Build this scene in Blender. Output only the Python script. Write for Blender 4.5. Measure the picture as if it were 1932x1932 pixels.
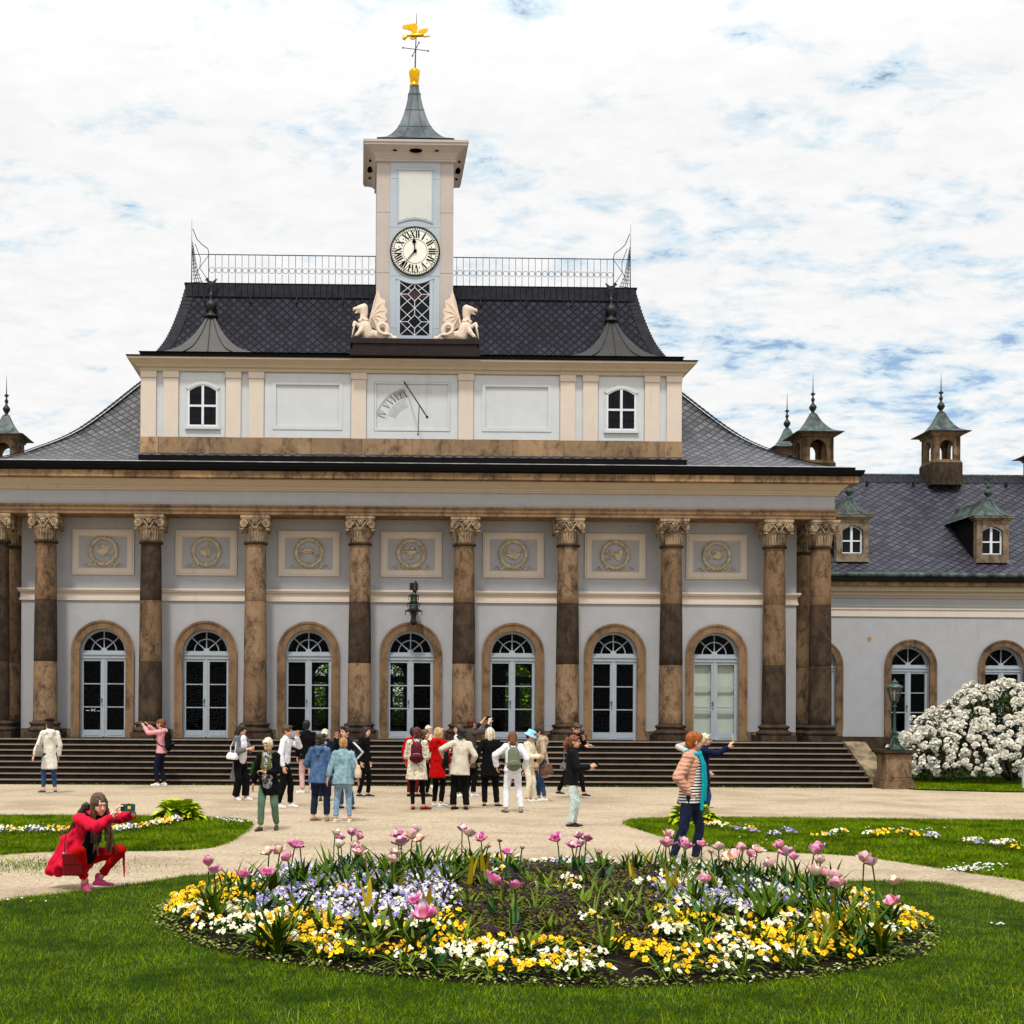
import bpy, bmesh, math, random
import numpy as np
from mathutils import Vector, Matrix, noise
R = math.radians
PI = math.pi
random.seed(7)
rng = np.random.default_rng(7)
S = bpy.context.scene
for o in list(bpy.data.objects):
    bpy.data.objects.remove(o)
COL = S.collection

# ------------------------------------------------------------------ camera, sky, sun, exposure
F, U0, H0, CZ, ROLL = 2400.0, 720.0, 1350.0, 1.9, 0.0055   # focal length in 1932-px units, principal point, eye height, roll
cd = bpy.data.cameras.new('camera')
cam = bpy.data.objects.new('camera', cd); COL.objects.link(cam)
cam.location = (0, 0, CZ); cam.rotation_euler = (PI/2, -ROLL, 0)
cd.sensor_width = 36; cd.lens = 36*F/1932
cd.shift_x = (966-U0)/1932; cd.shift_y = (H0-966)/1932
cd.clip_start = 0.1; cd.clip_end = 4000
S.camera = cam
SUN_EL, SUN_AZ = 60, 192          # sun behind the camera, a little to the west of it
W = bpy.data.worlds.new('World'); S.world = W; W.use_nodes = True
S.view_settings.view_transform = 'Standard'; S.view_settings.look = 'None'
S.view_settings.exposure = -0.1; S.view_settings.gamma = 1.0
def world_sky():
    nt = W.node_tree; N = nt.nodes; L = nt.links; N.clear()
    out = N.new('ShaderNodeOutputWorld'); bg = N.new('ShaderNodeBackground'); bg2 = N.new('ShaderNodeBackground')
    sky = N.new('ShaderNodeTexSky'); sky.sky_type = 'NISHITA'; sky.sun_disc = False
    sky.sun_elevation = R(SUN_EL); sky.sun_rotation = R(SUN_AZ); sky.altitude = 100
    sky.air_density = 1.0; sky.dust_density = 0.6; sky.ozone_density = 2.0
    L.new(sky.outputs[0], bg.inputs[0]); bg.inputs[1].default_value = 0.15
    tc = N.new('ShaderNodeTexCoord'); sep = N.new('ShaderNodeSeparateXYZ'); L.new(tc.outputs['Generated'], sep.inputs[0])
    def m(op, a, b=None, c=None):
        n = N.new('ShaderNodeMath'); n.operation = op
        for k, x in enumerate((a, b, c)):
            if x is None: continue
            if isinstance(x, (int, float)): n.inputs[k].default_value = x
            else: L.new(x, n.inputs[k])
        return n.outputs[0]
    zz = m('ADD', m('MAXIMUM', sep.outputs[2], 0.0), 0.16)
    cx = m('DIVIDE', sep.outputs[0], zz); cy = m('DIVIDE', sep.outputs[1], zz)
    cmb = N.new('ShaderNodeCombineXYZ'); L.new(cx, cmb.inputs[0]); L.new(cy, cmb.inputs[1])
    mp = N.new('ShaderNodeMapping'); mp.inputs['Location'].default_value = (3.1, 1.7, 0.4); mp.inputs['Rotation'].default_value = (0, 0, R(-14))
    mp.inputs['Scale'].default_value = (0.75, 1.0, 1); L.new(cmb.outputs[0], mp.inputs[0])
    def nz(scale, detail, rough, dist):
        n = N.new('ShaderNodeTexNoise'); n.inputs['Scale'].default_value = scale; n.inputs['Detail'].default_value = detail
        n.inputs['Roughness'].default_value = rough; n.inputs['Distortion'].default_value = dist; L.new(mp.outputs[0], n.inputs[0]); return n.outputs['Fac']
    big = nz(1.5, 2, 0.5, 0.2); mid = nz(8.5, 8, 0.64, 0.25); fine = nz(24.0, 5, 0.65, 0.3)
    # more open sky to the right of the picture
    az = m('MULTIPLY', m('ADD', sep.outputs[0], m('MULTIPLY', sep.outputs[2], 0.20)), 0.10)
    dens = m('ADD', m('ADD', m('MULTIPLY', big, 0.28), m('MULTIPLY', mid, 0.84)), m('MULTIPLY', fine, 0.28))
    dens = m('SUBTRACT', dens, m('MAXIMUM', az, -0.03))
    mr = N.new('ShaderNodeMapRange'); mr.interpolation_type = 'SMOOTHSTEP'
    mr.inputs['From Min'].default_value = 0.455; mr.inputs['From Max'].default_value = 0.555; mr.inputs['To Min'].default_value = 0.12; L.new(dens, mr.inputs[0])
    sh = N.new('ShaderNodeMapRange'); sh.inputs['From Min'].default_value = 0.50; sh.inputs['From Max'].default_value = 0.67; sh.interpolation_type = 'SMOOTHSTEP'
    sh.inputs['To Min'].default_value = 0.0; sh.inputs['To Max'].default_value = 1.0; L.new(dens, sh.inputs[0])
    cc = N.new('ShaderNodeMixRGB'); cc.inputs[1].default_value = (0.68, 0.84, 0.96, 1); cc.inputs[2].default_value = (1.0, 1.0, 1.0, 1)
    L.new(sh.outputs[0], cc.inputs[0]); L.new(cc.outputs[0], bg2.inputs[0]); L.new(m('ADD', m('MULTIPLY', m('MAXIMUM', m('SUBTRACT', sep.outputs[2], 0.42), 0.0), 1.8), m('ADD', 0.90, m('MULTIPLY', fine, 0.22))), bg2.inputs[1])
    mx = N.new('ShaderNodeMixShader'); L.new(mr.outputs[0], mx.inputs[0]); L.new(bg.outputs[0], mx.inputs[1]); L.new(bg2.outputs[0], mx.inputs[2])
    L.new(mx.outputs[0], out.inputs[0])
world_sky()
sd = bpy.data.lights.new('sun', 'SUN'); sd.energy = 3.1; sd.angle = R(6); sd.color = (1.0, 0.95, 0.88)
sun = bpy.data.objects.new('sun', sd); COL.objects.link(sun)
_a = R(SUN_AZ)
sun.rotation_euler = Vector((-math.sin(_a)*math.cos(R(SUN_EL)), -math.cos(_a)*math.cos(R(SUN_EL)), -math.sin(R(SUN_EL)))).to_track_quat('-Z', 'Y').to_euler()
S.cycles.max_bounces = 6; S.cycles.transparent_max_bounces = 16
try: S.cycles.use_denoising = True
except Exception: pass

# ------------------------------------------------------------------ picture measure -> place
def fix(u, v): return u + ROLL*(v-H0), v - ROLL*(u-U0)
def gp(u, v, z=0.0):
    u, v = fix(u, v); Y = (CZ-z)*F/(v-H0); return Vector(((u-U0)*Y/F, Y, z))

# ------------------------------------------------------------------ materials
MATS = {}
def tone(c):
    """tonal contrast put into every pigment: deeper darks, a little more colour"""
    L = .3*c[0]+.59*c[1]+.11*c[2]; k = (max(L, .002)/.38)**.33 if L < .38 else 1.0
    return tuple(min(.95, max(0.0, (L+(x-L)*1.12)*k)) for x in c)
class NB:
    """small helper round a material's node tree"""
    def __init__(s, name, rough=0.8, spec=0.3):
        s.m = bpy.data.materials.new(name); s.m.use_nodes = True
        s.t = s.m.node_tree; s.n = s.t.nodes; s.l = s.t.links
        s.b = s.n['Principled BSDF']; s.b.inputs['Roughness'].default_value = rough
        s.b.inputs['Specular IOR Level'].default_value = spec
        s.tc = s.n.new('ShaderNodeTexCoord')
    def put(s, v, sock):
        if isinstance(v, (int, float)): sock.default_value = v
        elif isinstance(v, tuple):
            v = tone(v[:3]); sock.default_value = v if len(sock.default_value) == 3 else v + (1,)
        else: s.l.new(v, sock)
    def noise(s, scale, detail=4, rough=0.6, dist=0.0, vec=None, stretch=None):
        n = s.n.new('ShaderNodeTexNoise'); v = vec or s.tc.outputs['Object']
        if stretch:
            mp = s.n.new('ShaderNodeMapping'); mp.inputs['Scale'].default_value = stretch; s.l.new(v, mp.inputs[0]); v = mp.outputs[0]
        s.l.new(v, n.inputs[0]); n.inputs['Scale'].default_value = scale; n.inputs['Detail'].default_value = detail
        n.inputs['Roughness'].default_value = rough; n.inputs['Distortion'].default_value = dist
        return n.outputs['Fac']
    def rng(s, v, a, b, c=0.0, d=1.0, smooth=False):
        n = s.n.new('ShaderNodeMapRange'); s.l.new(v, n.inputs[0])
        if smooth: n.interpolation_type = 'SMOOTHSTEP'
        for k, x in zip(('From Min', 'From Max', 'To Min', 'To Max'), (a, b, c, d)): n.inputs[k].default_value = x
        return n.outputs[0]
    def mix(s, f, a, b, mode='MIX'):
        n = s.n.new('ShaderNodeMixRGB'); n.blend_type = mode; s.put(f, n.inputs[0]); s.put(a, n.inputs[1]); s.put(b, n.inputs[2]); return n.outputs[0]
    def math(s, op, a, b=0.0):
        n = s.n.new('ShaderNodeMath'); n.operation = op; s.put(a, n.inputs[0]); s.put(b, n.inputs[1]); return n.outputs[0]
    def xyz(s, v=None):
        n = s.n.new('ShaderNodeSeparateXYZ'); s.l.new(v or s.tc.outputs['Object'], n.inputs[0]); return n.outputs
    def comb(s, x, y, z=0.0):
        n = s.n.new('ShaderNodeCombineXYZ'); s.put(x, n.inputs[0]); s.put(y, n.inputs[1]); s.put(z, n.inputs[2]); return n.outputs[0]
    def bump(s, h, strength=0.3, dist=0.02):
        n = s.n.new('ShaderNodeBump'); s.l.new(h, n.inputs['Height']); n.inputs['Strength'].default_value = strength; n.inputs['Distance'].default_value = dist
        s.l.new(n.outputs[0], s.b.inputs['Normal'])
    def base(s, c): s.put(c, s.b.inputs['Base Color'])
    def done(s, key=None):
        MATS[key or s.m.name] = s.m; return s.m
def plain(name, c, rough=0.7, spec=0.3, var=0.12, scale=6, metal=0.0, bump=0.0, bscale=60):
    if name in MATS: return MATS[name]
    m = NB(name, rough, spec); n = m.noise(scale, 5)
    lo = tuple(x*(1-var) for x in c); hi = tuple(min(1, x*(1+var)) for x in c)
    m.base(m.mix(m.rng(n, .3, .7), lo, hi)); m.b.inputs['Metallic'].default_value = metal
    if bump: m.bump(m.noise(bscale, 3), bump, 0.01)
    return m.done()
def plaster(name, c, dirt=(0.16, 0.15, 0.14), amt=0.35):
    m = NB(name, 0.9, 0.15); a = m.noise(2.2, 6, .65); f = m.noise(55, 3, .7); st = m.noise(1.6, 6, .7, 0.4, stretch=(2.2, 2.2, 0.35))
    col = m.mix(m.rng(a, .3, .7), tuple(x*.95 for x in c), tuple(min(1, x*1.04) for x in c))
    col = m.mix(m.rng(f, .35, .65, 0, .10), col, tuple(x*.75 for x in c))
    col = m.mix(m.rng(st, .58, .80, 0, amt, True), col, dirt)
    m.base(col); m.bump(m.noise(38, 4, .7), 0.35, 0.012); return m.done()
def stone(name, c, dark, amt=0.5, lo=.45, hi=.68, joints=None, speck=.35):
    m = NB(name, 0.92, 0.15); a = m.noise(2.0, 8, .78, .3, stretch=(1.4, 1.4, .85)); g = m.noise(19, 5, .8); big = m.noise(.35, 3)
    col = m.mix(m.rng(big, .3, .7), tuple(x*.82 for x in c), tuple(min(1, x*1.15) for x in c))
    col = m.mix(m.rng(g, .3, .7, 0, speck), col, tuple(x*.45 for x in c))
    col = m.mix(m.rng(a, lo, hi, 0, amt, True), col, dark)
    h = g
    if joints:
        w, hh, off = joints; p = m.xyz(); br = m.n.new('ShaderNodeTexBrick'); m.l.new(m.comb(p[0], m.math('ADD', p[2], off), 0.0), br.inputs[0])
        br.inputs['Scale'].default_value = 1.0; br.inputs['Brick Width'].default_value = w; br.inputs['Row Height'].default_value = hh
        br.inputs['Mortar Size'].default_value = .012; br.inputs['Mortar Smooth'].default_value = .3; br.offset = .37; br.squash = 1.3; br.squash_frequency = 2
        br.inputs['Color1'].default_value = (.55, .55, .55, 1); br.inputs['Color2'].default_value = (1.25, 1.2, 1.12, 1); br.inputs['Mortar'].default_value = (.25, .22, .2, 1)
        col = m.mix(.8, col, br.outputs['Color'], 'MULTIPLY')
    m.base(col); m.bump(h, .4, .015); return m.done()
def slate(name, side, c1, c2, gapshade, rough=.42, shape=1.0, rot=45, spec=.5):
    m = NB(name, rough, spec); mp = m.n.new('ShaderNodeMapping'); m.l.new(m.tc.outputs['UV'], mp.inputs[0])
    sc = m.n.new('ShaderNodeVectorMath'); sc.operation = 'MULTIPLY'; sc.inputs[1].default_value = (1, shape, 1); m.l.new(m.tc.outputs['UV'], sc.inputs[0])
    m.l.new(sc.outputs[0], mp.inputs[0]); mp.inputs['Rotation'].default_value = (0, 0, R(rot))
    wob = m.noise(1.5, 2, .5, vec=m.tc.outputs['UV']); wv = m.n.new('ShaderNodeVectorMath'); wv.operation = 'ADD'
    m.l.new(mp.outputs[0], wv.inputs[0]); m.l.new(m.comb(m.rng(wob, 0, 1, 0, .05), m.rng(wob, 0, 1, .04, 0)), wv.inputs[1])
    br = m.n.new('ShaderNodeTexBrick'); m.l.new(wv.outputs[0], br.inputs[0]); br.offset = 0.0
    br.inputs['Scale'].default_value = 1.0; br.inputs['Brick Width'].default_value = side; br.inputs['Row Height'].default_value = side
    br.inputs['Mortar Size'].default_value = .027; br.inputs['Mortar Smooth'].default_value = .35; br.inputs['Bias'].default_value = 0.0  # gaps between scales, widened and softened with painted shadow
    br.inputs['Color1'].default_value = c1+(1,); br.inputs['Color2'].default_value = c2+(1,); br.inputs['Mortar'].default_value = gapshade+(1,)
    n = m.noise(1.1, 6, .65); f = m.noise(26, 4)
    col = m.mix(m.rng(n, .35, .72, 0, .5), br.outputs['Color'], tuple(x*.55 for x in c1)); col = m.mix(m.rng(f, .55, .75, 0, .25), col, (.16, .155, .15))
    m.base(col); rr = m.rng(f, .3, .7, rough-.1, rough+.15); m.l.new(rr, m.b.inputs['Roughness'])
    inv = m.rng(br.outputs['Fac'], 0, 1, 1, 0); m.bump(m.math('ADD', inv, m.math('MULTIPLY', f, .25)), .8, .02); return m.done()
def glass(name, refl=0.03, tint=(0.9, 0.93, 0.92), gc=1.0):
    m = NB(name); m.n.remove(m.b); out = m.n['Material Output']
    tr = m.n.new('ShaderNodeBsdfTransparent'); tr.inputs[0].default_value = tint+(1,)
    gl = m.n.new('ShaderNodeBsdfGlossy'); gl.inputs['Roughness'].default_value = .03; gl.inputs['Color'].default_value = (gc, gc, gc*1.05, 1)
    mx = m.n.new('ShaderNodeMixShader'); mx.inputs[0].default_value = refl
    m.l.new(tr.outputs[0], mx.inputs[1]); m.l.new(gl.outputs[0], mx.inputs[2]); m.l.new(mx.outputs[0], out.inputs[0]); return m.done()

M_wall = plaster('lavender_grey_plaster', (.365, .368, .384), dirt=(.20, .18, .16), amt=.3)
M_attic = plaster('pale_grey_plaster', (.53, .55, .565), dirt=(.26, .25, .23), amt=.4)
M_towerblue = plaster('pale_blue_plaster', (.40, .45, .50), amt=.15)
M_panelwhite = plaster('off_white_plaster', (.56, .575, .55), amt=.15)
M_cream = plaster('cream_plaster', (.585, .515, .445), dirt=(.30, .17, .09), amt=.35)
M_cream2 = plaster('cream_cornice_plaster', (.45, .38, .295), dirt=(.28, .15, .06), amt=.5)
M_pink = plaster('pinkish_plaster', (.44, .40, .37), amt=.25)
M_relief = plain('ochre_relief_stucco', (.46, .40, .29), .85, .2, .3, 9, bump=.4)
M_tan = stone('tan_sandstone', (.36, .24, .152), (.055, .040, .030), .9, .42, .66, speck=.75)
M_brown = stone('brown_sandstone', (.27, .175, .108), (.04, .030, .024), .9, .42, .68, speck=.6)
M_dark = stone('blackened_sandstone', (.13, .088, .060), (.022, .018, .015), .75, .35, .62, speck=.55)
M_dormer = stone('dormer_sandstone', (.30, .232, .165), (.05, .038, .03), .8, .42, .66, speck=.6)
M_capital = stone('capital_sandstone', (.42, .32, .22), (.05, .037, .027), .8, .42, .62)
M_band = stone('block_sandstone', (.37, .25, .15), (.05, .04, .03), .75, .42, .66, joints=(1.15, 3.0, 0.4))
M_plinth = stone('plinth_sandstone', (.42, .29, .185), (.05, .04, .03), .75, .44, .70, joints=(1.5, 3.0, 0.2))
M_surround = stone('door_surround_sandstone', (.31, .20, .120), (.045, .032, .024), .75, .43, .70, speck=.5)
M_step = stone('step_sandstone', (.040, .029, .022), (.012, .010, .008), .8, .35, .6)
M_litnosing = stone('lit_nosing_sandstone', (.30, .235, .18), (.06, .05, .04), .5, .5, .75)  # step stone in a brighter colour: light on the nosings painted in
M_cheek = stone('cheek_sandstone', (.32, .25, .16), (.05, .042, .03), .7, .4, .62)
M_slate = slate('slate_scales', .225, (.042, .041, .050), (.125, .12, .128), (.002, .002, .002), .36, spec=.4)
M_slate2 = slate('dark_slate_scales', .19, (.010, .011, .022), (.030, .032, .055), (.001, .001, .001), .65, spec=.14)
M_slate3 = slate('wing_slate_scales', .27, (.030, .030, .046), (.070, .069, .094), (.001, .001, .002), .5, shape=1.25, spec=.22)
M_slateridge = plain('ridge_slate', (.032, .032, .044), .6, .15, .4, 5, bump=.5, bscale=14)
M_lead = plain('lead_flashing', (.30, .29, .28), .35, .5, .35, 3, metal=.35, bump=.2)
M_gutter = plain('black_gutter_metal', (.006, .005, .0055), .7, .12, .4, 3)
M_copperbrown = plain('brown_copper_sheet', (.032, .017, .018), .55, .2, .4, 3)
M_coppergreen = NB('green_copper_sheet', .5, .4)
_m = M_coppergreen; _m.base(_m.mix(_m.rng(_m.noise(3.0, 6, .7, stretch=(1.2, 1.2, .5)), .36, .58), (.10, .165, .145), (.022, .022, .023))); M_coppergreen = _m.done()
_m = NB('tower_roof_sheet', .42, .3); _m.base(_m.mix(_m.rng(_m.noise(2.2, 6, .7, .4, stretch=(1.5, 1.5, .6)), .4, .62), (.040, .052, .068), (.095, .14, .155))); M_towerroof = _m.done()
M_dormerlead = plain('weathered_zinc_sheet', (.034, .029, .026), .42, .3, .6, 2.0, bump=.2)
M_gold = plain('gilded_metal', (.75, .42, .06), .3, .5, .25, 8, metal=.85)
M_iron = plain('black_wrought_iron', (.015, .015, .016), .5, .4, .2)
M_wingiron = plain('verdigris_iron', (.022, .062, .052), .5, .4, .6, 7, bump=.4)
M_frame = plain('grey_blue_joinery', (.33, .37, .405), .55, .3, .06)
M_whiteframe = plain('white_joinery', (.62, .66, .68), .55, .35, .06)
M_glass = glass('door_glass', .12, gc=.035)
M_darkglass = plain('dark_leaded_glass', (.012, .013, .022), .25, .15, .4, 4)
M_redglass = plain('dark_red_glass', (.06, .018, .016), .2, .5, .4, 4)
M_shutter = plain('sage_white_shutter', (.60, .63, .56), .7, .3, .06)
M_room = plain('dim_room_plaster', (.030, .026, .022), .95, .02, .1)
M_white = plain('white_lettering', (.8, .8, .78), .6, .3, .02)
M_clockface = plain('clock_face_enamel', (.74, .74, .66), .5, .4, .04)
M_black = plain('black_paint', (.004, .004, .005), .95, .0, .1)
M_faded = plain('faded_grey_paint', (.27, .27, .26), .9, .1, .25, 14)
M_statue = plain('cream_statue_stone', (.66, .55, .45), .8, .25, .12, 4, bump=.2)
M_lampglass = glass('lamp_glass', .06, (.75, .73, .68))

# ------------------------------------------------------------------ mesh builder
class MB:
    def __init__(s): s.v = []; s.f = []; s.mi = []; s.uv = []; s.sm = []
    def add(s, vs, fs, mi=0, smooth=False, uvs=None, M=None):
        k = len(s.v)
        s.v += [tuple(M @ Vector(p)) for p in vs] if M else [tuple(p) for p in vs]
        for j, f in enumerate(fs):
            s.f.append([i+k for i in f]); s.mi.append(mi); s.sm.append(smooth); s.uv.append(uvs[j] if uvs else None)
        return s
    def box(s, x0, x1, y0, y1, z0, z1, mi=0, M=None):
        v = [(x, y, z) for z in (z0, z1) for y in (y0, y1) for x in (x0, x1)]
        return s.add(v, [(0, 2, 3, 1), (4, 5, 7, 6), (0, 1, 5, 4), (2, 6, 7, 3), (0, 4, 6, 2), (1, 3, 7, 5)], mi, M=M)
    def prism(s, poly, y0, y1, mi=0, M=None, smooth=False):      # poly in (x,z), counter-clockwise seen from -y
        n = len(poly); v = [(x, y0, z) for x, z in poly] + [(x, y1, z) for x, z in poly]
        s.add(v, [tuple(range(n)), tuple(range(2*n-1, n-1, -1))], mi, M=M)
        return s.add(v, [(i, i+n, (i+1) % n+n, (i+1) % n) for i in range(n)], mi, smooth, M=M)
    def lathe(s, prof, c=(0, 0), n=24, mi=0, M=None, smooth=True, a0=0.0, caps=True, sx=1.0, sy=1.0):   # prof [(r,z)]
        v = []; f = []
        for r, z in prof:
            for k in range(n):
                a = a0+2*PI*k/n; v.append((c[0]+r*sx*math.cos(a), c[1]+r*sy*math.sin(a), z))
        for j in range(len(prof)-1):
            for k in range(n): f.append((j*n+k, j*n+(k+1) % n, (j+1)*n+(k+1) % n, (j+1)*n+k))
        s.add(v, f, mi, smooth, M=M)
        if caps:
            m = len(prof)-1
            if prof[0][0] > 1e-4: s.add(v[:n], [tuple(range(n-1, -1, -1))], mi, M=M)
            if prof[m][0] > 1e-4: s.add(v[m*n:], [tuple(range(n))], mi, M=M)
        return s
    def sqlathe(s, prof, c=(0, 0), mi=0, M=None, uvm=False):        # square section; prof [(half width, z)]
        return s.lathe([(r*math.sqrt(2), z) for r, z in prof], c, 4, mi, M, False, PI/4)
    def tube(s, pts, r, n=8, mi=0, M=None, smooth=True, closed=False, r1=None, flat=1.0):
        pts = [Vector(p) for p in pts]; m = len(pts); v = []; f = []; up = None
        for i, p in enumerate(pts):
            if closed: t = pts[(i+1) % m]-pts[i-1]
            else: t = pts[min(i+1, m-1)]-pts[max(i-1, 0)]
            t = t.normalized() if t.length > 1e-9 else Vector((0, 0, 1))
            if up is None: up = Vector((0, 0, 1)) if abs(t.z) < .9 else Vector((0, 1, 0))
            a = t.cross(up)
            if a.length < 1e-6: a = t.orthogonal()
            a.normalize(); b = a.cross(t).normalized(); up = b
            rr = r if r1 is None else r+(r1-r)*i/max(1, m-1)
            for k in range(n): v.append(p+(a*math.cos(2*PI*k/n)+b*math.sin(2*PI*k/n)*flat)*rr)
        seg = m if closed else m-1
        for i in range(seg):
            for k in range(n): f.append((i*n+k, i*n+(k+1) % n, ((i+1) % m)*n+(k+1) % n, ((i+1) % m)*n+k))
        s.add(v, f, mi, smooth, M=M)
        if not closed: s.add(v[:n], [tuple(range(n-1, -1, -1))], mi, M=M); s.add(v[-n:], [tuple(range(n))], mi, M=M)
        return s
    def ball(s, c, r, mi=0, M=None, n=12, sc=(1, 1, 1), rot=None):
        T = Matrix.Translation(c) @ (rot.to_matrix().to_4x4() if rot else Matrix.Identity(4)) @ Matrix.Diagonal((sc[0], sc[1], sc[2], 1))
        if M: T = M @ T
        h = n//2
        return s.lathe([(r*math.sin(PI*j/h)+(1e-5 if j in (0, h) else 0), -r*math.cos(PI*j/h)) for j in range(h+1)], n=n, mi=mi, M=T, caps=False)
    def cap(s, a, b, ra, rb, flat=1.0, side=(1, 0, 0), n=12, mi=0, ends=True):   # tapered limb, round or flat ends, oval section
        a = Vector(a); b = Vector(b); t = b-a; L = t.length; t = t/L if L > 1e-6 else Vector((0, 0, 1))
        x = Vector(side)-t*t.dot(Vector(side))
        if x.length < 1e-4: x = t.orthogonal()
        x.normalize(); y = t.cross(x); rings = []
        if ends:
            for k in range(4): q = PI/2*k/4; rings.append((-ra*math.cos(q), ra*math.sin(q)+(1e-4 if k == 0 else 0)))
            for k in range(4, -1, -1): q = PI/2*k/4; rings.append((L+rb*math.cos(q), rb*math.sin(q)+(1e-4 if k == 0 else 0)))
        else: rings = [(0, ra), (L, rb)]
        v = []; f = []
        for d, r in rings:
            for k in range(n): q = 2*PI*k/n; v.append(a+t*d+x*(r*math.cos(q))+y*(r*flat*math.sin(q)))
        for j in range(len(rings)-1):
            for k in range(n): f.append((j*n+k, j*n+(k+1) % n, (j+1)*n+(k+1) % n, (j+1)*n+k))
        f.append(tuple(range(n-1, -1, -1))); f.append(tuple(range((len(rings)-1)*n, len(rings)*n)))
        return s.add(v, f, mi, True)
    def mesh(s, name, mats):
        me = bpy.data.meshes.new(name); me.from_pydata(s.v, [], s.f)
        for m in (mats if isinstance(mats, (list, tuple)) else [mats]): me.materials.append(m)
        me.polygons.foreach_set('material_index', s.mi); me.polygons.foreach_set('use_smooth', s.sm)
        if any(u is not None for u in s.uv):
            ul = me.uv_layers.new(name='UVMap'); k = 0
            for f, u in zip(s.f, s.uv):
                for j in range(len(f)):
                    if u is not None: ul.data[k].uv = u[j]
                    k += 1
        me.update(); return me
    def obj(s, name, mats, parent=None, loc=None):
        o = bpy.data.objects.new(name, s.mesh(name, mats)); COL.objects.link(o)
        if parent: o.parent = parent
        if loc: o.location = loc
        return o
def tag(o, label=None, cat=None, group=None, kind=None):
    if label: o['label'] = label
    if cat: o['category'] = cat
    if group: o['group'] = group
    if kind: o['kind'] = kind
    return o
def thing(name, label, cat, loc=(0, 0, 0), rz=0.0, group=None):
    o = bpy.data.objects.new(name, None); COL.objects.link(o); o.location = loc; o.rotation_euler = (0, 0, rz); o.empty_display_size = .3
    return tag(o, label, cat, group)
def child(o, parent): o.parent = parent; return o
def copy_tree(o, parent=None):
    c = o.copy(); COL.objects.link(c)
    if parent: c.parent = parent
    for ch in list(o.children): copy_tree(ch, c)
    return c
def remesh(mb, voxel, smooth=4, fac=.5):
    me = mb.mesh('tmp', []); o = bpy.data.objects.new('tmp', me); COL.objects.link(o)
    r = o.modifiers.new('r', 'REMESH'); r.mode = 'VOXEL'; r.voxel_size = voxel; r.use_smooth_shade = True
    if smooth: q = o.modifiers.new('s', 'SMOOTH'); q.iterations = smooth; q.factor = fac
    dg = bpy.context.evaluated_depsgraph_get(); out = bpy.data.meshes.new_from_object(o.evaluated_get(dg))
    bpy.data.objects.remove(o); bpy.data.meshes.remove(me)
    out.polygons.foreach_set('use_smooth', [True]*len(out.polygons)); out.materials.clear(); return out
def solid(name, mb, mat, parent, voxel=.014, smooth=4, folds=0.0, fscale=9.0, extra=None, mats2=None, loc=None):
    me = remesh(mb, voxel, smooth)
    if folds:
        n = len(me.vertices); co = np.empty(n*3); no = np.empty(n*3); me.vertices.foreach_get('co', co); me.vertices.foreach_get('normal', no)
        co = co.reshape(-1, 3); no = no.reshape(-1, 3); off = Vector((random.random()*50, 0, 0))
        d = np.array([noise.noise(Vector((p[0]*fscale, p[1]*fscale, p[2]*fscale*.55))+off) + .6*noise.noise(Vector((p[0]*2.4*fscale, p[1]*2.4*fscale, p[2]*fscale*1.2))+off) for p in co])
        me.vertices.foreach_set('co', (co+no*(d*folds)[:, None]).ravel())
    me.materials.append(mat)
    if extra:
        for m in mats2: me.materials.append(m)
        b = bmesh.new(); b.from_mesh(me); vs = [b.verts.new(p) for p in extra.v]
        for f, mi in zip(extra.f, extra.mi):
            fc = b.faces.new([vs[i] for i in f]); fc.material_index = mi+1; fc.smooth = True
        b.to_mesh(me); b.free()
    me.update(); o = bpy.data.objects.new(name, me); COL.objects.link(o); o.parent = parent
    if loc: o.location = loc
    return o
# ------------------------------------------------------------------ ground
def gravel_mat():
    m = NB('pale_gravel', .95, .15); f = m.noise(15, 7, .9); g = m.noise(34, 3, .85); b = m.noise(.5, 6, .65); t = m.noise(3.0, 6, .75, .3, stretch=(.5, 1.4, 1))
    col = m.mix(m.rng(f, .36, .60), (.24, .183, .120), (.64, .53, .39)); col = m.mix(m.rng(g, .60, .76, 0, .8), col, (.13, .10, .07)); col = m.mix(m.rng(g, .25, .38, .6, 0), col, (.66, .58, .46))
    col = m.mix(m.rng(b, .42, .68, 0, .5, True), col, (.25, .185, .12)); col = m.mix(m.rng(t, .5, .72, 0, .6, True), col, (.27, .205, .135))
    m.base(col); m.bump(m.math('ADD', f, m.math('MULTIPLY', g, .6)), .7, .02); return m.done()
M_gravel = gravel_mat()
def soil_mat():
    m = NB('dark_soil', .97, .1); f = m.noise(30, 6, .75); b = m.noise(2.5, 5)
    col = m.mix(m.rng(f, .35, .7), (.010, .007, .005), (.055, .036, .024)); m.base(m.mix(m.rng(b, .5, .75, 0, .6), col, (.095, .062, .040)))
    m.bump(f, 1.0, .05); return m.done()
M_soil = soil_mat()
M_turf = NB('turf_soil', .95, .1); _m = M_turf
_m.base(_m.mix(_m.rng(_m.noise(7, 5), .35, .65), (.018, .042, .004), (.034, .072, .006))); M_turf = _m.done()
tag(MB().box(-260, 260, -60, 900, -.5, 0, 0).obj('gravel_ground', M_gravel), kind='structure')

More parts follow.
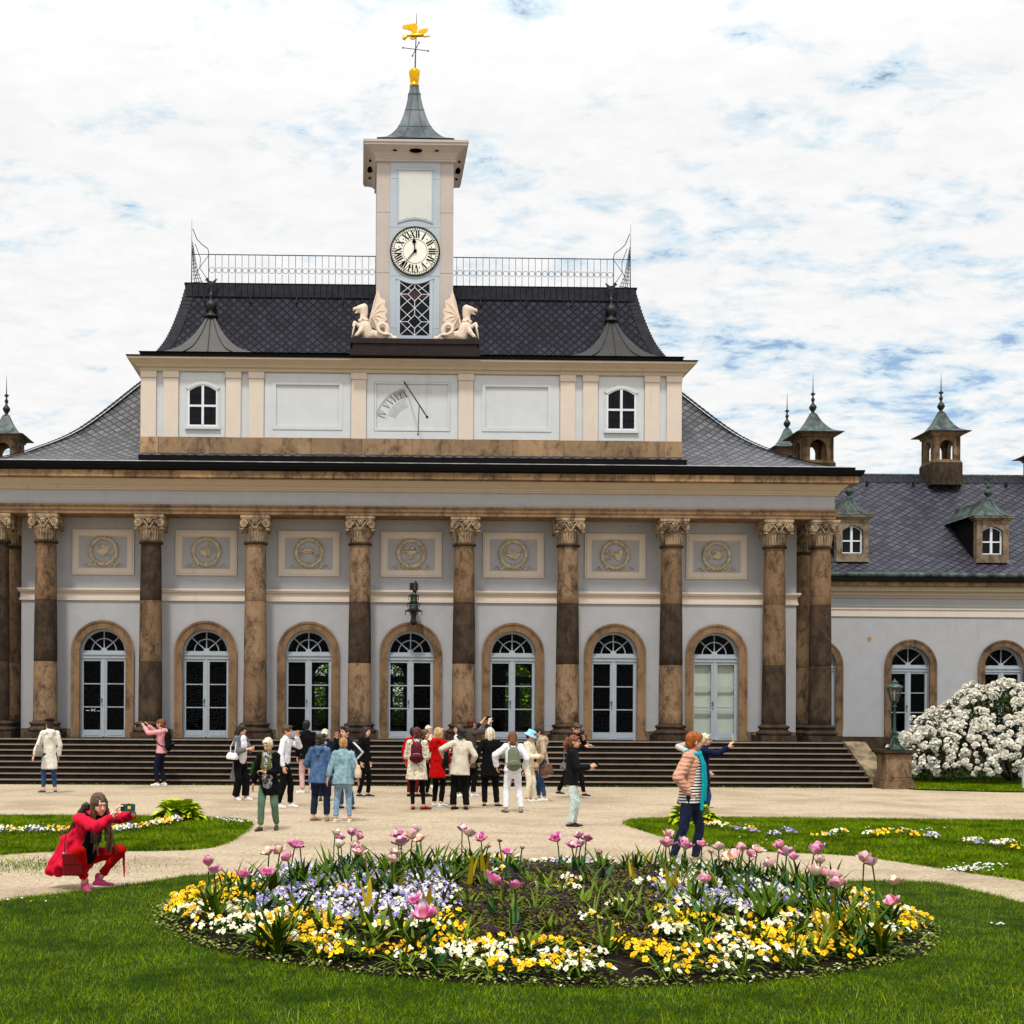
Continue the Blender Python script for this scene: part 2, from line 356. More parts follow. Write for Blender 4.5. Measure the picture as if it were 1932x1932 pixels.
BED_C, BED_R = (1.486, 12.37), 3.6
def poly_sheet(name, pts, z, mat, edge=.06):
    m = MB(); n = len(pts)
    m.add([(p[0], p[1], z) for p in pts], [tuple(range(n))])
    m.add([(p[0], p[1], z) for p in pts]+[(p[0], p[1], z-edge) for p in pts], [(i, i+n, (i+1) % n+n, (i+1) % n) for i in range(n)])
    return tag(m.obj(name, mat), kind='structure')
def smooth_poly(pts, it=2):
    for _ in range(it):
        q = []
        for i in range(len(pts)):
            a = pts[i]; b = pts[(i+1) % len(pts)]; q += [a*.75+b*.25, a*.25+b*.75]
        pts = q
    return pts
def px(l): return [gp(u, v) for u, v in l]
lawn_front = px([(-260, 1752), (0, 1704), (120, 1691), (250, 1674), (380, 1653)])
for k in range(0, 9):                                   # behind the bed the turf follows its circle
    a = R(146-k*14.2); lawn_front.append(Vector((BED_C[0]+3.98*math.cos(a), BED_C[1]+3.98*math.sin(a), 0)))
lawn_front += px([(1735, 1665), (1830, 1683), (1932, 1710), (2200, 1772)])
lawn_front += [Vector((12, 3.5, 0)), Vector((-9, 3.5, 0))]
lawn_left = px([(-330, 1538), (0, 1542), (200, 1541), (400, 1545), (474, 1551), (466, 1566), (430, 1590), (385, 1602), (300, 1606), (120, 1605), (0, 1612), (-330, 1650)])
lawn_right = px([(1160, 1549), (1300, 1545), (1500, 1546), (1932, 1551), (2350, 1556), (2350, 1720), (2100, 1690), (1932, 1661), (1800, 1642), (1700, 1626), (1600, 1612), (1450, 1608), (1320, 1596), (1230, 1573)])
lawn_back = px([(1712, 1479), (1932, 1478), (2500, 1480), (2500, 1500), (1932, 1496), (1760, 1492), (1716, 1490)])
lawn_back[2:3] = [Vector((30, 44.4, 0))]; lawn_back[0] = Vector((14.2, 35.0, 0)); lawn_back[1] = Vector((14.4, 44.4, 0))
LAWNS = {}
for nm, pts, it in (('front_lawn', lawn_front, 1), ('side_lawn', lawn_left, 2), ('side_lawn', lawn_right, 2), ('back_lawn', lawn_back, 1)):
    pts = smooth_poly(pts, it); LAWNS.setdefault(nm, []).append(pts); poly_sheet(nm, pts, .03, M_turf)

def inside(P, X, Y):
    r = np.zeros(len(X), bool); n = len(P)
    for i in range(n):
        x1, y1, x2, y2 = P[i][0], P[i][1], P[(i+1) % n][0], P[(i+1) % n][1]
        if y1 == y2: continue
        c = ((y1 > Y) != (y2 > Y)) & (X < (x2-x1)*(Y-y1)/(y2-y1)+x1); r ^= c
    return r
def grass_mat():
    m = NB('grass_blades', .85, .0); at = m.n.new('ShaderNodeAttribute'); at.attribute_name = 'rnd'; p = m.noise(1.1, 6, .7); q = m.noise(4, 5, .7)
    cr = m.n.new('ShaderNodeValToRGB'); m.l.new(at.outputs['Fac'], cr.inputs[0]); e = cr.color_ramp.elements
    e[0].position = 0; e[0].color = (.040, .100, .000, 1); e[1].position = .45; e[1].color = (.120, .230, .001, 1)
    k = e.new(.86); k.color = (.21, .31, .004, 1); k = e.new(.96); k.color = (.32, .33, .07, 1)
    col = m.mix(m.rng(p, .44, .60, 0, .85), cr.outputs[0], (.045, .105, .001)); col = m.mix(m.rng(q, .48, .66, 0, .6), col, (.24, .30, .004))
    m.base(col); m.b.inputs['Subsurface Weight'].default_value = 0; return m.done()
M_grass = grass_mat()
def blades(name, X, Y, h, w, z0=.02):
    n = len(X); a = rng.uniform(0, 2*PI, n); lean = rng.uniform(.15, .95, n)*h; la = rng.uniform(0, 2*PI, n); hh = h*rng.uniform(.55, 1.15, n)
    ww = w*rng.uniform(.6, 1.2, n); co = np.zeros((n, 3, 3))
    co[:, 0] = np.stack([X-np.cos(a)*ww, Y-np.sin(a)*ww, np.full(n, z0)], 1); co[:, 1] = np.stack([X+np.cos(a)*ww, Y+np.sin(a)*ww, np.full(n, z0)], 1)
    co[:, 2] = np.stack([X+np.cos(la)*lean, Y+np.sin(la)*lean, z0+hh], 1)
    me = bpy.data.meshes.new(name); me.vertices.add(3*n); me.vertices.foreach_set('co', co.ravel()); me.loops.add(3*n); me.loops.foreach_set('vertex_index', np.arange(3*n, dtype=np.int32))
    me.polygons.add(n); me.polygons.foreach_set('loop_start', np.arange(0, 3*n, 3, dtype=np.int32)); me.polygons.foreach_set('loop_total', np.full(n, 3, np.int32))
    at = me.attributes.new('rnd', 'FLOAT', 'POINT'); at.data.foreach_set('value', np.repeat(rng.uniform(0, 1, n), 3))
    me.materials.append(M_grass); me.update(); me.validate(); o = bpy.data.objects.new(name, me); COL.objects.link(o); return tag(o, kind='stuff')
def scatter(P, n, box, dens_near=None, hole=None):
    X = rng.uniform(box[0], box[1], n); Y = rng.uniform(box[2], box[3], n)
    if dens_near:
        k = rng.uniform(0, 1, n) < np.minimum(1, (dens_near/Y)**1.5); X, Y = X[k], Y[k]
    k = inside(P, X, Y)
    if hole: k &= ((X-hole[0])**2+(Y-hole[1])**2) > hole[2]**2
    return X[k], Y[k]
X, Y = scatter(LAWNS['front_lawn'][0], 950000, (-6.5, 8.6, 7.0, 16.6), 8.5, (*BED_C, BED_R-.04)); k = np.abs(X/Y-.1) < .47; blades('grass', X[k], Y[k], .037, .0027)
k = rng.uniform(0, 1, len(X)) < .02; k &= np.abs(X/Y-.1) < .47; blades('grass', X[k], Y[k], .10, .0032)
for P, box, n in ((LAWNS['side_lawn'][0], (-8.5, -1.5, 15, 25), 150000), (LAWNS['side_lawn'][1], (3.4, 13, 13, 25), 230000), (LAWNS['back_lawn'][0], (14, 22, 30, 38.5), 60000)):
    X, Y = scatter(P, n, box); far = box[2] > 25; blades('grass', X, Y, .06 if far else .055, .009 if far else .006)
# ragged turf edges and worn tufts on the gravel
for P, n in ((LAWNS['side_lawn'][0], 5200), (LAWNS['side_lawn'][1], 6500), (LAWNS['front_lawn'][0], 9000)):
    L = [Vector(p) for p in P]; xs = []; ys = []
    for _ in range(n):
        i = random.randrange(len(L)); a, b = L[i], L[(i+1) % len(L)]
        p = a.lerp(b, random.random()); 
        if p.y < 7.2 or (b-a).length > 3: continue
        xs.append(p.x+random.gauss(0, .035)); ys.append(p.y+random.gauss(0, .05))
    blades('grass', np.array(xs), np.array(ys), .06, .006, 0.0)
c = gp(60, 1632); n = 2600; blades('grass', c.x+rng.normal(0, .7, n), c.y+rng.normal(0, .45, n), .03, .006, 0.0)
xs = rng.uniform(-9.5, 13, 700); blades('grass', xs, 34.22+.018*xs+rng.normal(0, .04, 700), .06, .012, 0.0)

# ------------------------------------------------------------------ the palace
PAL_LOC, PAL_RZ = (.87, 37.2, 0), .018
pal = thing('palace', 'long grey and cream palace with stone columns, curved slate roof and clock tower', 'palace', PAL_LOC, PAL_RZ)
def P(mb, name, mats, parent=None): return mb.obj(name, mats, parent or pal)
WY = .7                       # wall face
def arch_wall(m, x0, x1, z0, z1, y, th, ops, mi=0, n=20):
    """a wall slab with round-headed openings ops=[(cx, half width, sill, springing)], with reveals"""
    def quad(xa, xb, za, zb):
        if xb-xa < 1e-5 or zb-za < 1e-5: return
        m.add([(xa, y, za), (xb, y, za), (xb, y, zb), (xa, y, zb)], [(0, 1, 2, 3)], mi); m.add([(xa, y+th, za), (xb, y+th, za), (xb, y+th, zb), (xa, y+th, zb)], [(3, 2, 1, 0)], mi)
    x = x0
    for cx, w, sl, sp in sorted(ops):
        quad(x, cx-w, z0, z1); quad(cx-w, cx+w, z0, sl); arc = [(cx-w*math.cos(PI*k/n), sp+w*math.sin(PI*k/n)) for k in range(n+1)]
        for (xa, za), (xb, zb) in zip(arc, arc[1:]):
            m.add([(xa, y, za), (xb, y, zb), (xb, y, z1), (xa, y, z1)], [(0, 1, 2, 3)], mi); m.add([(xa, y+th, za), (xb, y+th, zb), (xb, y+th, z1), (xa, y+th, z1)], [(3, 2, 1, 0)], mi)
        path = [(cx-w, sl)]+arc+[(cx+w, sl)]
        for (xa, za), (xb, zb) in zip(path, path[1:]+path[:1]): m.add([(xa, y, za), (xb, y, zb), (xb, y+th, zb), (xa, y+th, za)], [(0, 3, 2, 1)], mi)
        x = cx+w
    quad(x, x1, z0, z1)
    m.add([(x0, y, z0), (x0, y+th, z0), (x0, y+th, z1), (x0, y, z1)], [(0, 1, 2, 3)], mi); m.add([(x1, y, z0), (x1, y, z1), (x1, y+th, z1), (x1, y+th, z0)], [(0, 1, 2, 3)], mi)
DX = 3.045; DOORS = [(i-3)*DX for i in range(7)]
SILL, SPR, DW = 1.2, 3.75, .68
m = MB(); arch_wall(m, -11.55, 11.55, 1.2, 7.9, WY, .4, [(x, DW, SILL, SPR) for x in DOORS]); P(m, 'facade_wall', M_wall)
m = MB(); m.box(-11.55, -11.15, WY+.4, 24, 1.2, 8.6); P(m, 'side_wall', M_wall); m = MB().box(11.15, 11.55, WY+.4, 24, 1.2, 8.6); P(m, 'side_wall', M_wall)
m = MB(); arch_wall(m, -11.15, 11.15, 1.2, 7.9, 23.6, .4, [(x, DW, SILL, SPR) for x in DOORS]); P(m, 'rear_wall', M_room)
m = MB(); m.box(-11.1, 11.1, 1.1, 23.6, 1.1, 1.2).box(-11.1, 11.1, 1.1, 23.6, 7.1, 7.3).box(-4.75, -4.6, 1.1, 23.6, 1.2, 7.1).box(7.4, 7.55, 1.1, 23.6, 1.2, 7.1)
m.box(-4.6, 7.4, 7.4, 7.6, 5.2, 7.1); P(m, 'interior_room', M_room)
m = MB()
for a, b in zip([-11.55]+[x+.93 for x in DOORS], [x-.93 for x in DOORS]+[11.55]):
    P(MB().box(a+.02, b-.02, WY-.05, WY-.002, 1.2, 1.47), 'wall_plinth', M_brown)
# belt course
m = MB()
def band(m, xa, xb, y, pr, z0, z1, mi=0): m.box(xa, xb, y-pr, y-.002, z0, z1, mi)
band(m, -11.6, 11.6, WY, .05, 5.27, 5.34); band(m, -11.58, 11.58, WY, .025, 5.34, 5.52); band(m, -11.63, 11.63, WY, .08, 5.52, 5.57); band(m, -11.66, 11.66, WY, .11, 5.57, 5.63)
P(m, 'belt_course', M_cream)

# ---- doors
def door(cx, y, parent, full_arc=True, shutters=False, closed=False, name='door', sm=None, bare=False):
    m = MB(); ya, yb = y+.15, y+.22
    w = DW-.003
    m.box(cx-w, cx-w+.055, ya, yb, SILL, SPR).box(cx+w-.055, cx+w, ya, yb, SILL, SPR)
    ring_o = [(cx-w*math.cos(PI*k/20), SPR+w*math.sin(PI*k/20)) for k in range(21)]; ri = w-.065; ring_i = [(cx-ri*math.cos(PI*k/20), SPR+ri*math.sin(PI*k/20)) for k in range(21)]
    for k in range(20): m.prism([ring_o[k], ring_i[k], ring_i[k+1], ring_o[k+1]], ya, yb)
    m.box(cx-w, cx+w, ya-.03, yb, 3.56, 3.66).box(cx-w, cx+w, ya-.06, yb+.01, 3.66, 3.70).box(cx-w, cx+w, ya-.01, yb-.003, 3.70, 3.79)
    hub = [(cx-.09, 3.79)]+[(cx-.09*math.cos(PI*k/8), 3.79+.09*math.sin(PI*k/8)) for k in range(9)]; m.prism(hub[::-1], ya, yb-.006)
    for a in (45, 90, 135):
        c, s_ = math.cos(R(a)), math.sin(R(a)); p0 = Vector((cx+.07*c, ya+.03, 3.79+.07*s_)); p1 = Vector((cx+(w-.04)*c, ya+.03, SPR+(w-.04)*s_)); m.tube([p0, p1], .019, 4)
    if full_arc:
        pts = [(cx-.36*math.cos(PI*k/16), ya+.032, 3.79+.36*math.sin(PI*k/16)) for k in range(17)]; m.tube(pts, .019, 4)
    m.box(cx-.075, cx-.006, ya-.005, yb, SILL+.02, 3.56).box(cx+.006, cx+.075, ya-.005, yb, SILL+.02, 3.56).box(cx-.03, cx+.03, ya-.025, ya-.006, SILL+.04, 3.55)
    for s_ in (-1, 1):
        xa, xb = sorted((cx+s_*.075, cx+s_*(w-.055)))
        m.box(xa, xb, ya, yb, 3.48, 3.56).box(xa, xb, ya, yb, SILL+.02, SILL+.23).box(xa+.05, xb-.05, ya-.012, ya-.001, SILL+.07, SILL+.19)
        for z in (2.11, 2.80): m.box(xa, xb, ya+.01, yb-.01, z-.015, z+.015)
        m.box(xa, xa+.02, ya+.005, yb-.005, SILL+.23, 3.48).box(xb-.02, xb, ya+.005, yb-.005, SILL+.23, 3.48)
    d = m.obj(name, M_frame, parent)
    g = MB(); gy = y+.19; g.add([(cx-w+.03, gy, SILL+.1), (cx+w-.03, gy, SILL+.1), (cx+w-.03, gy, 3.6), (cx-w+.03, gy, 3.6)], [(0, 1, 2, 3)])
    fan = [(cx-(w-.03)*math.cos(PI*k/16), gy, SPR+(w-.03)*math.sin(PI*k/16)) for k in range(17)]; g.add(fan, [tuple(range(16, -1, -1))]); g.obj('door_glass', M_glass, d)
    if bare: return d
    s = MB(); o1, o2 = DW+.002, DW+.215
    for k in range(24):
        a, b = PI*k/24, PI*(k+1)/24; pr = .075
        def q(r, t): return (cx-r*math.cos(t), SPR+r*math.sin(t))
        s.prism([q(o2, a), q(o1, a), q(o1, b), q(o2, b)], y-pr, y-.002); s.prism([q(o2+.035, a), q(o2-.03, a), q(o2-.03, b), q(o2+.035, b)], y-pr-.022, y-pr-.001)
    for s_ in (-1, 1):
        xa, xb = sorted((cx+s_*o1, cx+s_*o2)); s.box(xa, xb, y-.075, y-.002, 1.5, SPR); s.box(xa-.012, xb+.012, y-.09, y-.002, 1.2, 1.5)
        xc = cx+s_*o2; s.box(xc-.03 if s_ > 0 else xc-.035, xc+.035 if s_ > 0 else xc+.03, y-.097, y-.076, 1.5, SPR)
    s.obj('stone_surround', sm or M_surround, d)
    h = MB(); h.box(cx-.055, cx-.035, ya-.05, ya-.004, 2.25, 2.37).tube([(cx-.045, ya-.05, 2.33), (cx-.13, ya-.05, 2.33)], .010, 6).ball((cx-.045, ya-.02, 2.17), .018, n=6); h.obj('handle', M_iron, d)
    if shutters:
        q = MB()
        for s_ in (-1, 1):
            xa, xb = sorted((cx+s_*.02, cx+s_*(w-.01)))
            q.box(xa, xb, y+.30, y+.33, SILL+.02, 3.58)
            q.box(xa+.04, xa+.12, y+.285, y+.299, SILL+.05, 3.5).box(xb-.12, xb-.04, y+.285, y+.299, SILL+.05, 3.5)
            for za, zb in ((1.25, 1.4), (2.0, 2.12), (2.2, 2.26), (3.4, 3.5)): q.box(xa+.121, xb-.121, y+.286, y+.299, za, zb)
            for k in range(1, 5): xx = xa+.12+(xb-xa-.24)*k/5; q.box(xx-.006, xx+.006, y+.293, y+.299, 2.27, 3.39)
        q.obj('shutter', M_shutter, d)
    if closed: q = MB(); q.box(cx-w, cx+w, y+.30, y+.33, SILL, 4.5); q.obj('room_dark_sheet', M_black, d)  # black sheet behind the panes, painting the darkness of the unlit room
    return d
for i, x in enumerate(DOORS):
    d = door(x, WY, pal, True, shutters=(i == 6), closed=(i in (0, 1, 5)))
    if i == 0:                                                  # notice on the pane of the first door
        t = MB(); z0 = 2.00; y = WY+.135
        def st(pts, r=.006): 
            for a, b in zip(pts, pts[1:]): t.tube([(a[0], y, a[1]), (b[0], y, b[1])], r, 4)
        k = x-.32
        st([(k-.055, z0+.05), (k-.035, z0-.02), (k-.015, z0+.04), (k+.005, z0-.02), (k+.025, z0+.05)]); st([(k+.085, z0+.045), (k+.06, z0+.05), (k+.045, z0+.015), (k+.06, z0-.02), (k+.085, z0-.015)])
        st([(k-.20, z0), (k-.10, z0)], .008); st([(k+.12, z0-.01), (k+.22, z0-.01)], .005); t.obj('notice_lettering', M_white, d)
    if i == 6: d['label'] = 'closed with sage white wooden shutters behind the panes'

for x in DOORS[2:6]: door(x, 23.6, pal, True, name='garden_door', bare=True)
# ---- columns
def column(x, y, mats, parent, r=1.0):
    m = MB(); r0, r1 = .345*r, .292*r; zs = [1.70, 3.42, 5.20, 6.90]
    for k in range(3):
        prof = []
        for j in range(7):
            z = zs[k]+(zs[k+1]-zs[k])*j/6; t = (z-1.7)/5.2; rad = r0+(r1-r0)*(t**1.6); prof.append((rad, z))
        prof[0] = (prof[0][0]-.008, prof[0][1]+.004); prof.insert(1, (prof[0][0]+.008, zs[k]+.015)); prof[-1] = (prof[-1][0]-.008, prof[-1][1]); m.lathe(prof, (x, y), 32, k)
    m.lathe([(r1, 6.84), (r1+.05, 6.86), (r1+.06, 6.89), (r1+.05, 6.92), (r1, 6.94)], (x, y), 32, 3, caps=False)
    c = m.obj('column', [mats[2], mats[1], mats[0], M_dark], parent)
    b = MB(); b.box(x-.50, x+.50, y-.50, y+.50, 1.2, 1.38); b.lathe([(.46, 1.38), (.50, 1.41), (.505, 1.45), (.49, 1.49), (.43, 1.51), (.405, 1.55), (.42, 1.58), (.45, 1.60), (.455, 1.63), (.43, 1.66), (.37, 1.67), (.36, 1.70)], (x, y), 32); b.obj('base', M_dark, c)
    k = MB(); k.lathe([(r1-.005, 6.92), (r1, 7.0), (r1+.02, 7.15), (r1+.055, 7.25), (r1+.03, 7.26)], (x, y), 28, caps=False)
    for j in range(24):                                   # upright leaves round the bell
        a = 2*PI*j/24; c0, s0 = math.cos(a), math.sin(a); rr = r1+.012
        k.cap((x+c0*rr, y+s0*rr, 6.95), (x+c0*(rr+.03), y+s0*(rr+.03), 7.2), .022, .03, .6, (-s0, c0, 0), 6)
    k.lathe([(r1+.02, 7.24), (r1+.08, 7.28), (r1+.08, 7.34), (r1+.04, 7.36), (r1+.06, 7.52)], (x, y), 24)
    for j in range(16): a = 2*PI*j/16; k.ball((x+(r1+.075)*math.cos(a), y+(r1+.075)*math.sin(a), 7.31), .034, n=6, sc=(1, 1, 1.3))
    ab = []
    for q in range(4):                                    # concave-sided abacus
        a0 = PI/4+q*PI/2; a1 = a0+PI/2
        for t in (0, .25, .5, .75):
            a = a0+(a1-a0)*t; rad = .60-.17*math.sin(PI*t); ab.append((x+rad*math.cos(a), y+rad*math.sin(a)))
    n = len(ab)
    for za, zb, sc in ((7.54, 7.59, .95), (7.59, 7.66, 1.0)):
        v = [((p[0]-x)*sc+x, (p[1]-y)*sc+y, za) for p in ab]+[((p[0]-x)*sc+x, (p[1]-y)*sc+y, zb) for p in ab]
        k.add(v, [tuple(range(n-1, -1, -1)), tuple(range(n, 2*n))]+[(i, (i+1) % n, (i+1) % n+n, i+n) for i in range(n)])
    for q in range(4):                                    # corner volutes, a pair of coils on each diagonal
        a = PI/4+q*PI/2
        for s_ in (-1, 1):
            th = a+s_*.34; cpos = Vector((x+.47*math.cos(a)+.02*math.cos(th), y+.47*math.sin(a)+.02*math.sin(th), 7.41)); nrm = Vector((math.cos(a+s_*PI/4), math.sin(a+s_*PI/4), 0)); tx = Vector((-nrm.y, nrm.x, 0))
            cpos = cpos+nrm*.05-tx*(s_*-.02); pts = []
            for w in range(26):
                t = w/25; ang = t*2.2*2*PI; rad = .118*(1-t*.86); pts.append(cpos+tx*(rad*math.cos(ang)*s_)+Vector((0, 0, rad*math.sin(ang))))
            k.tube(pts, .026, 6, r1=.013); k.lathe([(.10, -.03), (.10, .0)], n=14, M=Matrix.Translation(cpos-nrm*.02) @ nrm.to_track_quat('Z', 'Y').to_matrix().to_4x4())
            k.ball(cpos-tx*(s_*.04)+Vector((0, 0, -.15)), .04, n=6)
    for q in range(4):                                    # flower in the middle of each side
        a = q*PI/2; c0 = Vector((x+.41*math.cos(a), y+.41*math.sin(a), 7.50)); k.ball(c0, .055, n=8)
        for j in range(6): t = Vector((-math.sin(a), math.cos(a), 0)); k.ball(c0+t*(.065*math.cos(j*PI/3))+Vector((0, 0, .065*math.sin(j*PI/3))), .034, n=6)
        for s_ in (-1, 1): t = Vector((-math.sin(a), math.cos(a), 0)); k.tube([c0+t*(s_*.03)+Vector((0, 0, -.22)), c0+t*(s_*.10)+Vector((0, 0, -.08)), c0+t*(s_*.20)+Vector((0, 0, .02))], .022, 5)
    k.obj('capital', M_capital, c); return c
T, B_, D_ = M_tan, M_brown, M_dark
cols = [(B_, D_, T), (D_, B_, D_), (T, T, B_), (T, D_, T), (B_, D_, T), (T, D_, T), (B_, D_, T), (B_, B_, D_)]
for i, mm in enumerate(cols): column((i-3.5)*DX, 0, mm, pal)
for x, y, mm in ((12.02, 0, (B_, D_, D_)), (-12.02, 0, (D_, D_, D_)), (12.02, 1.45, (T, B_, B_)), (-12.02, 1.45, (T, B_, T))): column(x, y, mm, pal, .95)

# ---- entablature, cornice, gutter (mitred rings round the building)
def ring_band(m, prof, hx, y0, y1, mi=0):
    """prof [(projection, z)]: swept round the rectangle, corners mitred"""
    v = []; f = []
    for p, z in prof: v += [(-hx-p, y0-p, z), (hx+p, y0-p, z), (hx+p, y1+p, z), (-hx-p, y1+p, z)]
    for j in range(len(prof)-1):
        for k in range(4): f.append((j*4+k, j*4+(k+1) % 4, (j+1)*4+(k+1) % 4, (j+1)*4+k))
    m.add(v, f, mi)
EX, EY0, EY1 = 12.30, -.42, 24.4
m = MB(); ring_band(m, [(-.78, 7.67), (-.03, 7.67), (0, 7.68), (0, 7.78), (.025, 7.785), (.025, 7.88), (.06, 7.90), (.06, 7.945), (-.02, 7.95)], EX, EY0, EY1); P(m, 'architrave', M_surround)
m = MB(); ring_band(m, [(-.02, 7.94), (-.02, 8.37)], EX, EY0, EY1); m.add([(-EX+.7, EY0+.7, 7.72), (EX-.7, EY0+.7, 7.72), (EX-.7, EY1-.7, 7.72), (-EX+.7, EY1-.7, 7.72)], [(0, 1, 2, 3)]); P(m, 'frieze', M_wall)
m = MB(); ring_band(m, [(-.03, 8.35), (.05, 8.36), (.05, 8.40), (.08, 8.41), (.08, 8.46), (.12, 8.48), (.18, 8.53), (.25, 8.60), (.30, 8.64)], EX, EY0, EY1); P(m, 'cornice', M_cream2)
m = MB(); ring_band(m, [(.28, 8.635), (.47, 8.645), (.49, 8.66), (.49, 8.84), (.46, 8.85)], EX, EY0, EY1); P(m, 'eave_stone', M_band)
m = MB(); ring_band(m, [(.30, 8.843), (.545, 8.846), (.58, 8.87), (.62, 8.985), (.62, 9.0), (.30, 9.02)], EX, EY0, EY1); ring_band(m, [(.30, 9.0), (.40, 9.0), (.42, 9.11), (.0, 9.13)], EX, EY0, EY1); P(m, 'gutter', M_gutter)
m = MB(); ring_band(m, [(.38, 9.10), (.30, 9.155), (.05, 9.16)], EX, EY0, EY1); P(m, 'eave_flashing', M_lead)
# ---- curved slate skirt roof
def hip_roof(m, prof, hx, y0, y1, sides=(0, 1, 2, 3), mi=0, cap=True):
    """prof [(inset, z)]; uv in metres along the eave and up the slope"""
    s = 0
    for (i0, z0), (i1, z1) in zip(prof, prof[1:]):
        L = math.hypot(i1-i0, z1-z0); c0 = [(-hx+i0, y0+i0, z0), (hx-i0, y0+i0, z0), (hx-i0, y1-i0, z0), (-hx+i0, y1-i0, z0)]; c1 = [(-hx+i1, y0+i1, z1), (hx-i1, y0+i1, z1), (hx-i1, y1-i1, z1), (-hx+i1, y1-i1, z1)]
        for k in sides:
            a, b, c, d = c0[k], c0[(k+1) % 4], c1[(k+1) % 4], c1[k]; ax = 0 if k % 2 == 0 else 1
            m.add([a, b, c, d], [(0, 1, 2, 3)], mi, False, [[(a[ax], s), (b[ax], s), (c[ax], s+L), (d[ax], s+L)]])
        s += L
    if cap: m.add(c1, [(0, 1, 2, 3)], mi, False, [[(p[0], p[1]) for p in c1]])
def curve(pts, n):
    """smooth profile through pts"""
    out = []
    for j in range(len(pts)-1):
        p0 = pts[max(j-1, 0)]; p1 = pts[j]; p2 = pts[j+1]; p3 = pts[min(j+2, len(pts)-1)]
        for k in range(n):
            t = k/n; out.append(tuple(.5*((2*p1[q])+(p2[q]-p0[q])*t+(2*p0[q]-5*p1[q]+4*p2[q]-p3[q])*t*t+(3*p1[q]-p0[q]-3*p2[q]+p3[q])*t**3) for q in range(2)))
    return out+[tuple(pts[-1])]
SK = curve([(0, 9.15), (.55, 9.39), (1.12, 9.71), (2.33, 10.62), (3.8, 12.33), (4.7, 13.4)], 5)
m = MB(); hip_roof(m, SK, 12.36, -.50, 24.5); P(m, 'skirt_roof', M_slate)
for sx in (-1, 1):                                      # ridge slates along the hips
    m = MB()
    for j in range(len(SK)-1):
        (i0, z0), (i1, z1) = SK[j], SK[j+1]
        for t in (0, .34, .67):
            a = Vector((sx*(12.36-(i0+(i1-i0)*t)), -.5+i0+(i1-i0)*t, z0+(z1-z0)*t+.015)); b = Vector((sx*(12.36-(i0+(i1-i0)*(t+.33))), -.5+i0+(i1-i0)*(t+.33), z0+(z1-z0)*(t+.33)+.04))
            w = Vector((sx*.0, -.16, -.045)); w2 = Vector((sx*.16, 0, -.045)); m.add([a+w, a, b, b+w], [(0, 1, 2, 3)] if sx > 0 else [(3, 2, 1, 0)]); m.add([a, a+w2, b+w2, b], [(0, 1, 2, 3)] if sx > 0 else [(3, 2, 1, 0)])
    P(m, 'hip_slates', M_slateridge)
m = MB(); m.box(-7.9, 7.9, -.6, .6, 9.1, 9.34); P(m, 'attic_gutter', M_gutter)

# ---- attic storey
AY = .55; AX = 8.02
PIL = [1.59, 4.62, 5.30, 7.14, 7.80]
m = MB(); arch_wall(m, -AX+.02, AX-.02, 9.3, 12.1, AY+.05, .3, []); m.box(-AX+.02, -AX+.3, AY+.35, 9, 9.3, 12.1).box(AX-.3, AX-.02, AY+.35, 9, 9.3, 12.1); P(m, 'attic_wall', M_attic)
m = MB(); m.box(-AX-.02, AX+.02, AY-.05, AY+.04, 9.34, 10.10).box(-AX-.03, -AX+.015, AY+.045, 5, 9.34, 10.1).box(AX-.015, AX+.03, AY+.045, 5, 9.34, 10.1); P(m, 'attic_plinth', M_plinth)
for sx in (-1, 1):
    for x in PIL:
        m = MB(); x *= sx; m.box(x-.22, x+.22, AY-.03, AY+.045, 10.105, 11.85).box(x-.235, x+.235, AY-.06, AY+.045, 11.855, 12.04); P(m, 'attic_pilaster', M_cream)
for sx in (-1, 1):
    m = MB(); m.box(sx*AX-.24 if sx > 0 else -AX-.03, AX+.03 if sx > 0 else -AX+.24, AY+.06, AY+.5, 10.105, 12.04); P(m, 'attic_pilaster', M_cream)
    w = MB(); a, b = sorted((sx*5.55, sx*6.9)); w.box(a, b, AY+.02, AY+.048, 10.12, 12.03); P(w, 'window_bay', M_attic)
m = MB(); ring_band(m, [(-.02, 12.04), (.05, 12.05), (.05, 12.14), (.12, 12.16), (.16, 12.22), (.28, 12.30), (.36, 12.34), (.36, 12.40), (.30, 12.41)], AX, AY, 9); P(m, 'attic_cornice', M_cream2)
m = MB(); ring_band(m, [(.38, 12.39), (.40, 12.43), (.10, 12.46), (.04, 12.47), (.04, 12.60), (.08, 12.62), (-.5, 12.66)], AX, AY, 9); P(m, 'attic_gutter', M_gutter)
def sunk_frame(m, x0, x1, z0, z1, y, w, d, mi=0):
    m.box(x0, x1, y-d, y-.002, z1-w, z1, mi).box(x0, x1, y-d, y-.002, z0, z0+w, mi).box(x0, x0+w, y-d, y-.002, z0+w, z1-w, mi).box(x1-w, x1, y-d, y-.002, z0+w, z1-w, mi)
for sx in (-1, 1):
    m = MB(); a, b = sorted((sx*1.83, sx*4.38)); yb = AY+.05; sunk_frame(m, a, b, 10.12, 12.03, yb, .26, .035); sunk_frame(m, a+.24, b-.24, 10.36, 11.79, yb, .10, .055); P(m, 'attic_panel', M_attic)
m = MB(); yb = AY+.05; sunk_frame(m, -1.35, 1.35, 10.12, 12.03, yb, .22, .03); sunk_frame(m, -1.12, 1.12, 10.35, 11.80, yb, .05, .045); sd_ = P(m, 'sundial', M_attic)
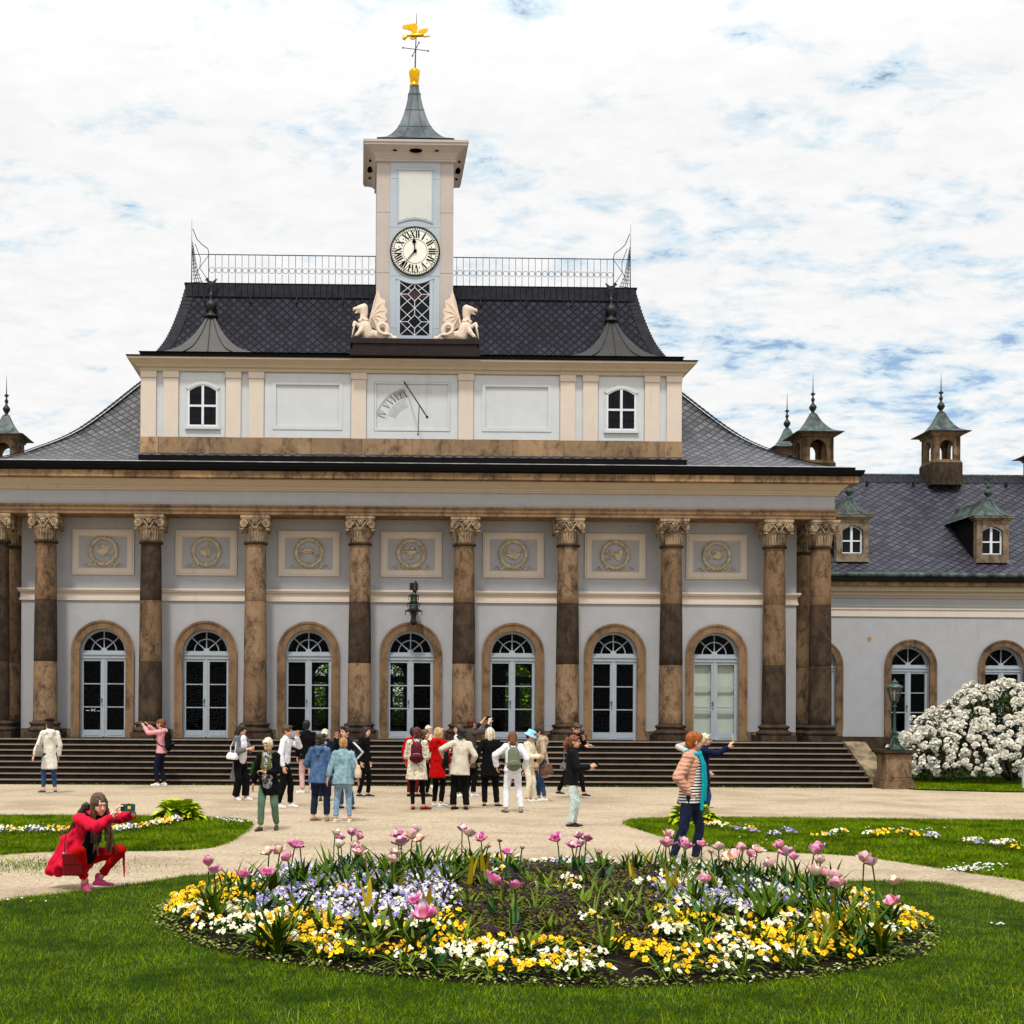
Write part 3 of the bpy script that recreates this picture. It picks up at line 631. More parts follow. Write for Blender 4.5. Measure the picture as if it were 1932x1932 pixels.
def curve_strip(m, c, r, a0, a1, w, y, n=24, mi=0):
    for k in range(n):
        a, b = R(a0+(a1-a0)*k/n), R(a0+(a1-a0)*(k+1)/n); q = lambda rr, t: (c[0]+rr*math.cos(t), c[1]+rr*math.sin(t)); m.prism([q(r, a), q(r+w, a), q(r+w, b), q(r, b)][::-1], y-.006, y-.002, mi)
m = MB(); c = (.02, 10.52); yb = AY+.05
for r, w in ((1.13, .012), (1.10, .012), (.80, .008)): curve_strip(m, c, r, 105, 170, w, yb)
def stroke(m, p, q, w, y, th=.005, mi=0, M=None):
    p = Vector((p[0], 0, p[1])); q = Vector((q[0], 0, q[1])); t = (q-p).normalized(); n = Vector((-t.z, 0, t.x))*w/2
    P4 = [p-n, q-n, q+n, p+n]; v = [Vector((a.x, y-th, a.z)) for a in P4]+[Vector((a.x, y, a.z)) for a in P4]
    m.add(v, [(0, 1, 2, 3), (7, 6, 5, 4), (0, 4, 5, 1), (1, 5, 6, 2), (2, 6, 7, 3), (3, 7, 4, 0)], mi, M=M)
def roman(m, s, cx, cz, h, ang, y, mi=0, wf=.17, th=.006):
    """upright serif numeral centred on (cx,cz), turned by ang"""
    W_ = {'I': .34, 'V': .72, 'X': .72}; tot = sum(W_[ch] for ch in s)*h; x = -tot/2; ca, sa = math.cos(ang), math.sin(ang)
    T = lambda p: (cx+p[0]*ca-p[1]*sa, cz+p[0]*sa+p[1]*ca)
    for ch in s:
        w = W_[ch]*h; a, b = x+.06*h, x+w-.06*h; mid = (a+b)/2; t = h/2
        if ch == 'I': seg = [((mid, -t), (mid, t), wf), ((a, -t), (b, -t), .05), ((a, t), (b, t), .05)]
        elif ch == 'V': seg = [((a+.05*h, t), (mid, -t), wf), ((b-.05*h, t), (mid, -t), .06), ((a-.04*h, t), (a+.2*h, t), .05), ((b-.2*h, t), (b+.04*h, t), .05)]
        else: seg = [((a+.05*h, t), (b-.05*h, -t), wf), ((b-.05*h, t), (a+.05*h, -t), .06), ((a-.04*h, t), (a+.2*h, t), .05), ((b-.2*h, t), (b+.04*h, t), .05), ((a-.04*h, -t), (a+.2*h, -t), .05), ((b-.2*h, -t), (b+.04*h, -t), .05)]
        for p, q, ww in seg: stroke(m, T(p), T(q), ww*h, y, th, mi)
        x += w
for s_, a in (('IV', 160), ('V', 143), ('VI', 131), ('VII', 121), ('VIII', 113), ('IX', 107)): roman(m, s_, c[0]+.97*math.cos(R(a)), c[1]+.97*math.sin(R(a)), .21, R(a-90), yb-.002)
for a in range(106, 160, 3): stroke(m, (c[0]+.55*math.cos(R(a)), c[1]+.55*math.sin(R(a))), (c[0]+.78*math.cos(R(a)), c[1]+.78*math.sin(R(a))), .006, yb-.001)
m.obj('dial_markings', M_faded, sd_)
m = MB(); m.tube([(-.25, yb-.02, 11.82), (.40, yb-.85, 10.58)], .020, 6).ball((.40, yb-.85, 10.58), .045, n=8).tube([(.18, yb-.57, 11.0), (.16, yb-.35, 10.18)], .012, 6).ball((.16, yb-.35, 10.18), .03, n=6); m.obj('gnomon', M_iron, sd_)
def seg_window(cx, parent, name='attic_window'):
    m = MB(); w, z0, z1, y = .44, 10.42, 11.50, AY+.02; arc = [(cx-w+2*w*k/10, z1+.16*math.sin(PI*k/10)) for k in range(11)]; a2 = [(cx-w+.04+2*(w-.04)*k/10, z1-.03+.16*math.sin(PI*k/10)) for k in range(11)]
    m.box(cx-w, cx-w+.05, y-.05, y-.002, z0, z1).box(cx+w-.05, cx+w, y-.05, y-.002, z0, z1).box(cx-w+.051, cx+w-.051, y-.05, y-.002, z0, z0+.05)
    for k in range(10): m.prism([arc[k], a2[k], a2[k+1], arc[k+1]], y-.05, y-.002)
    m.box(cx-.035, cx+.035, y-.06, y-.003, z0+.051, z1+.12).box(cx-w+.051, cx-.036, y-.055, y-.003, 11.0, 11.06).box(cx+.036, cx+w-.051, y-.055, y-.003, 11.0, 11.06)
    d = m.obj(name, M_whiteframe, parent); m = MB(); m.prism([(cx-w+.02, z0+.02), (cx+w-.02, z0+.02)]+[(cx+w-.02-2*(w-.02)*k/10, z1-.01+.15*math.sin(PI*k/10)) for k in range(11)], y-.015, y-.001)
    m.obj('pane', M_darkglass, d); m = MB()
    for xx in (cx-.24, cx+.24): m.box(xx-.006, xx+.006, y-.022, y-.016, z0+.05, z1+.05)
    for zz in (10.72, 11.3): m.box(cx-w+.05, cx+w-.05, y-.024, y-.0165, zz-.005, zz+.005)
    m.obj('leading', M_gutter, d)
    m = MB(); arc2 = [(cx-w-.06+2*(w+.06)*k/10, z1+.03+.17*math.sin(PI*k/10)) for k in range(11)]
    for k in range(10): m.prism([(arc2[k][0], arc2[k][1]+.05), arc[k], arc[k+1], (arc2[k+1][0], arc2[k+1][1]+.05)], y-.07, y-.003)
    m.box(cx-w-.06, cx-w-.002, y-.03, y-.003, z0, z1).box(cx+w+.002, cx+w+.06, y-.03, y-.003, z0, z1).box(cx-w-.08, cx+w+.08, y-.08, y-.002, z0-.08, z0-.002); m.obj('window_surround', M_attic, d)
seg_window(-6.2, pal); seg_window(6.22, pal)

# ---- mansard
m = MB(); MS = curve([(0, 12.62), (.30, 13.2), (.58, 14.05), (.81, 15.0)], 4); hip_roof(m, MS, 7.68, .92, 9.5); P(m, 'mansard_roof', M_slate2)
m = MB(); m.box(-6.92, 6.92, 1.66, 8.76, 15.0, 15.06); P(m, 'ridge_capping', M_gutter)
m = MB(); x = -6.84
while x < 6.8:                                           # course of long slates under the ridge
    dz = random.uniform(-.02, .02); m.box(x, x+.17, 1.60+dz*.3, 1.70, 14.62, 14.99); x += .185
for sx in (-1, 1):
    for k in range(26):
        t = k/26; j = t*(len(MS)-1); a = int(j); fr = j-a; i0 = MS[a][0]+(MS[min(a+1, len(MS)-1)][0]-MS[a][0])*fr; z0 = MS[a][1]+(MS[min(a+1, len(MS)-1)][1]-MS[a][1])*fr
        xx = sx*(7.68-i0); m.add([(xx, .90+i0, z0), (xx-sx*.32, .90+i0-.008, z0-.02), (xx-sx*.32, .90+i0+.02, z0+.09), (xx, .90+i0+.03, z0+.11)], [(0, 1, 2, 3)])
P(m, 'ridge_slates', M_slateridge)
m = MB()
for k in range(10): x = -6.3+1.4*k; m.box(x-.015, x+.015, 1.50, 1.60, 14.42, 14.60)
P(m, 'snow_hook', M_iron)
for sx in (-1, 1):                                       # flared metal cap over each end window, with finial and cockerel
    x = sx*6.08; m = MB(); prof = curve([(1.36, 12.66), (.86, 12.86), (.46, 13.28), (.20, 13.75), (.10, 14.0)], 4)
    v = []; f = []
    for w, z in prof: t = (z-12.66)/1.34; v += [(x-w, .66+.75*t, z), (x+w, .66+.75*t, z), (x+w, 1.9, z), (x-w, 1.9, z)]
    for j in range(len(prof)-1):
        for k in range(4): f.append((j*4+k, j*4+(k+1) % 4, (j+1)*4+(k+1) % 4, (j+1)*4+k))
    m.add(v, f); m.add(v[-4:], [(0, 1, 2, 3)])
    for w in (-.55, 0, .55):                             # standing seams
        pts = [(x+q*w, .655+.75*((z-12.66)/1.34)-.012, z) for q, z in prof]; m.tube(pts, .014, 4)
    d = P(m, 'window_roof', M_dormerlead)
    m = MB(); m.lathe([(.20, 13.93), (.21, 14.0), (.13, 14.04), (.08, 14.10), (.09, 14.14), (.165, 14.22), (.175, 14.29), (.15, 14.38), (.07, 14.44), (.04, 14.50), (.07, 14.55), (.08, 14.60), (.05, 14.66), (.02, 14.70), (.015, 14.9)], (x, 1.45), 14)
    m.obj('finial', M_iron, d); m = MB(); q = [(-.10, 0), (-.03, -.05), (.08, -.03), (.14, .06), (.19, .15), (.11, .12), (.05, .06), (-.05, .08), (-.08, .15), (-.13, .18), (-.16, .13), (-.19, .10), (-.14, .08)]
    if sx > 0: q = [(-a, b) for a, b in q][::-1]
    m.prism([(x+a, 14.96+b) for a, b in q], 1.435, 1.465); m.obj('cockerel', M_iron, d)
# ---- roof railing
def railing(x0, x1, corner):
    m = MB(); y, z0, z1 = 1.95, 15.12, 16.02
    m.tube([(x0, y, z1), (x1, y, z1)], .016, 5).tube([(x0, y, z0), (x1, y, z0)], .014, 5); n = int(abs(x1-x0)/.2); st = (x1-x0)/n
    for k in range(n+1): x = x0+st*k; m.tube([(x, y, z0), (x, y, z1)], .0075, 4)
    for k in range(n): cx = x0+st*(k+.5); m.tube([(cx+.083*math.cos(2*PI*j/10), y, 15.54+.083*math.sin(2*PI*j/10)) for j in range(10)], .0075, 4, closed=True)
    for k in range(5): x = x0+(x1-x0)*(k+.5)/5; m.tube([(x, y, 15.06), (x, y+.1, z0)], .014, 4)
    r = P(m, 'roof_railing', M_iron); m = MB(); s_ = 1 if corner > 0 else -1; xc = x1 if corner > 0 else x0; xt = xc+s_*.52
    m.tube([(xt, y, 15.06), (xt, y, 17.1)], .018, 5, r1=.004); m.tube([(xc, y, z0), (xc, y, 16.1), (xc+s_*.03, y, 16.2), (xc+s_*.2, y, 16.32), (xc+s_*.36, y, 16.48), (xt-s_*.03, y, 16.8)], .013, 5)
    m.tube([(xc, y, 16.02), (xt, y, 16.02)], .012, 4)
    for t in (.12, .2, .3, .4): m.tube([(xt-s_*t*.9, y, 15.06), (xt-s_*t*.45, y, 15.5), (xt-s_*.02, y, 16.0+t)], .010, 4)
    m.tube([(xc, y, 16.0), (xt-s_*.2, y, 15.55), (xt-s_*.12, y, 15.3)], .010, 4).tube([(xc, y, 15.2), (xt-s_*.25, y, 15.6), (xc+s_*.25, y, 15.9), (xt-s_*.1, y, 16.35)], .010, 4)
    for k in range(7): z = 15.15+k*.11; w = .34*(1-k/8); m.tube([(xt, y, z), (xt-s_*w, y, z+.04)], .009, 4)
    m.obj('corner_scroll', M_iron, r)
railing(-6.22, -1.1, -1); railing(1.2, 6.25, 1)

# ---- clock tower
TX, TY = .06, .72; TW = 1.145
m = MB(); m.box(TX-TW, TX+TW, TY, TY+2.2, 12.6, 18.46); P(m, 'tower_wall', M_pink)
m = MB(); m.box(TX-.74, TX+.74, TY-.02, TY-.002, 12.97, 18.42)
for z in (13.45, 15.0, 16.45, 17.9): m.box(TX-.735, TX+.735, TY-.024, TY-.021, z-.004, z+.004, 1)
P(m, 'tower_front_panel', [M_towerblue, M_faded])
m = MB()
for sx in (-1, 1):
    for z in (15.1, 16.9): a, b = sorted((TX+sx*.745, TX+sx*(TW-.004))); m.box(a, b, TY-.004, TY-.001, z-.006, z+.006)
P(m, 'tower_joint', M_faded)
m = MB(); y = TY-.02; m.prism([(TX-.49, 16.62), (TX-.3, 16.70), (TX, 16.74), (TX+.3, 16.70), (TX+.49, 16.62), (TX+.49, 18.14), (TX-.49, 18.14)][::1], y-.012, y-.002); d = P(m, 'blank_tower_panel', M_panelwhite)
m = MB(); m.box(TX-.53, TX+.53, y-.05, y-.003, 18.141, 18.19).box(TX-.52, TX-.491, y-.025, y-.003, 16.6, 18.14).box(TX+.491, TX+.52, y-.025, y-.003, 16.6, 18.14)
m.tube([(TX-.53+1.06*k/12, y-.012, 16.57+.12*math.sin(PI*k/12)) for k in range(13)], .022, 5); m.obj('panel_frame', M_towerblue, d)
def disc(m, c, r, y0, y1, n=48, mi=0): m.prism([(c[0]+r*math.cos(2*PI*k/n), c[1]+r*math.sin(2*PI*k/n)) for k in range(n)], y0, y1, mi)
CC = (TX, 15.72); m = MB(); disc(m, CC, .72, y-.05, y-.002); ck = P(m, 'clock', M_clockface)
m = MB(); m.tube([(CC[0]+.725*math.cos(2*PI*k/48), y-.05, CC[1]+.725*math.sin(2*PI*k/48)) for k in range(48)], .020, 6, closed=True); m.obj('clock_rim', M_black, ck)
m = MB(); yf = y-.05
for r in (.685, .625): curve_strip(m, CC, r, 0, 360, .008, yf, 60)
curve_strip(m, CC, .355, 0, 360, .010, yf, 48)
for k in range(60): a = R(6*k); w = .014 if k % 5 else .03; stroke(m, (CC[0]+.635*math.cos(a), CC[1]+.635*math.sin(a)), (CC[0]+.685*math.cos(a), CC[1]+.685*math.sin(a)), w, yf-.001)
for k, s_ in enumerate(('XII', 'I', 'II', 'III', 'IIII', 'V', 'VI', 'VII', 'VIII', 'IX', 'X', 'XI')):
    s_ = 'IV' if s_ == 'IIII' else s_; a = PI/2-R(30*k); roman(m, s_, CC[0]+.505*math.cos(a), CC[1]+.505*math.sin(a), .20, a-PI/2, yf-.001, wf=.20)
    a -= R(15); cx, cz = CC[0]+.50*math.cos(a), CC[1]+.50*math.sin(a); m.prism([(cx-.018, cz), (cx, cz-.03), (cx+.018, cz), (cx, cz+.03)], yf-.006, yf-.001)
m.obj('numerals', M_black, ck)
def hand(ang, L, w, name):
    m = MB(); a = PI/2-R(ang); t = Vector((math.cos(a), 0, math.sin(a))); n = Vector((-t.z, 0, t.x)); c = Vector((CC[0], yf-.03, CC[1]))
    pts = [(-.1*L, w*.5), (.0, w*.6), (.55*L, w*.45), (.62*L, w*1.9), (.72*L, w*1.6), (.85*L, w*.5), (L, 0.002)] if name == 'hour_hand' else [(-.12*L, w*.8), (0, w*.7), (.6*L, w*.4), (L, .003)]
    l = [c+t*d+n*q for d, q in pts]; r = [c+t*d-n*q for d, q in pts]; k = len(pts)
    v = l+r+[p+Vector((0, .01, 0)) for p in l+r]; f = [(i, i+1, i+1+k, i+k) for i in range(k-1)]; f += [(i+2*k, i+3*k, i+1+3*k, i+1+2*k) for i in range(k-1)]+[(i, i+2*k, i+1+2*k, i+1) for i in range(k-1)]+[(i+k, i+1+k, i+1+3*k, i+3*k) for i in range(k-1)]
    m.add(v, f); disc(m, CC, .05, yf-.04, yf-.005, 16); m.obj(name, M_black, ck)
hand(354, .42, .032, 'hour_hand'); hand(222, .52, .026, 'minute_hand')
# lattice window
m = MB(); zt, zb, w = 14.86, 13.22, .44
m.box(TX-w-.10, TX-w, y-.03, y-.002, zb-.10, zt+.04).box(TX+w, TX+w+.10, y-.03, y-.002, zb-.10, zt+.04).box(TX-w, TX+w, y-.03, y-.002, zb-.10, zb)
m.tube([(TX-w-.12+(2*w+.24)*k/12, y-.02, zt+.07-.16*math.sin(PI*k/12)) for k in range(13)], .028, 5)
top = [(TX-w+2*w*k/12, zt+.02-.12*math.sin(PI*k/12)) for k in range(13)]
for a, b in zip(top, top[1:]): m.prism([a, b, (b[0], b[1]+.12), (a[0], a[1]+.12)], y-.028, y-.002)
lw = P(m, 'lattice_window', M_towerblue)
m = MB(); m.box(TX-w, TX+w, y-.008, y-.002, zb, zt)
for sx in (0, .29, -.29): m.prism([(TX+sx-.2 if sx == 0 else TX+sx-.13, 14.40), (TX+sx, 14.22 if sx == 0 else 14.28), (TX+sx+(.2 if sx == 0 else .13), 14.40), (TX+sx, 14.58 if sx == 0 else 14.50)], y-.012, y-.0085, 1)
m.obj('pane', [M_darkglass, M_redglass], lw)
m = MB(); H_ = (zt-zb)/2; yl = y-.013
for q in range(2):
    z0 = zb+q*H_; mid = z0+H_/2; h4 = H_/4
    lines = [((-w, mid), (-.2, mid)), ((.2, mid), (w, mid)), ((-.2, mid), (0, mid+h4)), ((0, mid+h4), (.2, mid)), ((.2, mid), (0, mid-h4)), ((0, mid-h4), (-.2, mid)), ((0, mid+h4), (0, z0+H_)), ((0, mid-h4), (0, z0))]
    for sx in (-1, 1): lines += [((sx*w, mid), (0, z0+H_)), ((sx*w, mid), (0, z0)), ((sx*w, z0+H_), (sx*.1, mid+h4/2)), ((sx*w, z0), (sx*.1, mid-h4/2))]
    for a, b in lines: m.tube([(TX+a[0], yl, min(a[1], zt-.06)), (TX+b[0], yl, min(b[1], zt-.06))], .012, 4)
m.obj('glazing_bars', M_whiteframe, lw)
# tower eave with coved underside and round holes
def ring_c(m, prof, cx, cy, h, mi=0):
    v = []; f = []
    for p, z in prof: r = h+p; v += [(cx-r, cy-r, z), (cx+r, cy-r, z), (cx+r, cy+r, z), (cx-r, cy+r, z)]
    for j in range(len(prof)-1):
        for k in range(4): f.append((j*4+k, j*4+(k+1) % 4, (j+1)*4+(k+1) % 4, (j+1)*4+k))
    m.add(v, f, mi)
TC = TY+1.1; m = MB(); ring_c(m, [(.0, 18.38), (.05, 18.39), (.05, 18.44), (.02, 18.45), (.05, 18.52), (.14, 18.62), (.28, 18.70), (.38, 18.74), (.38, 18.80), (.41, 18.81), (.41, 18.88), (.2, 18.90)], TX, TC, TW); te = P(m, 'tower_eave', M_pink)
m = MB()
for a in range(4):
    Rm = Matrix.Translation((TX, TC, 0)) @ Matrix.Rotation(a*PI/2, 4, 'Z')
    for xx, r in ((0, .2), (-.62, .07), (.62, .07)): m.ball((xx, -TW-.19, 18.645), r, n=14, sc=(1, .55 if r > .1 else 1, .32), M=Rm, rot=Matrix.Rotation(R(35), 3, 'X').to_quaternion())
m.obj('eave_vent', M_black, te)
m = MB(); ring_c(m, [(.02, 18.885), (.02, 19.06), (.04, 19.07), (.04, 19.10), (-.3, 19.12)], TX, TC, TW-.03); P(m, 'tower_upstand', M_gutter)
m = MB(); prof = curve([(1.15, 19.11), (.80, 19.33), (.50, 19.75), (.29, 20.35), (.15, 21.0), (.12, 21.2)], 6)
m.sqlathe(prof, (TX, TC))
for a in range(4):
    Rm = Matrix.Translation((TX, TC, 0)) @ Matrix.Rotation(a*PI/2, 4, 'Z')
    m.tube([(r*.42, -r-.004, z) for r, z in prof], .010, 4, M=Rm).tube([(-r*.42, -r-.004, z) for r, z in prof], .010, 4, M=Rm)
    for z in (19.75, 20.35, 20.9): r = min(q for q, zz in prof if zz <= z+.01); m.tube([(-r, -r-.004, z), (r, -r-.004, z)], .008, 4, M=Rm)
tr = P(m, 'tower_roof', M_towerroof)
m = MB(); m.lathe([(.135, 21.18), (.15, 21.2), (.15, 21.24), (.11, 21.27), (.115, 21.32), (.145, 21.45), (.16, 21.58), (.155, 21.66), (.12, 21.72), (.03, 21.75)], (TX, TC), 16)
for k in range(10): a = 2*PI*k/10; m.cap((TX+.115*math.cos(a), TC+.115*math.sin(a), 21.32), (TX+.15*math.cos(a), TC+.15*math.sin(a), 21.66), .02, .035, .7, (-math.sin(a), math.cos(a), 0), 6)
m.obj('gilded_finial', M_gold, tr)
m = MB(); m.tube([(TX+.02, TC, 21.7), (TX+.05, TC, 23.0), (TX+.06, TC, 23.45)], .022, 6, 0, r1=.006)
for a in (12, 102): c = Vector((TX+.035, TC, 22.34)); t = Vector((math.cos(R(a)), math.sin(R(a)), 0)); m.tube([c-t*.40, c+t*.40], .012, 5).ball(c+t*.40, .03, n=6).ball(c-t*.40, .03, n=6)
wv = P(m, 'weather_vane', M_iron)
def winged(name, parent):
    m = MB(); X0, Z0 = TX+.05, 22.78; p = lambda q: [(X0+a, Z0+b) for a, b in q]
    m.cap((X0-.12, TC, Z0-.02), (X0+.18, TC, Z0+.0), .075, .06, .8, (0, 1, 0), 8).cap((X0-.12, TC, Z0-.02), (X0-.27, TC, Z0-.02), .05, .035, n=8).cap((X0-.27, TC, Z0-.02), (X0-.36, TC, Z0-.10), .05, .05, n=8).ball((X0-.37, TC, Z0-.10), .06, n=8, sc=(1, .7, 1.2)).cap((X0-.38, TC, Z0-.06), (X0-.42, TC, Z0), .02, .008, n=6)
    m.tube([(X0+.15, TC, Z0-.01), (X0+.27, TC, Z0-.05), (X0+.37, TC, Z0-.02), (X0+.42, TC, Z0-.04)], .025, 6, r1=.02); m.ball((X0+.40, TC, Z0-.03), .03, n=6); m.tube([(X0-.02, TC, Z0-.05), (X0-.08, TC, Z0-.13), (X0-.2, TC, Z0-.10)], .03, 6, r1=.02)
    m.prism(p([(.0, .02), (.05, .20), (.02, .32), (-.10, .33), (-.25, .30), (-.40, .27), (-.43, .20), (-.38, .16), (-.28, .15), (-.18, .12), (-.10, .02)]), TC-.05, TC-.02); m.prism(p([(.05, .02), (.22, .06), (.33, .12), (.38, .20), (.27, .22), (.18, .20), (.06, .14)]), TC+.01, TC+.04)
    m.obj(name, M_gold, parent)
winged('gilded_bird', wv)
# plinth under tower and dragons
m = MB(); m.box(-1.86, 1.96, .0, .92, 12.44, 12.62).box(-1.78, 1.88, .04, .90, 12.625, 12.78).box(-1.84, 1.94, .0, .90, 12.785, 12.93); P(m, 'tower_plinth', M_copperbrown)

# ---- wreath panels
def ribbon(m, x, y, z, sx):
    pts = []
    for k in range(22):
        t = k/21; pts.append((x+sx*(.02+.55*t), y-.03-.02*math.sin(t*19), z-.02+.055*math.sin(t*17)*(1-.3*t)+.05*t))
    m.tube(pts, .030, 6, flat=.45, r1=.022)
def emblem(m, i, x, y, z):
    B = lambda a, b, r, r2=None: m.cap((x+a[0], y-.03, z+a[1]), (x+b[0], y-.03, z+b[1]), r, r2 or r, n=7)
    if i == 0:
        m.prism([(x-.24, z-.02), (x+.0, z-.18), (x+.22, z+.08), (x-.02, z+.20)], y-.05, y-.002)
        for k in range(4): B((-.18+.055*k, .03+.035*k), (.03+.05*k, -.11+.05*k), .012)
        B((-.14, .17), (.1, .12), .03); B((.08, -.12), (.2, -.16), .015); B((.12, -.17), (.16, -.08), .012)
    elif i == 1:
        m.ball((x-.05, y-.02, z-.02), .16, sc=(1.05, .3, .8), n=12); m.ball((x+.07, y-.03, z+.0), .10, sc=(1, .4, 1), n=10)
        for a in (40, 60, 78, 20, 0): B((0, 0), (.26*math.cos(R(a)), .22*math.sin(R(a))), .016)
        for a in (230, 270, 310): B((0, -.05), (.17*math.cos(R(a)), -.02+.17*math.sin(R(a))), .022)
        for a in range(5): m.ball((x-.12+.05*a, y-.075, z+.05-.02*a), .018, n=6)
    elif i == 2:
        B((-.26, .02), (-.05, .08), .04, .06); B((-.05, .08), (.12, .05), .06, .05); B((.12, .05), (.27, -.08), .05, .02); B((-.24, -.05), (.0, .0), .03); B((.02, .02), (.22, -.13), .025); B((-.16, .03), (-.2, -.12), .02)
    elif i == 3:
        m.lathe([(.03, -.17), (.10, -.17), (.11, -.14), (.03, -.11), (.03, -.08), (.14, -.04), (.20, .02), (.24, .04), (.24, .06)], n=14, M=Matrix.Translation((x, y-.03, z)) @ Matrix.Diagonal((1, .25, 1, 1)))
        for k in range(17): a = random.uniform(-.22, .22); m.ball((x+a, y-.05, z+.07+random.uniform(0, .13)*(1-abs(a)*2.5)), .038, n=7)
        B((-.2, .08), (-.27, .0), .018); B((.2, .08), (.27, .0), .018)
    elif i == 4:
        m.prism([(x-.24, z-.03), (x+.02, z-.17), (x+.10, z-.15), (x+.24, z+.02), (x-.05, z+.03)], y-.06, y-.002); B((-.26, .02), (.25, .06), .022); B((-.1, .0), (-.14, .19), .025, .035); B((-.2, .08), (.1, .0), .03); B((0, .05), (.24, .1), .014)
    elif i == 5:
        m.ball((x+.10, y-.02, z-.05), .12, sc=(1, .35, 1.15), n=12); m.ball((x+.16, y-.02, z+.04), .09, sc=(1, .35, 1), n=10); B((.12, -.02), (-.25, .06), .022); B((-.22, -.14), (.22, .15), .022); B((-.15, .13), (.05, -.14), .03, .015); B((-.25, -.02), (.0, .0), .018); B((-.12, -.16), (-.02, .1), .016)
    else:
        m.ball((x+.04, y-.02, z-.01), .15, sc=(1.2, .4, .85), n=12); m.ball((x+.0, y-.05, z+.06), .09, n=9, sc=(1, .5, 1)); B((-.27, -.12), (.0, -.02), .02); B((-.22, -.02), (.1, -.12), .022); B((.05, .1), (.2, .17), .03, .02); B((-.12, .1), (-.02, .16), .04)
for i, x in enumerate(DOORS):
    z0, z1 = 6.03, 7.37; m = MB(); sunk_frame(m, x-.91, x+.91, z0, z1, WY, .05, .045); sunk_frame(m, x-.86, x+.86, z0+.05, z1-.05, WY, .13, .06); sunk_frame(m, x-.73, x+.73, z0+.18, z1-.18, WY, .025, .03); d = P(m, 'relief_panel', M_cream)
    m = MB(); cz = 6.73; rr = .385
    m.tube([(x+rr*math.cos(2*PI*k/28), WY-.025, cz+rr*math.sin(2*PI*k/28)) for k in range(28)], .05, 8, closed=True)
    for k in range(34):
        a = 2*PI*k/34; sgn = -1 if math.cos(a) > 0 else 1
        for q, off in ((.045, .5), (0, .2), (-.045, .5)):
            aa = a+sgn*off*.2*0; p0 = Vector((x+(rr+q*.5)*math.cos(a), WY-.055, cz+(rr+q*.5)*math.sin(a))); p1 = Vector((x+(rr+q*1.6)*math.cos(a+sgn*.16), WY-.075, cz+(rr+q*1.6)*math.sin(a+sgn*.16))); m.cap(p0, p1, .022, .008, .6, n=5)
    m.ball((x, WY-.06, cz-rr), .07, n=8); m.obj('wreath', M_relief, d)
    m = MB(); ribbon(m, x, WY, cz-rr-.03, -1); ribbon(m, x, WY, cz-rr-.03, 1); m.cap((x-.02, WY-.06, cz-rr-.04), (x-.16, WY-.05, cz-rr+.02), .02, .045, n=6).cap((x+.02, WY-.06, cz-rr-.04), (x+.16, WY-.05, cz-rr+.02), .02, .045, n=6); m.obj('ribbon', M_relief, d)
    m = MB(); emblem(m, i, x, WY, cz+.01); m.obj('emblem', M_relief, d)
# ------------------------------------------------------------------ steps, cheeks, terrace
st = thing('stone_staircase', 'wide flight of eight dark sandstone steps in front of the palace columns', 'staircase', PAL_LOC, PAL_RZ)
XS = 12.43
for k in range(8):
    m = MB(); y0 = -2.9+.3*k; z = .15*(k+1); yb = -.78 if k == 7 else y0+.3
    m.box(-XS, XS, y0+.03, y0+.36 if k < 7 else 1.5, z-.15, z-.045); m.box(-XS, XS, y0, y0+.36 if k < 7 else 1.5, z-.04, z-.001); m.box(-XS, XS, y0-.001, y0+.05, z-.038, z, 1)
    m.obj('step', [M_step, M_litnosing], st)
for sx in (-1, 1):
    m = MB(); a, b = sorted((sx*12.44, sx*13.05)); prof = [(-2.62, .0), (-.35, .0), (-.35, 1.22), (-.8, 1.22), (-2.62, .30)]
    v = [(a, y, z) for y, z in prof]+[(b, y, z) for y, z in prof]; n = 5; m.add(v, [tuple(range(n)), tuple(range(2*n-1, n-1, -1))]+[(i, i+n, (i+1) % n+n, (i+1) % n) for i in range(n)])
    m.obj('cheek_wall', M_cheek, st)
m = MB(); m.box(-13.05, 13.05, 1.5, 25, -.2, 1.196).box(-13.05, -12.44, -.35, 1.49, -.2, 1.196).box(12.44, 13.05, -.35, 1.49, -.2, 1.196); o = m.obj('terrace', M_brown, None); o.location = PAL_LOC; o.rotation_euler = (0, 0, PAL_RZ); tag(o, kind='structure')
def palp(x, y, z=0): return Matrix.Translation(PAL_LOC) @ Matrix.Rotation(PAL_RZ, 4, 'Z') @ Vector((x, y, z))
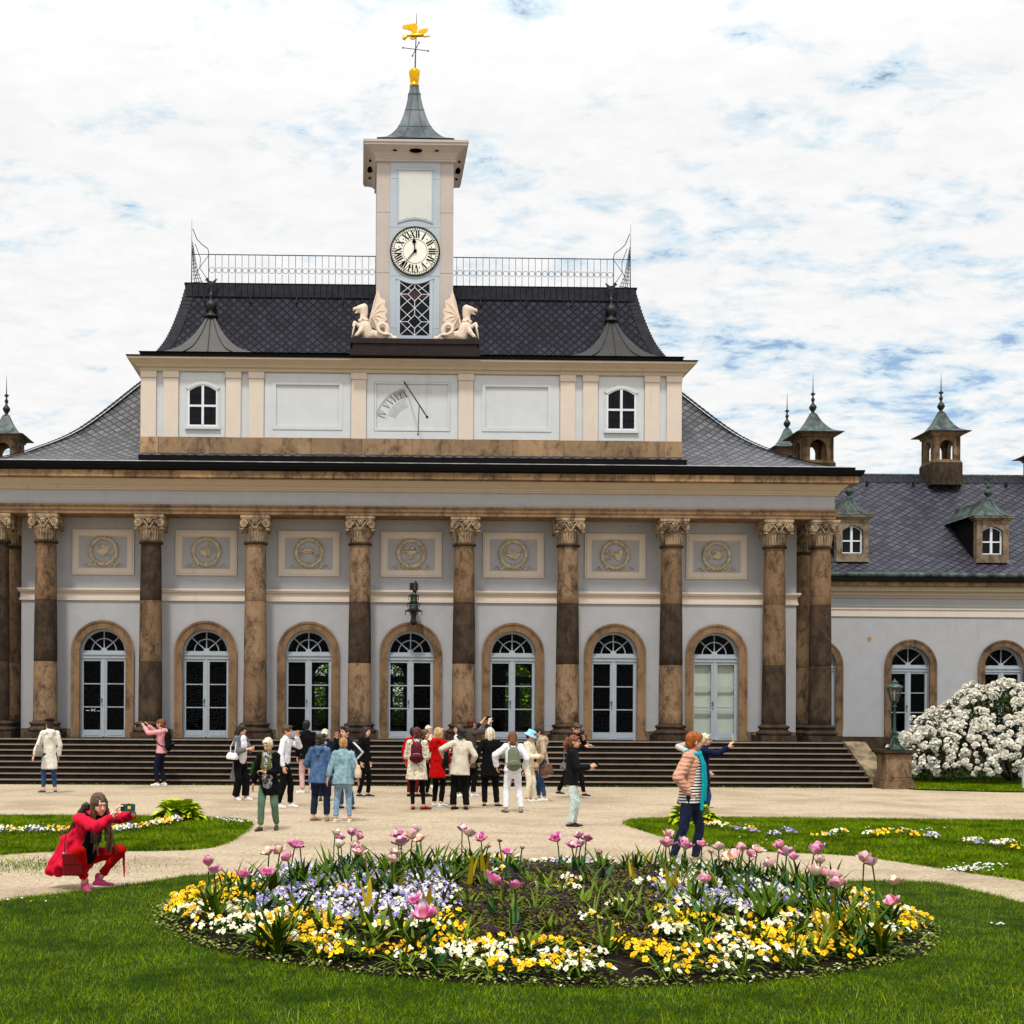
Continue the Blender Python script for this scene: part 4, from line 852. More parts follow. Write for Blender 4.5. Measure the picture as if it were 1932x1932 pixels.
# pedestals with lamps
def pedestal(x, label):
    t = thing('stone_pedestal', label, 'pedestal', palp(x, -2.95), PAL_RZ)
    m = MB(); m.box(-.43, .43, -.40, .40, 0, .20).box(-.38, .38, -.36, .36, .20, .26); m.obj('base', M_brown, t)
    m = MB(); m.box(-.34, .34, -.32, .32, .26, .93).box(-.25, .25, -.335, -.321, .32, .88); m.obj('block', M_tan, t)
    m = MB(); m.box(-.37, .37, -.35, .35, .93, .97).box(-.45, .45, -.43, .43, .97, 1.05); m.obj('cap', M_dark, t); return t
pedestal(12.98, 'square sandstone pedestal under the green lamp at the end of the steps')
def lamp(x):
    L = thing('lamp_post', 'green iron lamp post with six-sided glass lantern on the stone pedestal', 'lamp post', palp(x, -2.95, 1.05), PAL_RZ)
    m = MB(); m.lathe([(.22, 0), (.23, .02), (.20, .04), (.12, .09), (.075, .16), (.06, .28)], n=16)
    for k in range(3): a = R(90+120*k); m.tube([(.07*math.cos(a), .07*math.sin(a), .3), (.13*math.cos(a), .13*math.sin(a), .14), (.2*math.cos(a), .2*math.sin(a), .06), (.27*math.cos(a), .27*math.sin(a), .03)], .035, 6)
    m.lathe([(.055, .26), (.08, .30), (.09, .34), (.05, .38), (.055, .42), (.075, .44), (.06, .5), (.05, .55), (.042, .62), (.036, 1.0), (.034, 1.14), (.06, 1.16), (.06, 1.19), (.04, 1.21), (.05, 1.25), (.10, 1.29), (.105, 1.31)], n=12)
    for s_ in (-1, 1): m.ball((s_*.09, 0, .42), .035, n=7).tube([(s_*.06, 0, .38), (s_*.11, 0, .36), (s_*.09, 0, .42)], .015, 5)
    for k in range(8): a = 2*PI*k/8; m.cap((.07*math.cos(a), .07*math.sin(a), .1), (.045*math.cos(a), .045*math.sin(a), .58), .018, .010, n=5)
    m.obj('post', M_wingiron, L)
    m = MB(); n = 6; rb, rt, zb, zt = .105, .205, 1.32, 1.68
    for k in range(n): a = 2*PI*k/n+.3; m.tube([(rb*math.cos(a), rb*math.sin(a), zb), (rt*math.cos(a), rt*math.sin(a), zt)], .011, 4)
    m.lathe([(rb, zb), (rb+.015, zb), (rb+.015, zb+.02), (rb, zb+.02)], n=n, a0=.3, smooth=False).lathe([(rt-.01, zt-.01), (rt+.02, zt-.01), (rt+.025, zt+.01)], n=n, a0=.3, smooth=False, caps=False); f = m.obj('lantern_frame', M_wingiron, L)
    m = MB(); m.lathe([(rb-.004, zb+.01), (rt-.012, zt)], n=n, a0=.3, smooth=False, caps=False); m.obj('glass', M_lampglass, f)
    m = MB(); m.lathe([(.018, zb+.02), (.018, zb+.12), (.026, zb+.13), (.026, zb+.27), (.01, zb+.29)], n=10); m.obj('mantle', M_white, f)
    m = MB(); m.lathe([(.225, zt+.01), (.20, zt+.05), (.12, zt+.09), (.09, zt+.10), (.085, zt+.13), (.10, zt+.14), (.07, zt+.18), (.03, zt+.19), (.015, zt+.23), (.002, zt+.25)], n=18); m.obj('lantern_roof', M_coppergreen, L)
lamp(12.98)
# pagoda lantern over the middle door, on a bracket
pl = thing('wall_lantern', 'dark green three-tiered pagoda lantern on the wall above the middle door', 'lantern', palp(.06, WY-.42, 4.75), PAL_RZ)
m = MB(); m.tube([(.02, .415, 1.05), (.03, .30, 1.0), (.03, .1, .88), (.03, 0, .78)], .05, 7).ball((.03, .0, .85), .07, n=8, sc=(1, 1, 1.4)).cap((.03, .05, .95), (.07, .2, 1.12), .05, .03, n=7); m.box(-.10, .14, .36, .415, .85, 1.1); m.obj('bracket', M_iron, pl)
for k, (w, z, hh) in enumerate(((.155, .66, .055), (.19, .45, .05), (.265, .22, .06))):
    m = MB(); m.lathe([(w, z), (w+.012, z+.012), (w*.82, z+hh*.7), (w*.55, z+hh+.02)], n=8, a0=PI/8, smooth=False)
    for j in range(8): a = PI/8+2*PI*j/8; m.tube([(w*math.cos(a), w*math.sin(a), z+.01), (w*math.cos(a), w*math.sin(a), z-.09)], .006, 4).ball((w*math.cos(a), w*math.sin(a), z-.09), .016, n=5)
    t = m.obj('tier_roof', M_iron, pl)
    m = MB(); m.lathe([(w*.55, z+hh+.02), (w*.55, z+.19)] if k else [(w*.55, z+hh), (w*.3, z+.12)], n=8, a0=PI/8, smooth=False); m.obj('tier_glass', M_coppergreen, t)
m = MB(); m.lathe([(.09, .22), (.075, .1), (.07, -.02), (.095, -.06), (.10, -.11), (.06, -.16), (.03, -.18), (.005, -.20)], n=12); m.obj('lower_stem', M_iron, pl)

# ------------------------------------------------------------------ dragons beside the tower
def dragon(sx, label):
    t = thing('dragon_statue', label, 'statue', palp(TX+sx*1.26, .30, 12.93), PAL_RZ)
    m = MB(); c = lambda a, b, ra, rb, **k: m.cap((sx*a[0], a[1], a[2]), (sx*b[0], b[1], b[2]), ra, rb, **k)
    c((-.06, .06, .19), (.12, .02, .18), .15, .18); c((.12, .02, .18), (.23, 0, .42), .19, .18); c((.26, 0, .40), (.27, 0, .60), .16, .12); c((.27, 0, .60), (.25, 0, .80), .115, .11); c((.25, 0, .80), (.27, 0, .95), .12, .14); c((.27, 0, .97), (.38, 0, .95), .14, .105)
    c((.38, 0, .97), (.54, 0, .94), .085, .045); c((.54, 0, .94), (.57, 0, .88), .04, .014); c((.37, 0, .88), (.50, 0, .83), .06, .026)
    for k in range(9): a = 2*PI*k/9; m.ball((sx*(.265+.125*math.cos(a)), .13*math.sin(a), .60+.02*math.sin(3*k)), .045, n=7)
    c((.26, -.06, .44), (.36, -.15, .24), .10, .075); c((.36, -.15, .24), (.46, -.17, .13), .07, .055); c((.24, .06, .42), (.40, -.02, .44), .10, .07); c((.40, -.02, .44), (.52, -.06, .52), .065, .055); c((.52, -.06, .52), (.56, -.10, .42), .055, .04)
    for q in (-.03, 0, .03): c((.46, -.16+q, .13), (.53, -.17+q*1.6, .10), .02, .012); c((.54, -.08+q, .50), (.58, -.10+q, .46), .02, .012)
    tail = [(-.1, .0, .17), (-.26, -.02, .12), (-.40, -.06, .16), (-.44, -.10, .30), (-.38, -.12, .44), (-.25, -.14, .46), (-.17, -.15, .36), (-.20, -.17, .24), (-.34, -.19, .16), (-.50, -.20, .15), (-.60, -.22, .06)]
    tail = curve3([Vector((sx*a, b, z)) for a, b, z in tail], 4)
    for j in range(len(tail)-1): r0, r1 = .10-.07*j/len(tail), .10-.07*(j+1)/len(tail); m.cap(tail[j], tail[j+1], r0, r1)
    c((-.58, -.22, .06), (-.66, -.22, .03), .03, .075); c((-.60, -.22, .05), (-.62, -.22, .03), .04, .05)
    solid('body', m, M_statue, t, .014, 3)
    m = MB(); root = Vector((sx*.10, .12, .50)); tips = [(-.16, 1.58), (-.38, 1.26), (-.45, .96), (-.44, .68), (-.34, .46), (-.16, .36)]
    knu = Vector((sx*.04, .15, .80)); y = .16
    ridge = [root, knu]+[Vector((sx*tips[0][0]*.6, y, .8+.5*.8)), Vector((sx*tips[0][0], y, tips[0][1]))]
    m.tube(ridge, .035, 6, r1=.02)
    edge = []
    for j, tp in enumerate(tips):
        tip = Vector((sx*tp[0], y, tp[1])); mid = knu.lerp(tip, .5)+Vector((0, -.02, .05)); m.tube([knu, mid, tip], .022, 5, r1=.012); edge.append(tip)
        if j+1 < len(tips): nx = Vector((sx*tips[j+1][0], y, tips[j+1][1])); edge.append(tip.lerp(nx, .5).lerp(knu, .13))
    poly = [root, knu]+edge; n = len(poly)
    for a, b in zip(edge, edge[1:]): m.add([knu+Vector((0, -.012, 0)), a+Vector((0, -.012, 0)), b+Vector((0, -.012, 0)), knu+Vector((0, .012, 0)), a+Vector((0, .012, 0)), b+Vector((0, .012, 0))], [(0, 1, 2), (5, 4, 3), (1, 4, 5, 2)])
    m.add([root+Vector((0, -.01, 0)), knu+Vector((0, -.01, 0)), edge[-1]+Vector((0, -.01, 0))], [(0, 1, 2), (2, 1, 0)]); m.obj('wing', M_statue, t)
    m = MB(); m.lathe([(.001, -.02), (.15, -.015), (.16, 0), (.15, .015), (.001, .03)], n=18, M=Matrix.Translation((sx*.56, -.12, .25)) @ Matrix.Rotation(R(78)*sx, 4, 'Y') @ Matrix.Diagonal((1.35, .8, 1, 1))); m.obj('shield', M_statue, t)
    m = MB(); m.ball((sx*.36, -.085, .97), .022, n=7); m.obj('eye', M_faded, t)
def curve3(P, n):
    out = []
    for j in range(len(P)-1):
        p0, p1, p2, p3 = P[max(j-1, 0)], P[j], P[j+1], P[min(j+2, len(P)-1)]
        for k in range(n): t = k/n; out.append(.5*((2*p1)+(p2-p0)*t+(2*p0-5*p1+4*p2-p3)*t*t+(3*p1-p0-3*p2+p3)*t**3))
    return out+[P[-1]]
dragon(-1, 'cream stone dragon with raised wing looking away from the lattice window, west side of tower')
dragon(1, 'cream stone dragon with raised wing beside the tower, on the side towards the lamp post')

# ------------------------------------------------------------------ wings
def turret(x, yc, z0, ze, w, parent, big=False):
    """stone chimney turret with arched openings, flared copper cap and long finial"""
    m = MB(); t = .14
    k_ = MB(); k_.box(x-w-.06, x+w+.06, yc-w-.06, yc+w+.06, z0, ze-1.02); m.box(x-w-.03, x+w+.03, yc-w-.03, yc+w+.03, ze-1.02, ze-.95)
    r = w*.52; zs, sp = ze-.90, ze-.42
    for a in range(4):
        q = MB(); arch_wall(q, -w, w, ze-.95, ze, -w, t, [(0, r, zs, sp)], 0, 12); Rm = Matrix.Translation((x, yc, 0)) @ Matrix.Rotation(a*PI/2, 4, 'Z')
        m.add(q.v, q.f, 0, M=Rm)
    v = [(-w, ze), (w, ze)]
    ring_c(m, [(0, ze-.02), (.05, ze), (.05, ze+.05), (.14, ze+.12), (.22, ze+.16)], x, yc, w); c = m.obj('chimney_turret', M_tan if not big else M_brown, parent); k_.obj('turret_base', M_dark, c)
    m = MB(); W_ = w+.30; m.sqlathe(curve([(W_, ze+.15), (W_*.62, ze+.30), (W_*.33, ze+.62), (.11, ze+1.0)], 5), (x, yc)); m.box(x-W_, x+W_, yc-W_, yc+W_, ze+.13, ze+.155); m.obj('cap_roof', M_coppergreen, c)
    m = MB(); z = ze+.95; m.lathe([(.10, z), (.14, z+.05), (.08, z+.09), (.06, z+.14), (.10, z+.2), (.145, z+.28), (.14, z+.34), (.08, z+.42), (.035, z+.5), (.07, z+.58), (.075, z+.62), (.03, z+.7), (.03, z+.76), (.10, z+.83), (.03, z+.88), (.02, z+.95), (.004, z+1.6)], (x, yc), 12); m.obj('finial', M_iron, c)
def wing(mirror, label):
    w = thing('palace_wing', label, 'building', PAL_LOC, PAL_RZ); s = -1 if mirror else 1; WF = 7.3; xs = [14.55, 17.87, 21.19, 24.51]
    xa, xb = 11.56, 30.0; X = lambda a, b: sorted((s*a, s*b))
    m = MB(); a, b = X(xa, xb); arch_wall(m, a, b, 1.25, 6.6, WF, .4, [(s*x, DW, SILL+.05, SPR) for x in xs]); m.box(*(X(xb-.4, xb)), WF+.41, WF+10, 1.2, 6.6); m.obj('wing_wall', M_wall, w)
    m = MB(); m.box(a, b, WF-.1, WF+.3, 0, 1.246); m.obj('wing_plinth', M_dark, w)
    m = MB(); m.box(a, b, WF+.95, WF+1.0, 1.2, 6.6); m.obj('room_dark_sheet', M_black, w)  # one long black sheet painted as the dark inside the wing windows
    m = MB(); m.box(a, b, WF-.04, WF-.002, 5.48, 5.72).box(a, b, WF-.07, WF-.002, 5.725, 5.78).box(a, b, WF-.02, WF-.002, 5.86, 5.885); m.obj('belt_course', M_cream, w)
    m = MB(); m.box(a, b, WF-.06, WF-.002, 6.14, 6.22).box(a, b, WF-.12, WF-.002, 6.22, 6.36).box(a, b, WF-.26, WF-.002, 6.36, 6.52); m.obj('cornice', M_cream2, w)
    m = MB(); m.box(a, b, WF-.42, WF-.002, 6.525, 6.66); m.obj('eave_stone', M_band, w)
    m = MB(); m.box(a, b, WF-.55, WF-.002, 6.665, 6.88); m.obj('gutter', M_gutter, w)
    m = MB(); m.tube([(a, WF-.50, 6.90), (b, WF-.50, 6.90)], .09, 8)
    k = a+.2
    while k < b: m.tube([(k, WF-.50, 6.90), (k+.03, WF-.50, 6.90)], .098, 8); k += .42
    m.obj('gutter_roll', M_coppergreen, w)
    pr = curve([(WF-.45, 6.92), (WF+.3, 7.42), (WF+2.2, 8.98), (WF+4.7, 11.35)], 4); m = MB(); q = 0
    for (y0, z0), (y1, z1) in zip(pr, pr[1:]):
        L = math.hypot(y1-y0, z1-z0); m.add([(a, y0, z0), (b, y0, z0), (b, y1, z1), (a, y1, z1)], [(0, 1, 2, 3)], 0, False, [[(a, q), (b, q), (b, q+L), (a, q+L)]]); q += L
    m.add([(a, WF+4.7, 11.35), (b, WF+4.7, 11.35), (b, WF+9.9, 6.9), (a, WF+9.9, 6.9)], [(0, 1, 2, 3)], 0, False, [[(0, 0), (18, 0), (18, 6), (0, 6)]])
    for xx in (a, b): m.add([(xx, y, z) for y, z in pr]+[(xx, WF+9.9, 6.9)], [tuple(range(len(pr)+1))])
    m.obj('slate_roof', M_slate3, w)
    m = MB(); m.tube([(a, WF+4.7, 11.37), (b, WF+4.7, 11.37)], .06, 6)
    m.obj('ridge_roll', M_coppergreen, w); m = MB(); k = a
    while k < b-.2: m.add([(k, WF+4.32, 11.01+random.uniform(0, .012)), (k+.19, WF+4.32, 11.01+random.uniform(0, .012)), (k+.19, WF+4.68, 11.38), (k, WF+4.68, 11.38)], [(0, 1, 2, 3)]); k += .205
    m.obj('ridge_slates', M_slateridge, w); m = MB(); k = a+1
    while k < b: m.box(k-.02, k+.02, WF+4.0, WF+4.2, 10.82, 11.0); k += 1.8
    m.obj('snow_hook', M_iron, w)
    for x in xs: door(s*x, WF, w, False, name='arched_window', sm=M_brown)
    for x in (15.9, 20.9, 25.9):
        x *= s; y0 = WF+.22; zb, zt = 7.45, 8.95; m = MB(); hw = .57
        m.box(x-hw, x-hw+.2, y0, y0+.25, zb, zt).box(x+hw-.2, x+hw, y0, y0+.25, zb, zt).box(x-hw+.2, x+hw-.2, y0, y0+.25, zb, zb+.28).box(x-hw-.03, x+hw+.03, y0-.03, y0-.002, zb-.02, zb+.1)
        arc = [(x-.37+.74*k/10, zt-.38+.16*math.sin(PI*k/10)) for k in range(11)]
        for p, q in zip(arc, arc[1:]): m.add([(p[0], y0, p[1]), (q[0], y0, q[1]), (q[0], y0, zt), (p[0], y0, zt), (p[0], y0+.25, p[1]), (q[0], y0+.25, q[1])], [(0, 1, 2, 3), (0, 4, 5, 1)])
        m.box(x-hw-.08, x+hw+.08, y0-.06, y0+.25, zt, zt+.06).box(x-hw-.16, x+hw+.16, y0-.14, y0+.25, zt+.06, zt+.13); d = m.obj('dormer', M_dormer, w)
        m = MB()
        for sx in (-1, 1): xx = x+sx*(hw-.01); m.add([(xx, y0+.26, zb), (xx, y0+.26, zt+.05), (xx, y0+2.3, zt+.05), (xx, y0+.3, zb)], [(0, 1, 2, 3)])
        m.add([(x-hw, y0+.24, zb), (x+hw, y0+.24, zb), (x+hw, y0+.24, zt), (x-hw, y0+.24, zt)], [(0, 1, 2, 3)], 1); m.obj('cheek', [M_gutter, M_darkglass], d)
        m = MB(); yy = y0+.12; m.box(x-.37, x-.32, yy, yy+.06, zb+.28, zt-.34).box(x+.32, x+.37, yy, yy+.06, zb+.28, zt-.34).box(x-.04, x+.04, yy-.01, yy+.06, zb+.28, zt-.22).box(x-.32, x-.041, yy, yy+.06, zb+.28, zb+.33).box(x+.041, x+.32, yy, yy+.06, zb+.28, zb+.33).box(x-.32, x-.041, yy, yy+.06, 8.16, 8.21).box(x+.041, x+.32, yy, yy+.06, 8.16, 8.21)
        m.tube([(p[0]*1.0, yy+.03, p[1]-.02) for p in arc], .03, 4); f = m.obj('window_frame', M_whiteframe, d); m = MB(); m.box(x-.36, x+.36, yy+.04, yy+.05, zb+.28, zt-.23); m.obj('pane', M_darkglass, f)
        m = MB(); zr = zt+.13; rows = curve([(.78, zr), (.46, zr+.15), (.22, zr+.42), (.09, zr+.66)], 4); v = []; f = []
        for r, z in rows: v += [(x-r, y0-.16+(.78-r)*.62, z), (x+r, y0-.16+(.78-r)*.62, z), (x+r, y0+2.6, z), (x-r, y0+2.6, z)]
        for j in range(len(rows)-1):
            for k in range(4): f.append((j*4+k, j*4+(k+1) % 4, (j+1)*4+(k+1) % 4, (j+1)*4+k))
        m.add(v, f); m.add(v[-4:], [(0, 1, 2, 3)])
        for q in (-.5, .5): m.tube([(x+q*r, y0-.165+(.78-r)*.62-.01, z) for r, z in rows], .012, 4)
        rf = m.obj('dormer_roof', M_coppergreen, d); m = MB(); z = zr+.6; m.lathe([(.11, z), (.12, z+.08), (.06, z+.12), (.05, z+.16), (.13, z+.24), (.14, z+.3), (.11, z+.36), (.04, z+.42), (.07, z+.48), (.06, z+.56), (.02, z+.6), (.012, z+.62 if x*s < 20 else z+.70)], (x, y0+.35), 12); m.obj('finial', M_wingiron, rf)
        if abs(x) > 20: m = MB(); z = zr+1.34; m.prism([(x-.14, z), (x+.05, z-.03), (x+.15, z+.05), (x+.13, z+.13), (x+.05, z+.07), (x-.08, z+.1), (x-.17, z+.12)], y0+.34, y0+.36); m.obj('cockerel', M_iron, rf)
    if not mirror:
        turret(16.06, WF+4.7, 11.0, 12.72, .60, w, True); turret(20.9, WF+4.3, 10.85, 12.72, .52, w); turret(25.1, WF+4.7, 11, 12.0, .5, w); turret(16.3, WF+8.4, 7.8, 12.95, .5, w)
    else:
        turret(-15.15, WF+4.7, 11.0, 12.35, .55, w); turret(-20.9, WF+4.3, 10.85, 12.72, .52, w)
    return w
wing(False, 'grey palace wing with dormers and chimney turrets behind the white rhododendron')
wing(True, 'palace wing mostly hidden behind the outermost columns, only its turret showing')
# stain on the wing wall
m = MB(); m.prism([(16.37, 4.62), (16.45, 4.60), (16.5, 4.70), (16.48, 4.78), (16.39, 4.76), (16.34, 4.69)], 7.293, 7.299); o = m.obj('wall_stain', plain('rust_patch', (.40, .20, .07)), bpy.data.objects['palace_wing'])
# ------------------------------------------------------------------ flower bed
def leafmat(name, c, c2, rough=.5, scale=5, uvgrad=None):
    m = NB(name, rough+.12, .08); n = m.noise(scale, 4); r = m.n.new('ShaderNodeObjectInfo')
    col = m.mix(m.rng(n, .3, .7), c, c2); col = m.mix(m.math('MULTIPLY', r.outputs['Random'], .5), col, tuple(x*.6 for x in c))
    m.base(col); m.b.inputs['Subsurface Weight'].default_value = 0.0; return m.done()
M_leaf = leafmat('dark_strap_leaf', (.045, .105, .008), (.13, .21, .018), .42)
M_leafpale = leafmat('pale_strap_leaf', (.075, .15, .018), (.24, .30, .05), .5)
M_leafyellow = leafmat('yellowing_leaf', (.50, .32, .03), (.42, .36, .07), .55)
M_tulipleaf = leafmat('tulip_leaf', (.04, .13, .045), (.09, .19, .07), .4)
M_pansyleaf = leafmat('pansy_leaf', (.06, .12, .012), (.14, .20, .03), .55)
M_darkleaf = leafmat('bronze_leaf', (.080, .092, .014), (.27, .25, .05), .55)
M_stem = leafmat('green_stem', (.03, .09, .02), (.06, .13, .03), .45)
def petal(name, cs, var=.15):
    m = NB(name, .6, .2); t = m.xyz(m.tc.outputs['UV']); cr = m.n.new('ShaderNodeValToRGB'); m.l.new(t[1], cr.inputs[0]); e = cr.color_ramp.elements
    e[0].position, e[0].color = cs[0][0], cs[0][1]+(1,); e[1].position, e[1].color = cs[-1][0], cs[-1][1]+(1,)
    for p, c in cs[1:-1]: k = e.new(p); k.color = c+(1,)
    n = m.noise(16, 3); r = m.n.new('ShaderNodeObjectInfo'); col = m.mix(m.math('MULTIPLY', r.outputs['Random'], var), cr.outputs[0], (.85, .75, .70)); col = m.mix(m.rng(n, .5, .75, 0, .45), col, cs[-1][1])
    m.base(col); m.b.inputs['Subsurface Weight'].default_value = .0; return m.done()
M_tpink = petal('pink_tulip_petal', [(0, (.85, .62, .20)), (.3, (.82, .42, .46)), (.7, (.72, .13, .32)), (1, (.85, .48, .58))])
M_tmag = petal('magenta_tulip_petal', [(0, (.85, .80, .72)), (.35, (.80, .40, .55)), (.75, (.62, .03, .28)), (1, (.78, .28, .50))])
M_tpale = petal('pale_tulip_petal', [(0, (.72, .52, .12)), (.4, (.80, .58, .42)), (.8, (.78, .42, .45)), (1, (.80, .55, .58))])
M_tcream = petal('cream_tulip_petal', [(0, (.72, .55, .12)), (.5, (.80, .70, .38)), (1, (.80, .74, .58))])
M_twhite = petal('white_edged_tulip_petal', [(0, (.75, .60, .25)), (.4, (.80, .70, .66)), (1, (.82, .66, .70))])
M_tdead = petal('withered_tulip_petal', [(0, (.22, .12, .05)), (.5, (.35, .18, .10)), (1, (.40, .16, .16))])
M_pyel = plain('yellow_pansy_petal', (.82, .44, .012), .6, .2, .14, 20)
M_pyel2 = plain('lemon_pansy_petal', (.85, .58, .04), .6, .2, .12, 20)
M_pwhi = plain('cream_pansy_petal', (.78, .76, .58), .6, .2, .08, 20)
M_pvio = plain('violet_pansy_petal', (.40, .36, .60), .6, .2, .3, 26)
M_pviod = plain('deep_violet_pansy_petal', (.22, .17, .50), .6, .2, .2, 20)
M_pdar = plain('dark_purple_pansy_petal', (.035, .008, .032), .6, .2, .3, 20)
M_pcore = plain('pansy_heart', (.55, .30, .01), .6, .2)
M_pcored = plain('pansy_dark_heart', (.10, .03, .08), .6, .2)
m = MB(); n = 72; rings = [(0, .17), (.3, .16), (.6, .13), (.85, .09), (.97, .05), (1.0, .035), (1.005, -.05)]
v = [(BED_C[0], BED_C[1], .17)]; f = []
def bedz(x, y): r = math.hypot(x-BED_C[0], y-BED_C[1])/BED_R; return .17-.12*r*r
for r, z in rings[1:]:
    for k in range(n): a = 2*PI*k/n; rr = BED_R*r*(1+.006*math.sin(7*a)+.005*math.sin(17*a)); v.append((BED_C[0]+rr*math.cos(a), BED_C[1]+rr*math.sin(a), z+random.uniform(-.008, .008)))
f += [(0, 1+k, 1+(k+1) % n) for k in range(n)]
for j in range(len(rings)-2):
    for k in range(n): f.append((1+j*n+k, 1+(j+1)*n+k, 1+(j+1)*n+(k+1) % n, 1+j*n+(k+1) % n))
m.add(v, f, 0, True); tag(m.obj('flower_bed_soil', M_soil), kind='structure')
def disc_leaf(m, c, d, w, up, mi=0, fold=.25):
    """a folded leaf: c base, d vector to tip, w half width"""
    d = Vector(d); s = d.cross(Vector(up)); s = s.normalized() if s.length > 1e-6 else d.orthogonal().normalized(); c = Vector(c); u = s.cross(d).normalized(); mid = c+d*.5
    m.add([c, mid+s*w+u*w*fold, c+d, mid-s*w+u*w*fold, mid], [(0, 4, 1), (4, 2, 1), (0, 3, 4), (4, 3, 2)], mi, False)
def bloom(m, c, nrm, r, mi, mc):
    nrm = Vector(nrm).normalized(); a = nrm.orthogonal().normalized(); b = nrm.cross(a); c = Vector(c); o = random.uniform(0, 6)
    for k in range(5):
        t = o+2*PI*k/5; d = a*math.cos(t)+b*math.sin(t); s = nrm.cross(d); dz = nrm*random.uniform(-.25, .25)*r
        m.add([c+nrm*.1*r, c+d*r*.62+s*r*.52+dz, c+d*r*1.02+s*r*.25+dz*1.3, c+d*r*1.02-s*r*.25+dz*1.3, c+d*r*.62-s*r*.52+dz], [(0, 1, 2, 3, 4)], mi)
    m.add([c+nrm*.22*r+(a*math.cos(q)+b*math.sin(q))*r*.26 for q in (0, 2.1, 4.2)], [(0, 1, 2)], mc)
def pansy_meshes(name, mats, nb, rb, n, spread=.13, leaves=46, hmax=.12, lm=None):
    out = []
    for k in range(n):
        fo = MB(); bl = MB()
        for _ in range(leaves):
            a = random.uniform(0, 2*PI); r = spread*math.sqrt(random.random()); z = random.uniform(0, hmax*.75)*(1-.4*(r/spread)**2); q = random.uniform(.03, .055); e = a+random.gauss(0, .8)
            disc_leaf(fo, (r*math.cos(a), r*math.sin(a), z), (q*math.cos(e), q*math.sin(e), random.uniform(-.01, .03)), q*.36, (0, 0, 1))
        for _ in range(nb+random.randint(-3, 3)):
            a = random.uniform(0, 2*PI); r = spread*1.05*math.sqrt(random.random()); z = hmax*(.75+.35*random.random())*(1-.35*(r/spread)**2)
            nr = (math.cos(a)*.5+random.gauss(0, .35), math.sin(a)*.5-.45+random.gauss(0, .35), .75); mi = random.choice(mats[2])
            bloom(bl, (r*math.cos(a), r*math.sin(a), z), nr, rb*random.uniform(.75, 1.15), mi, len(mats[0])-1)
        out.append((fo.mesh('foliage', lm or M_pansyleaf), bl.mesh('blooms', mats[0])))
    return out
PV = {'yellow': pansy_meshes('y', ([M_pyel, M_pyel2, M_pcored], 1, [0, 0, 1]), 13, .022, 7, hmax=.13), 'white': pansy_meshes('w', ([M_pwhi, M_pyel, M_pcore], 1, [0, 0, 0, 0, 0, 1]), 17, .020, 7, hmax=.13),
      'violet': pansy_meshes('v', ([M_pvio, M_pviod, M_pwhi, M_pcored], 1, [0, 0, 0, 1, 2, 2]), 24, .018, 7, leaves=44), 'dark': pansy_meshes('d', ([M_pdar, M_pdar, M_pcored], 1, [0]), 11, .019, 7, leaves=175, lm=M_darkleaf)}
PLAB = {'yellow': ('yellow_pansy', 'orange yellow pansy clump planted in the round flower bed', 'yellow pansies of the round bed'), 'white': ('white_pansy', 'creamy white pansy clump planted in the round flower bed', 'white pansies of the round bed'),
        'violet': ('violet_pansy', 'lilac blue pansy clump planted in the round flower bed', 'violet pansies of the round bed'), 'dark': ('dark_pansy', 'dark purple pansy clump with bronze leaves in the middle of the round bed', 'dark pansies of the round bed')}
def put_pansy(kind, x, y, z, s=1.0, lab=None):
    fo, bl = random.choice(PV[kind]); nm, lb, gr = lab or PLAB[kind]
    o = bpy.data.objects.new(nm, fo); COL.objects.link(o); o.location = (x, y, z); o.rotation_euler = (0, 0, 0); s *= random.uniform(.85, 1.15); o.scale = (s, s, s*random.uniform(.8, 1.2)); tag(o, lb, 'pansy', gr)
    b = bpy.data.objects.new('bloom_cluster', bl); COL.objects.link(b); b.parent = o; return o
def proj(x, y, z=.1):
    u = U0+x*F/y; v = H0+(CZ-z)*F/y; return u-ROLL*(v-H0), v+ROLL*(u-U0)
def zone(x, y):
    u, v = proj(x, y); rr = math.hypot(x-BED_C[0], y-BED_C[1])/BED_R; q = random.random()
    if rr > .955: return None
    if v > 1790: return 'yellow' if q < .38 else 'white' if q < .80 else None
    if u < 470 or (u < 620 and v > 1735): return 'yellow' if q < .50 else 'white' if q < .95 else None
    if u > 1610 or (u > 1420 and v > 1740): return 'yellow' if q < .48 else 'white' if q < .76 else None
    if 480 <= u < 850 and v < 1755: return 'violet' if q < .95 else 'white'
    if 860 <= u < 1250 and 1640 < v <= 1790: return 'dark' if q < .90 else 'white' if q < .94 else None
    if 1230 <= u < 1480 and v < 1735: return 'violet' if q < .8 else 'white'
    if v > 1735: return 'white' if q < .32 else 'yellow' if q < .52 else None
    return 'white' if q < .25 else 'violet' if q < .6 else None
placed = []
count = {}
for _ in range(9000):
    a = random.uniform(0, 2*PI); r = BED_R*math.sqrt(random.random()); x, y = BED_C[0]+r*math.cos(a), BED_C[1]+r*math.sin(a)
    if any((x-p)**2+(y-q)**2 < .0255 for p, q in placed): continue
    placed.append((x, y)); k = zone(x, y)
    if k and count.get(k, 0) < 290: count[k] = count.get(k, 0)+1; put_pansy(k, x, y, bedz(x, y)-.01)
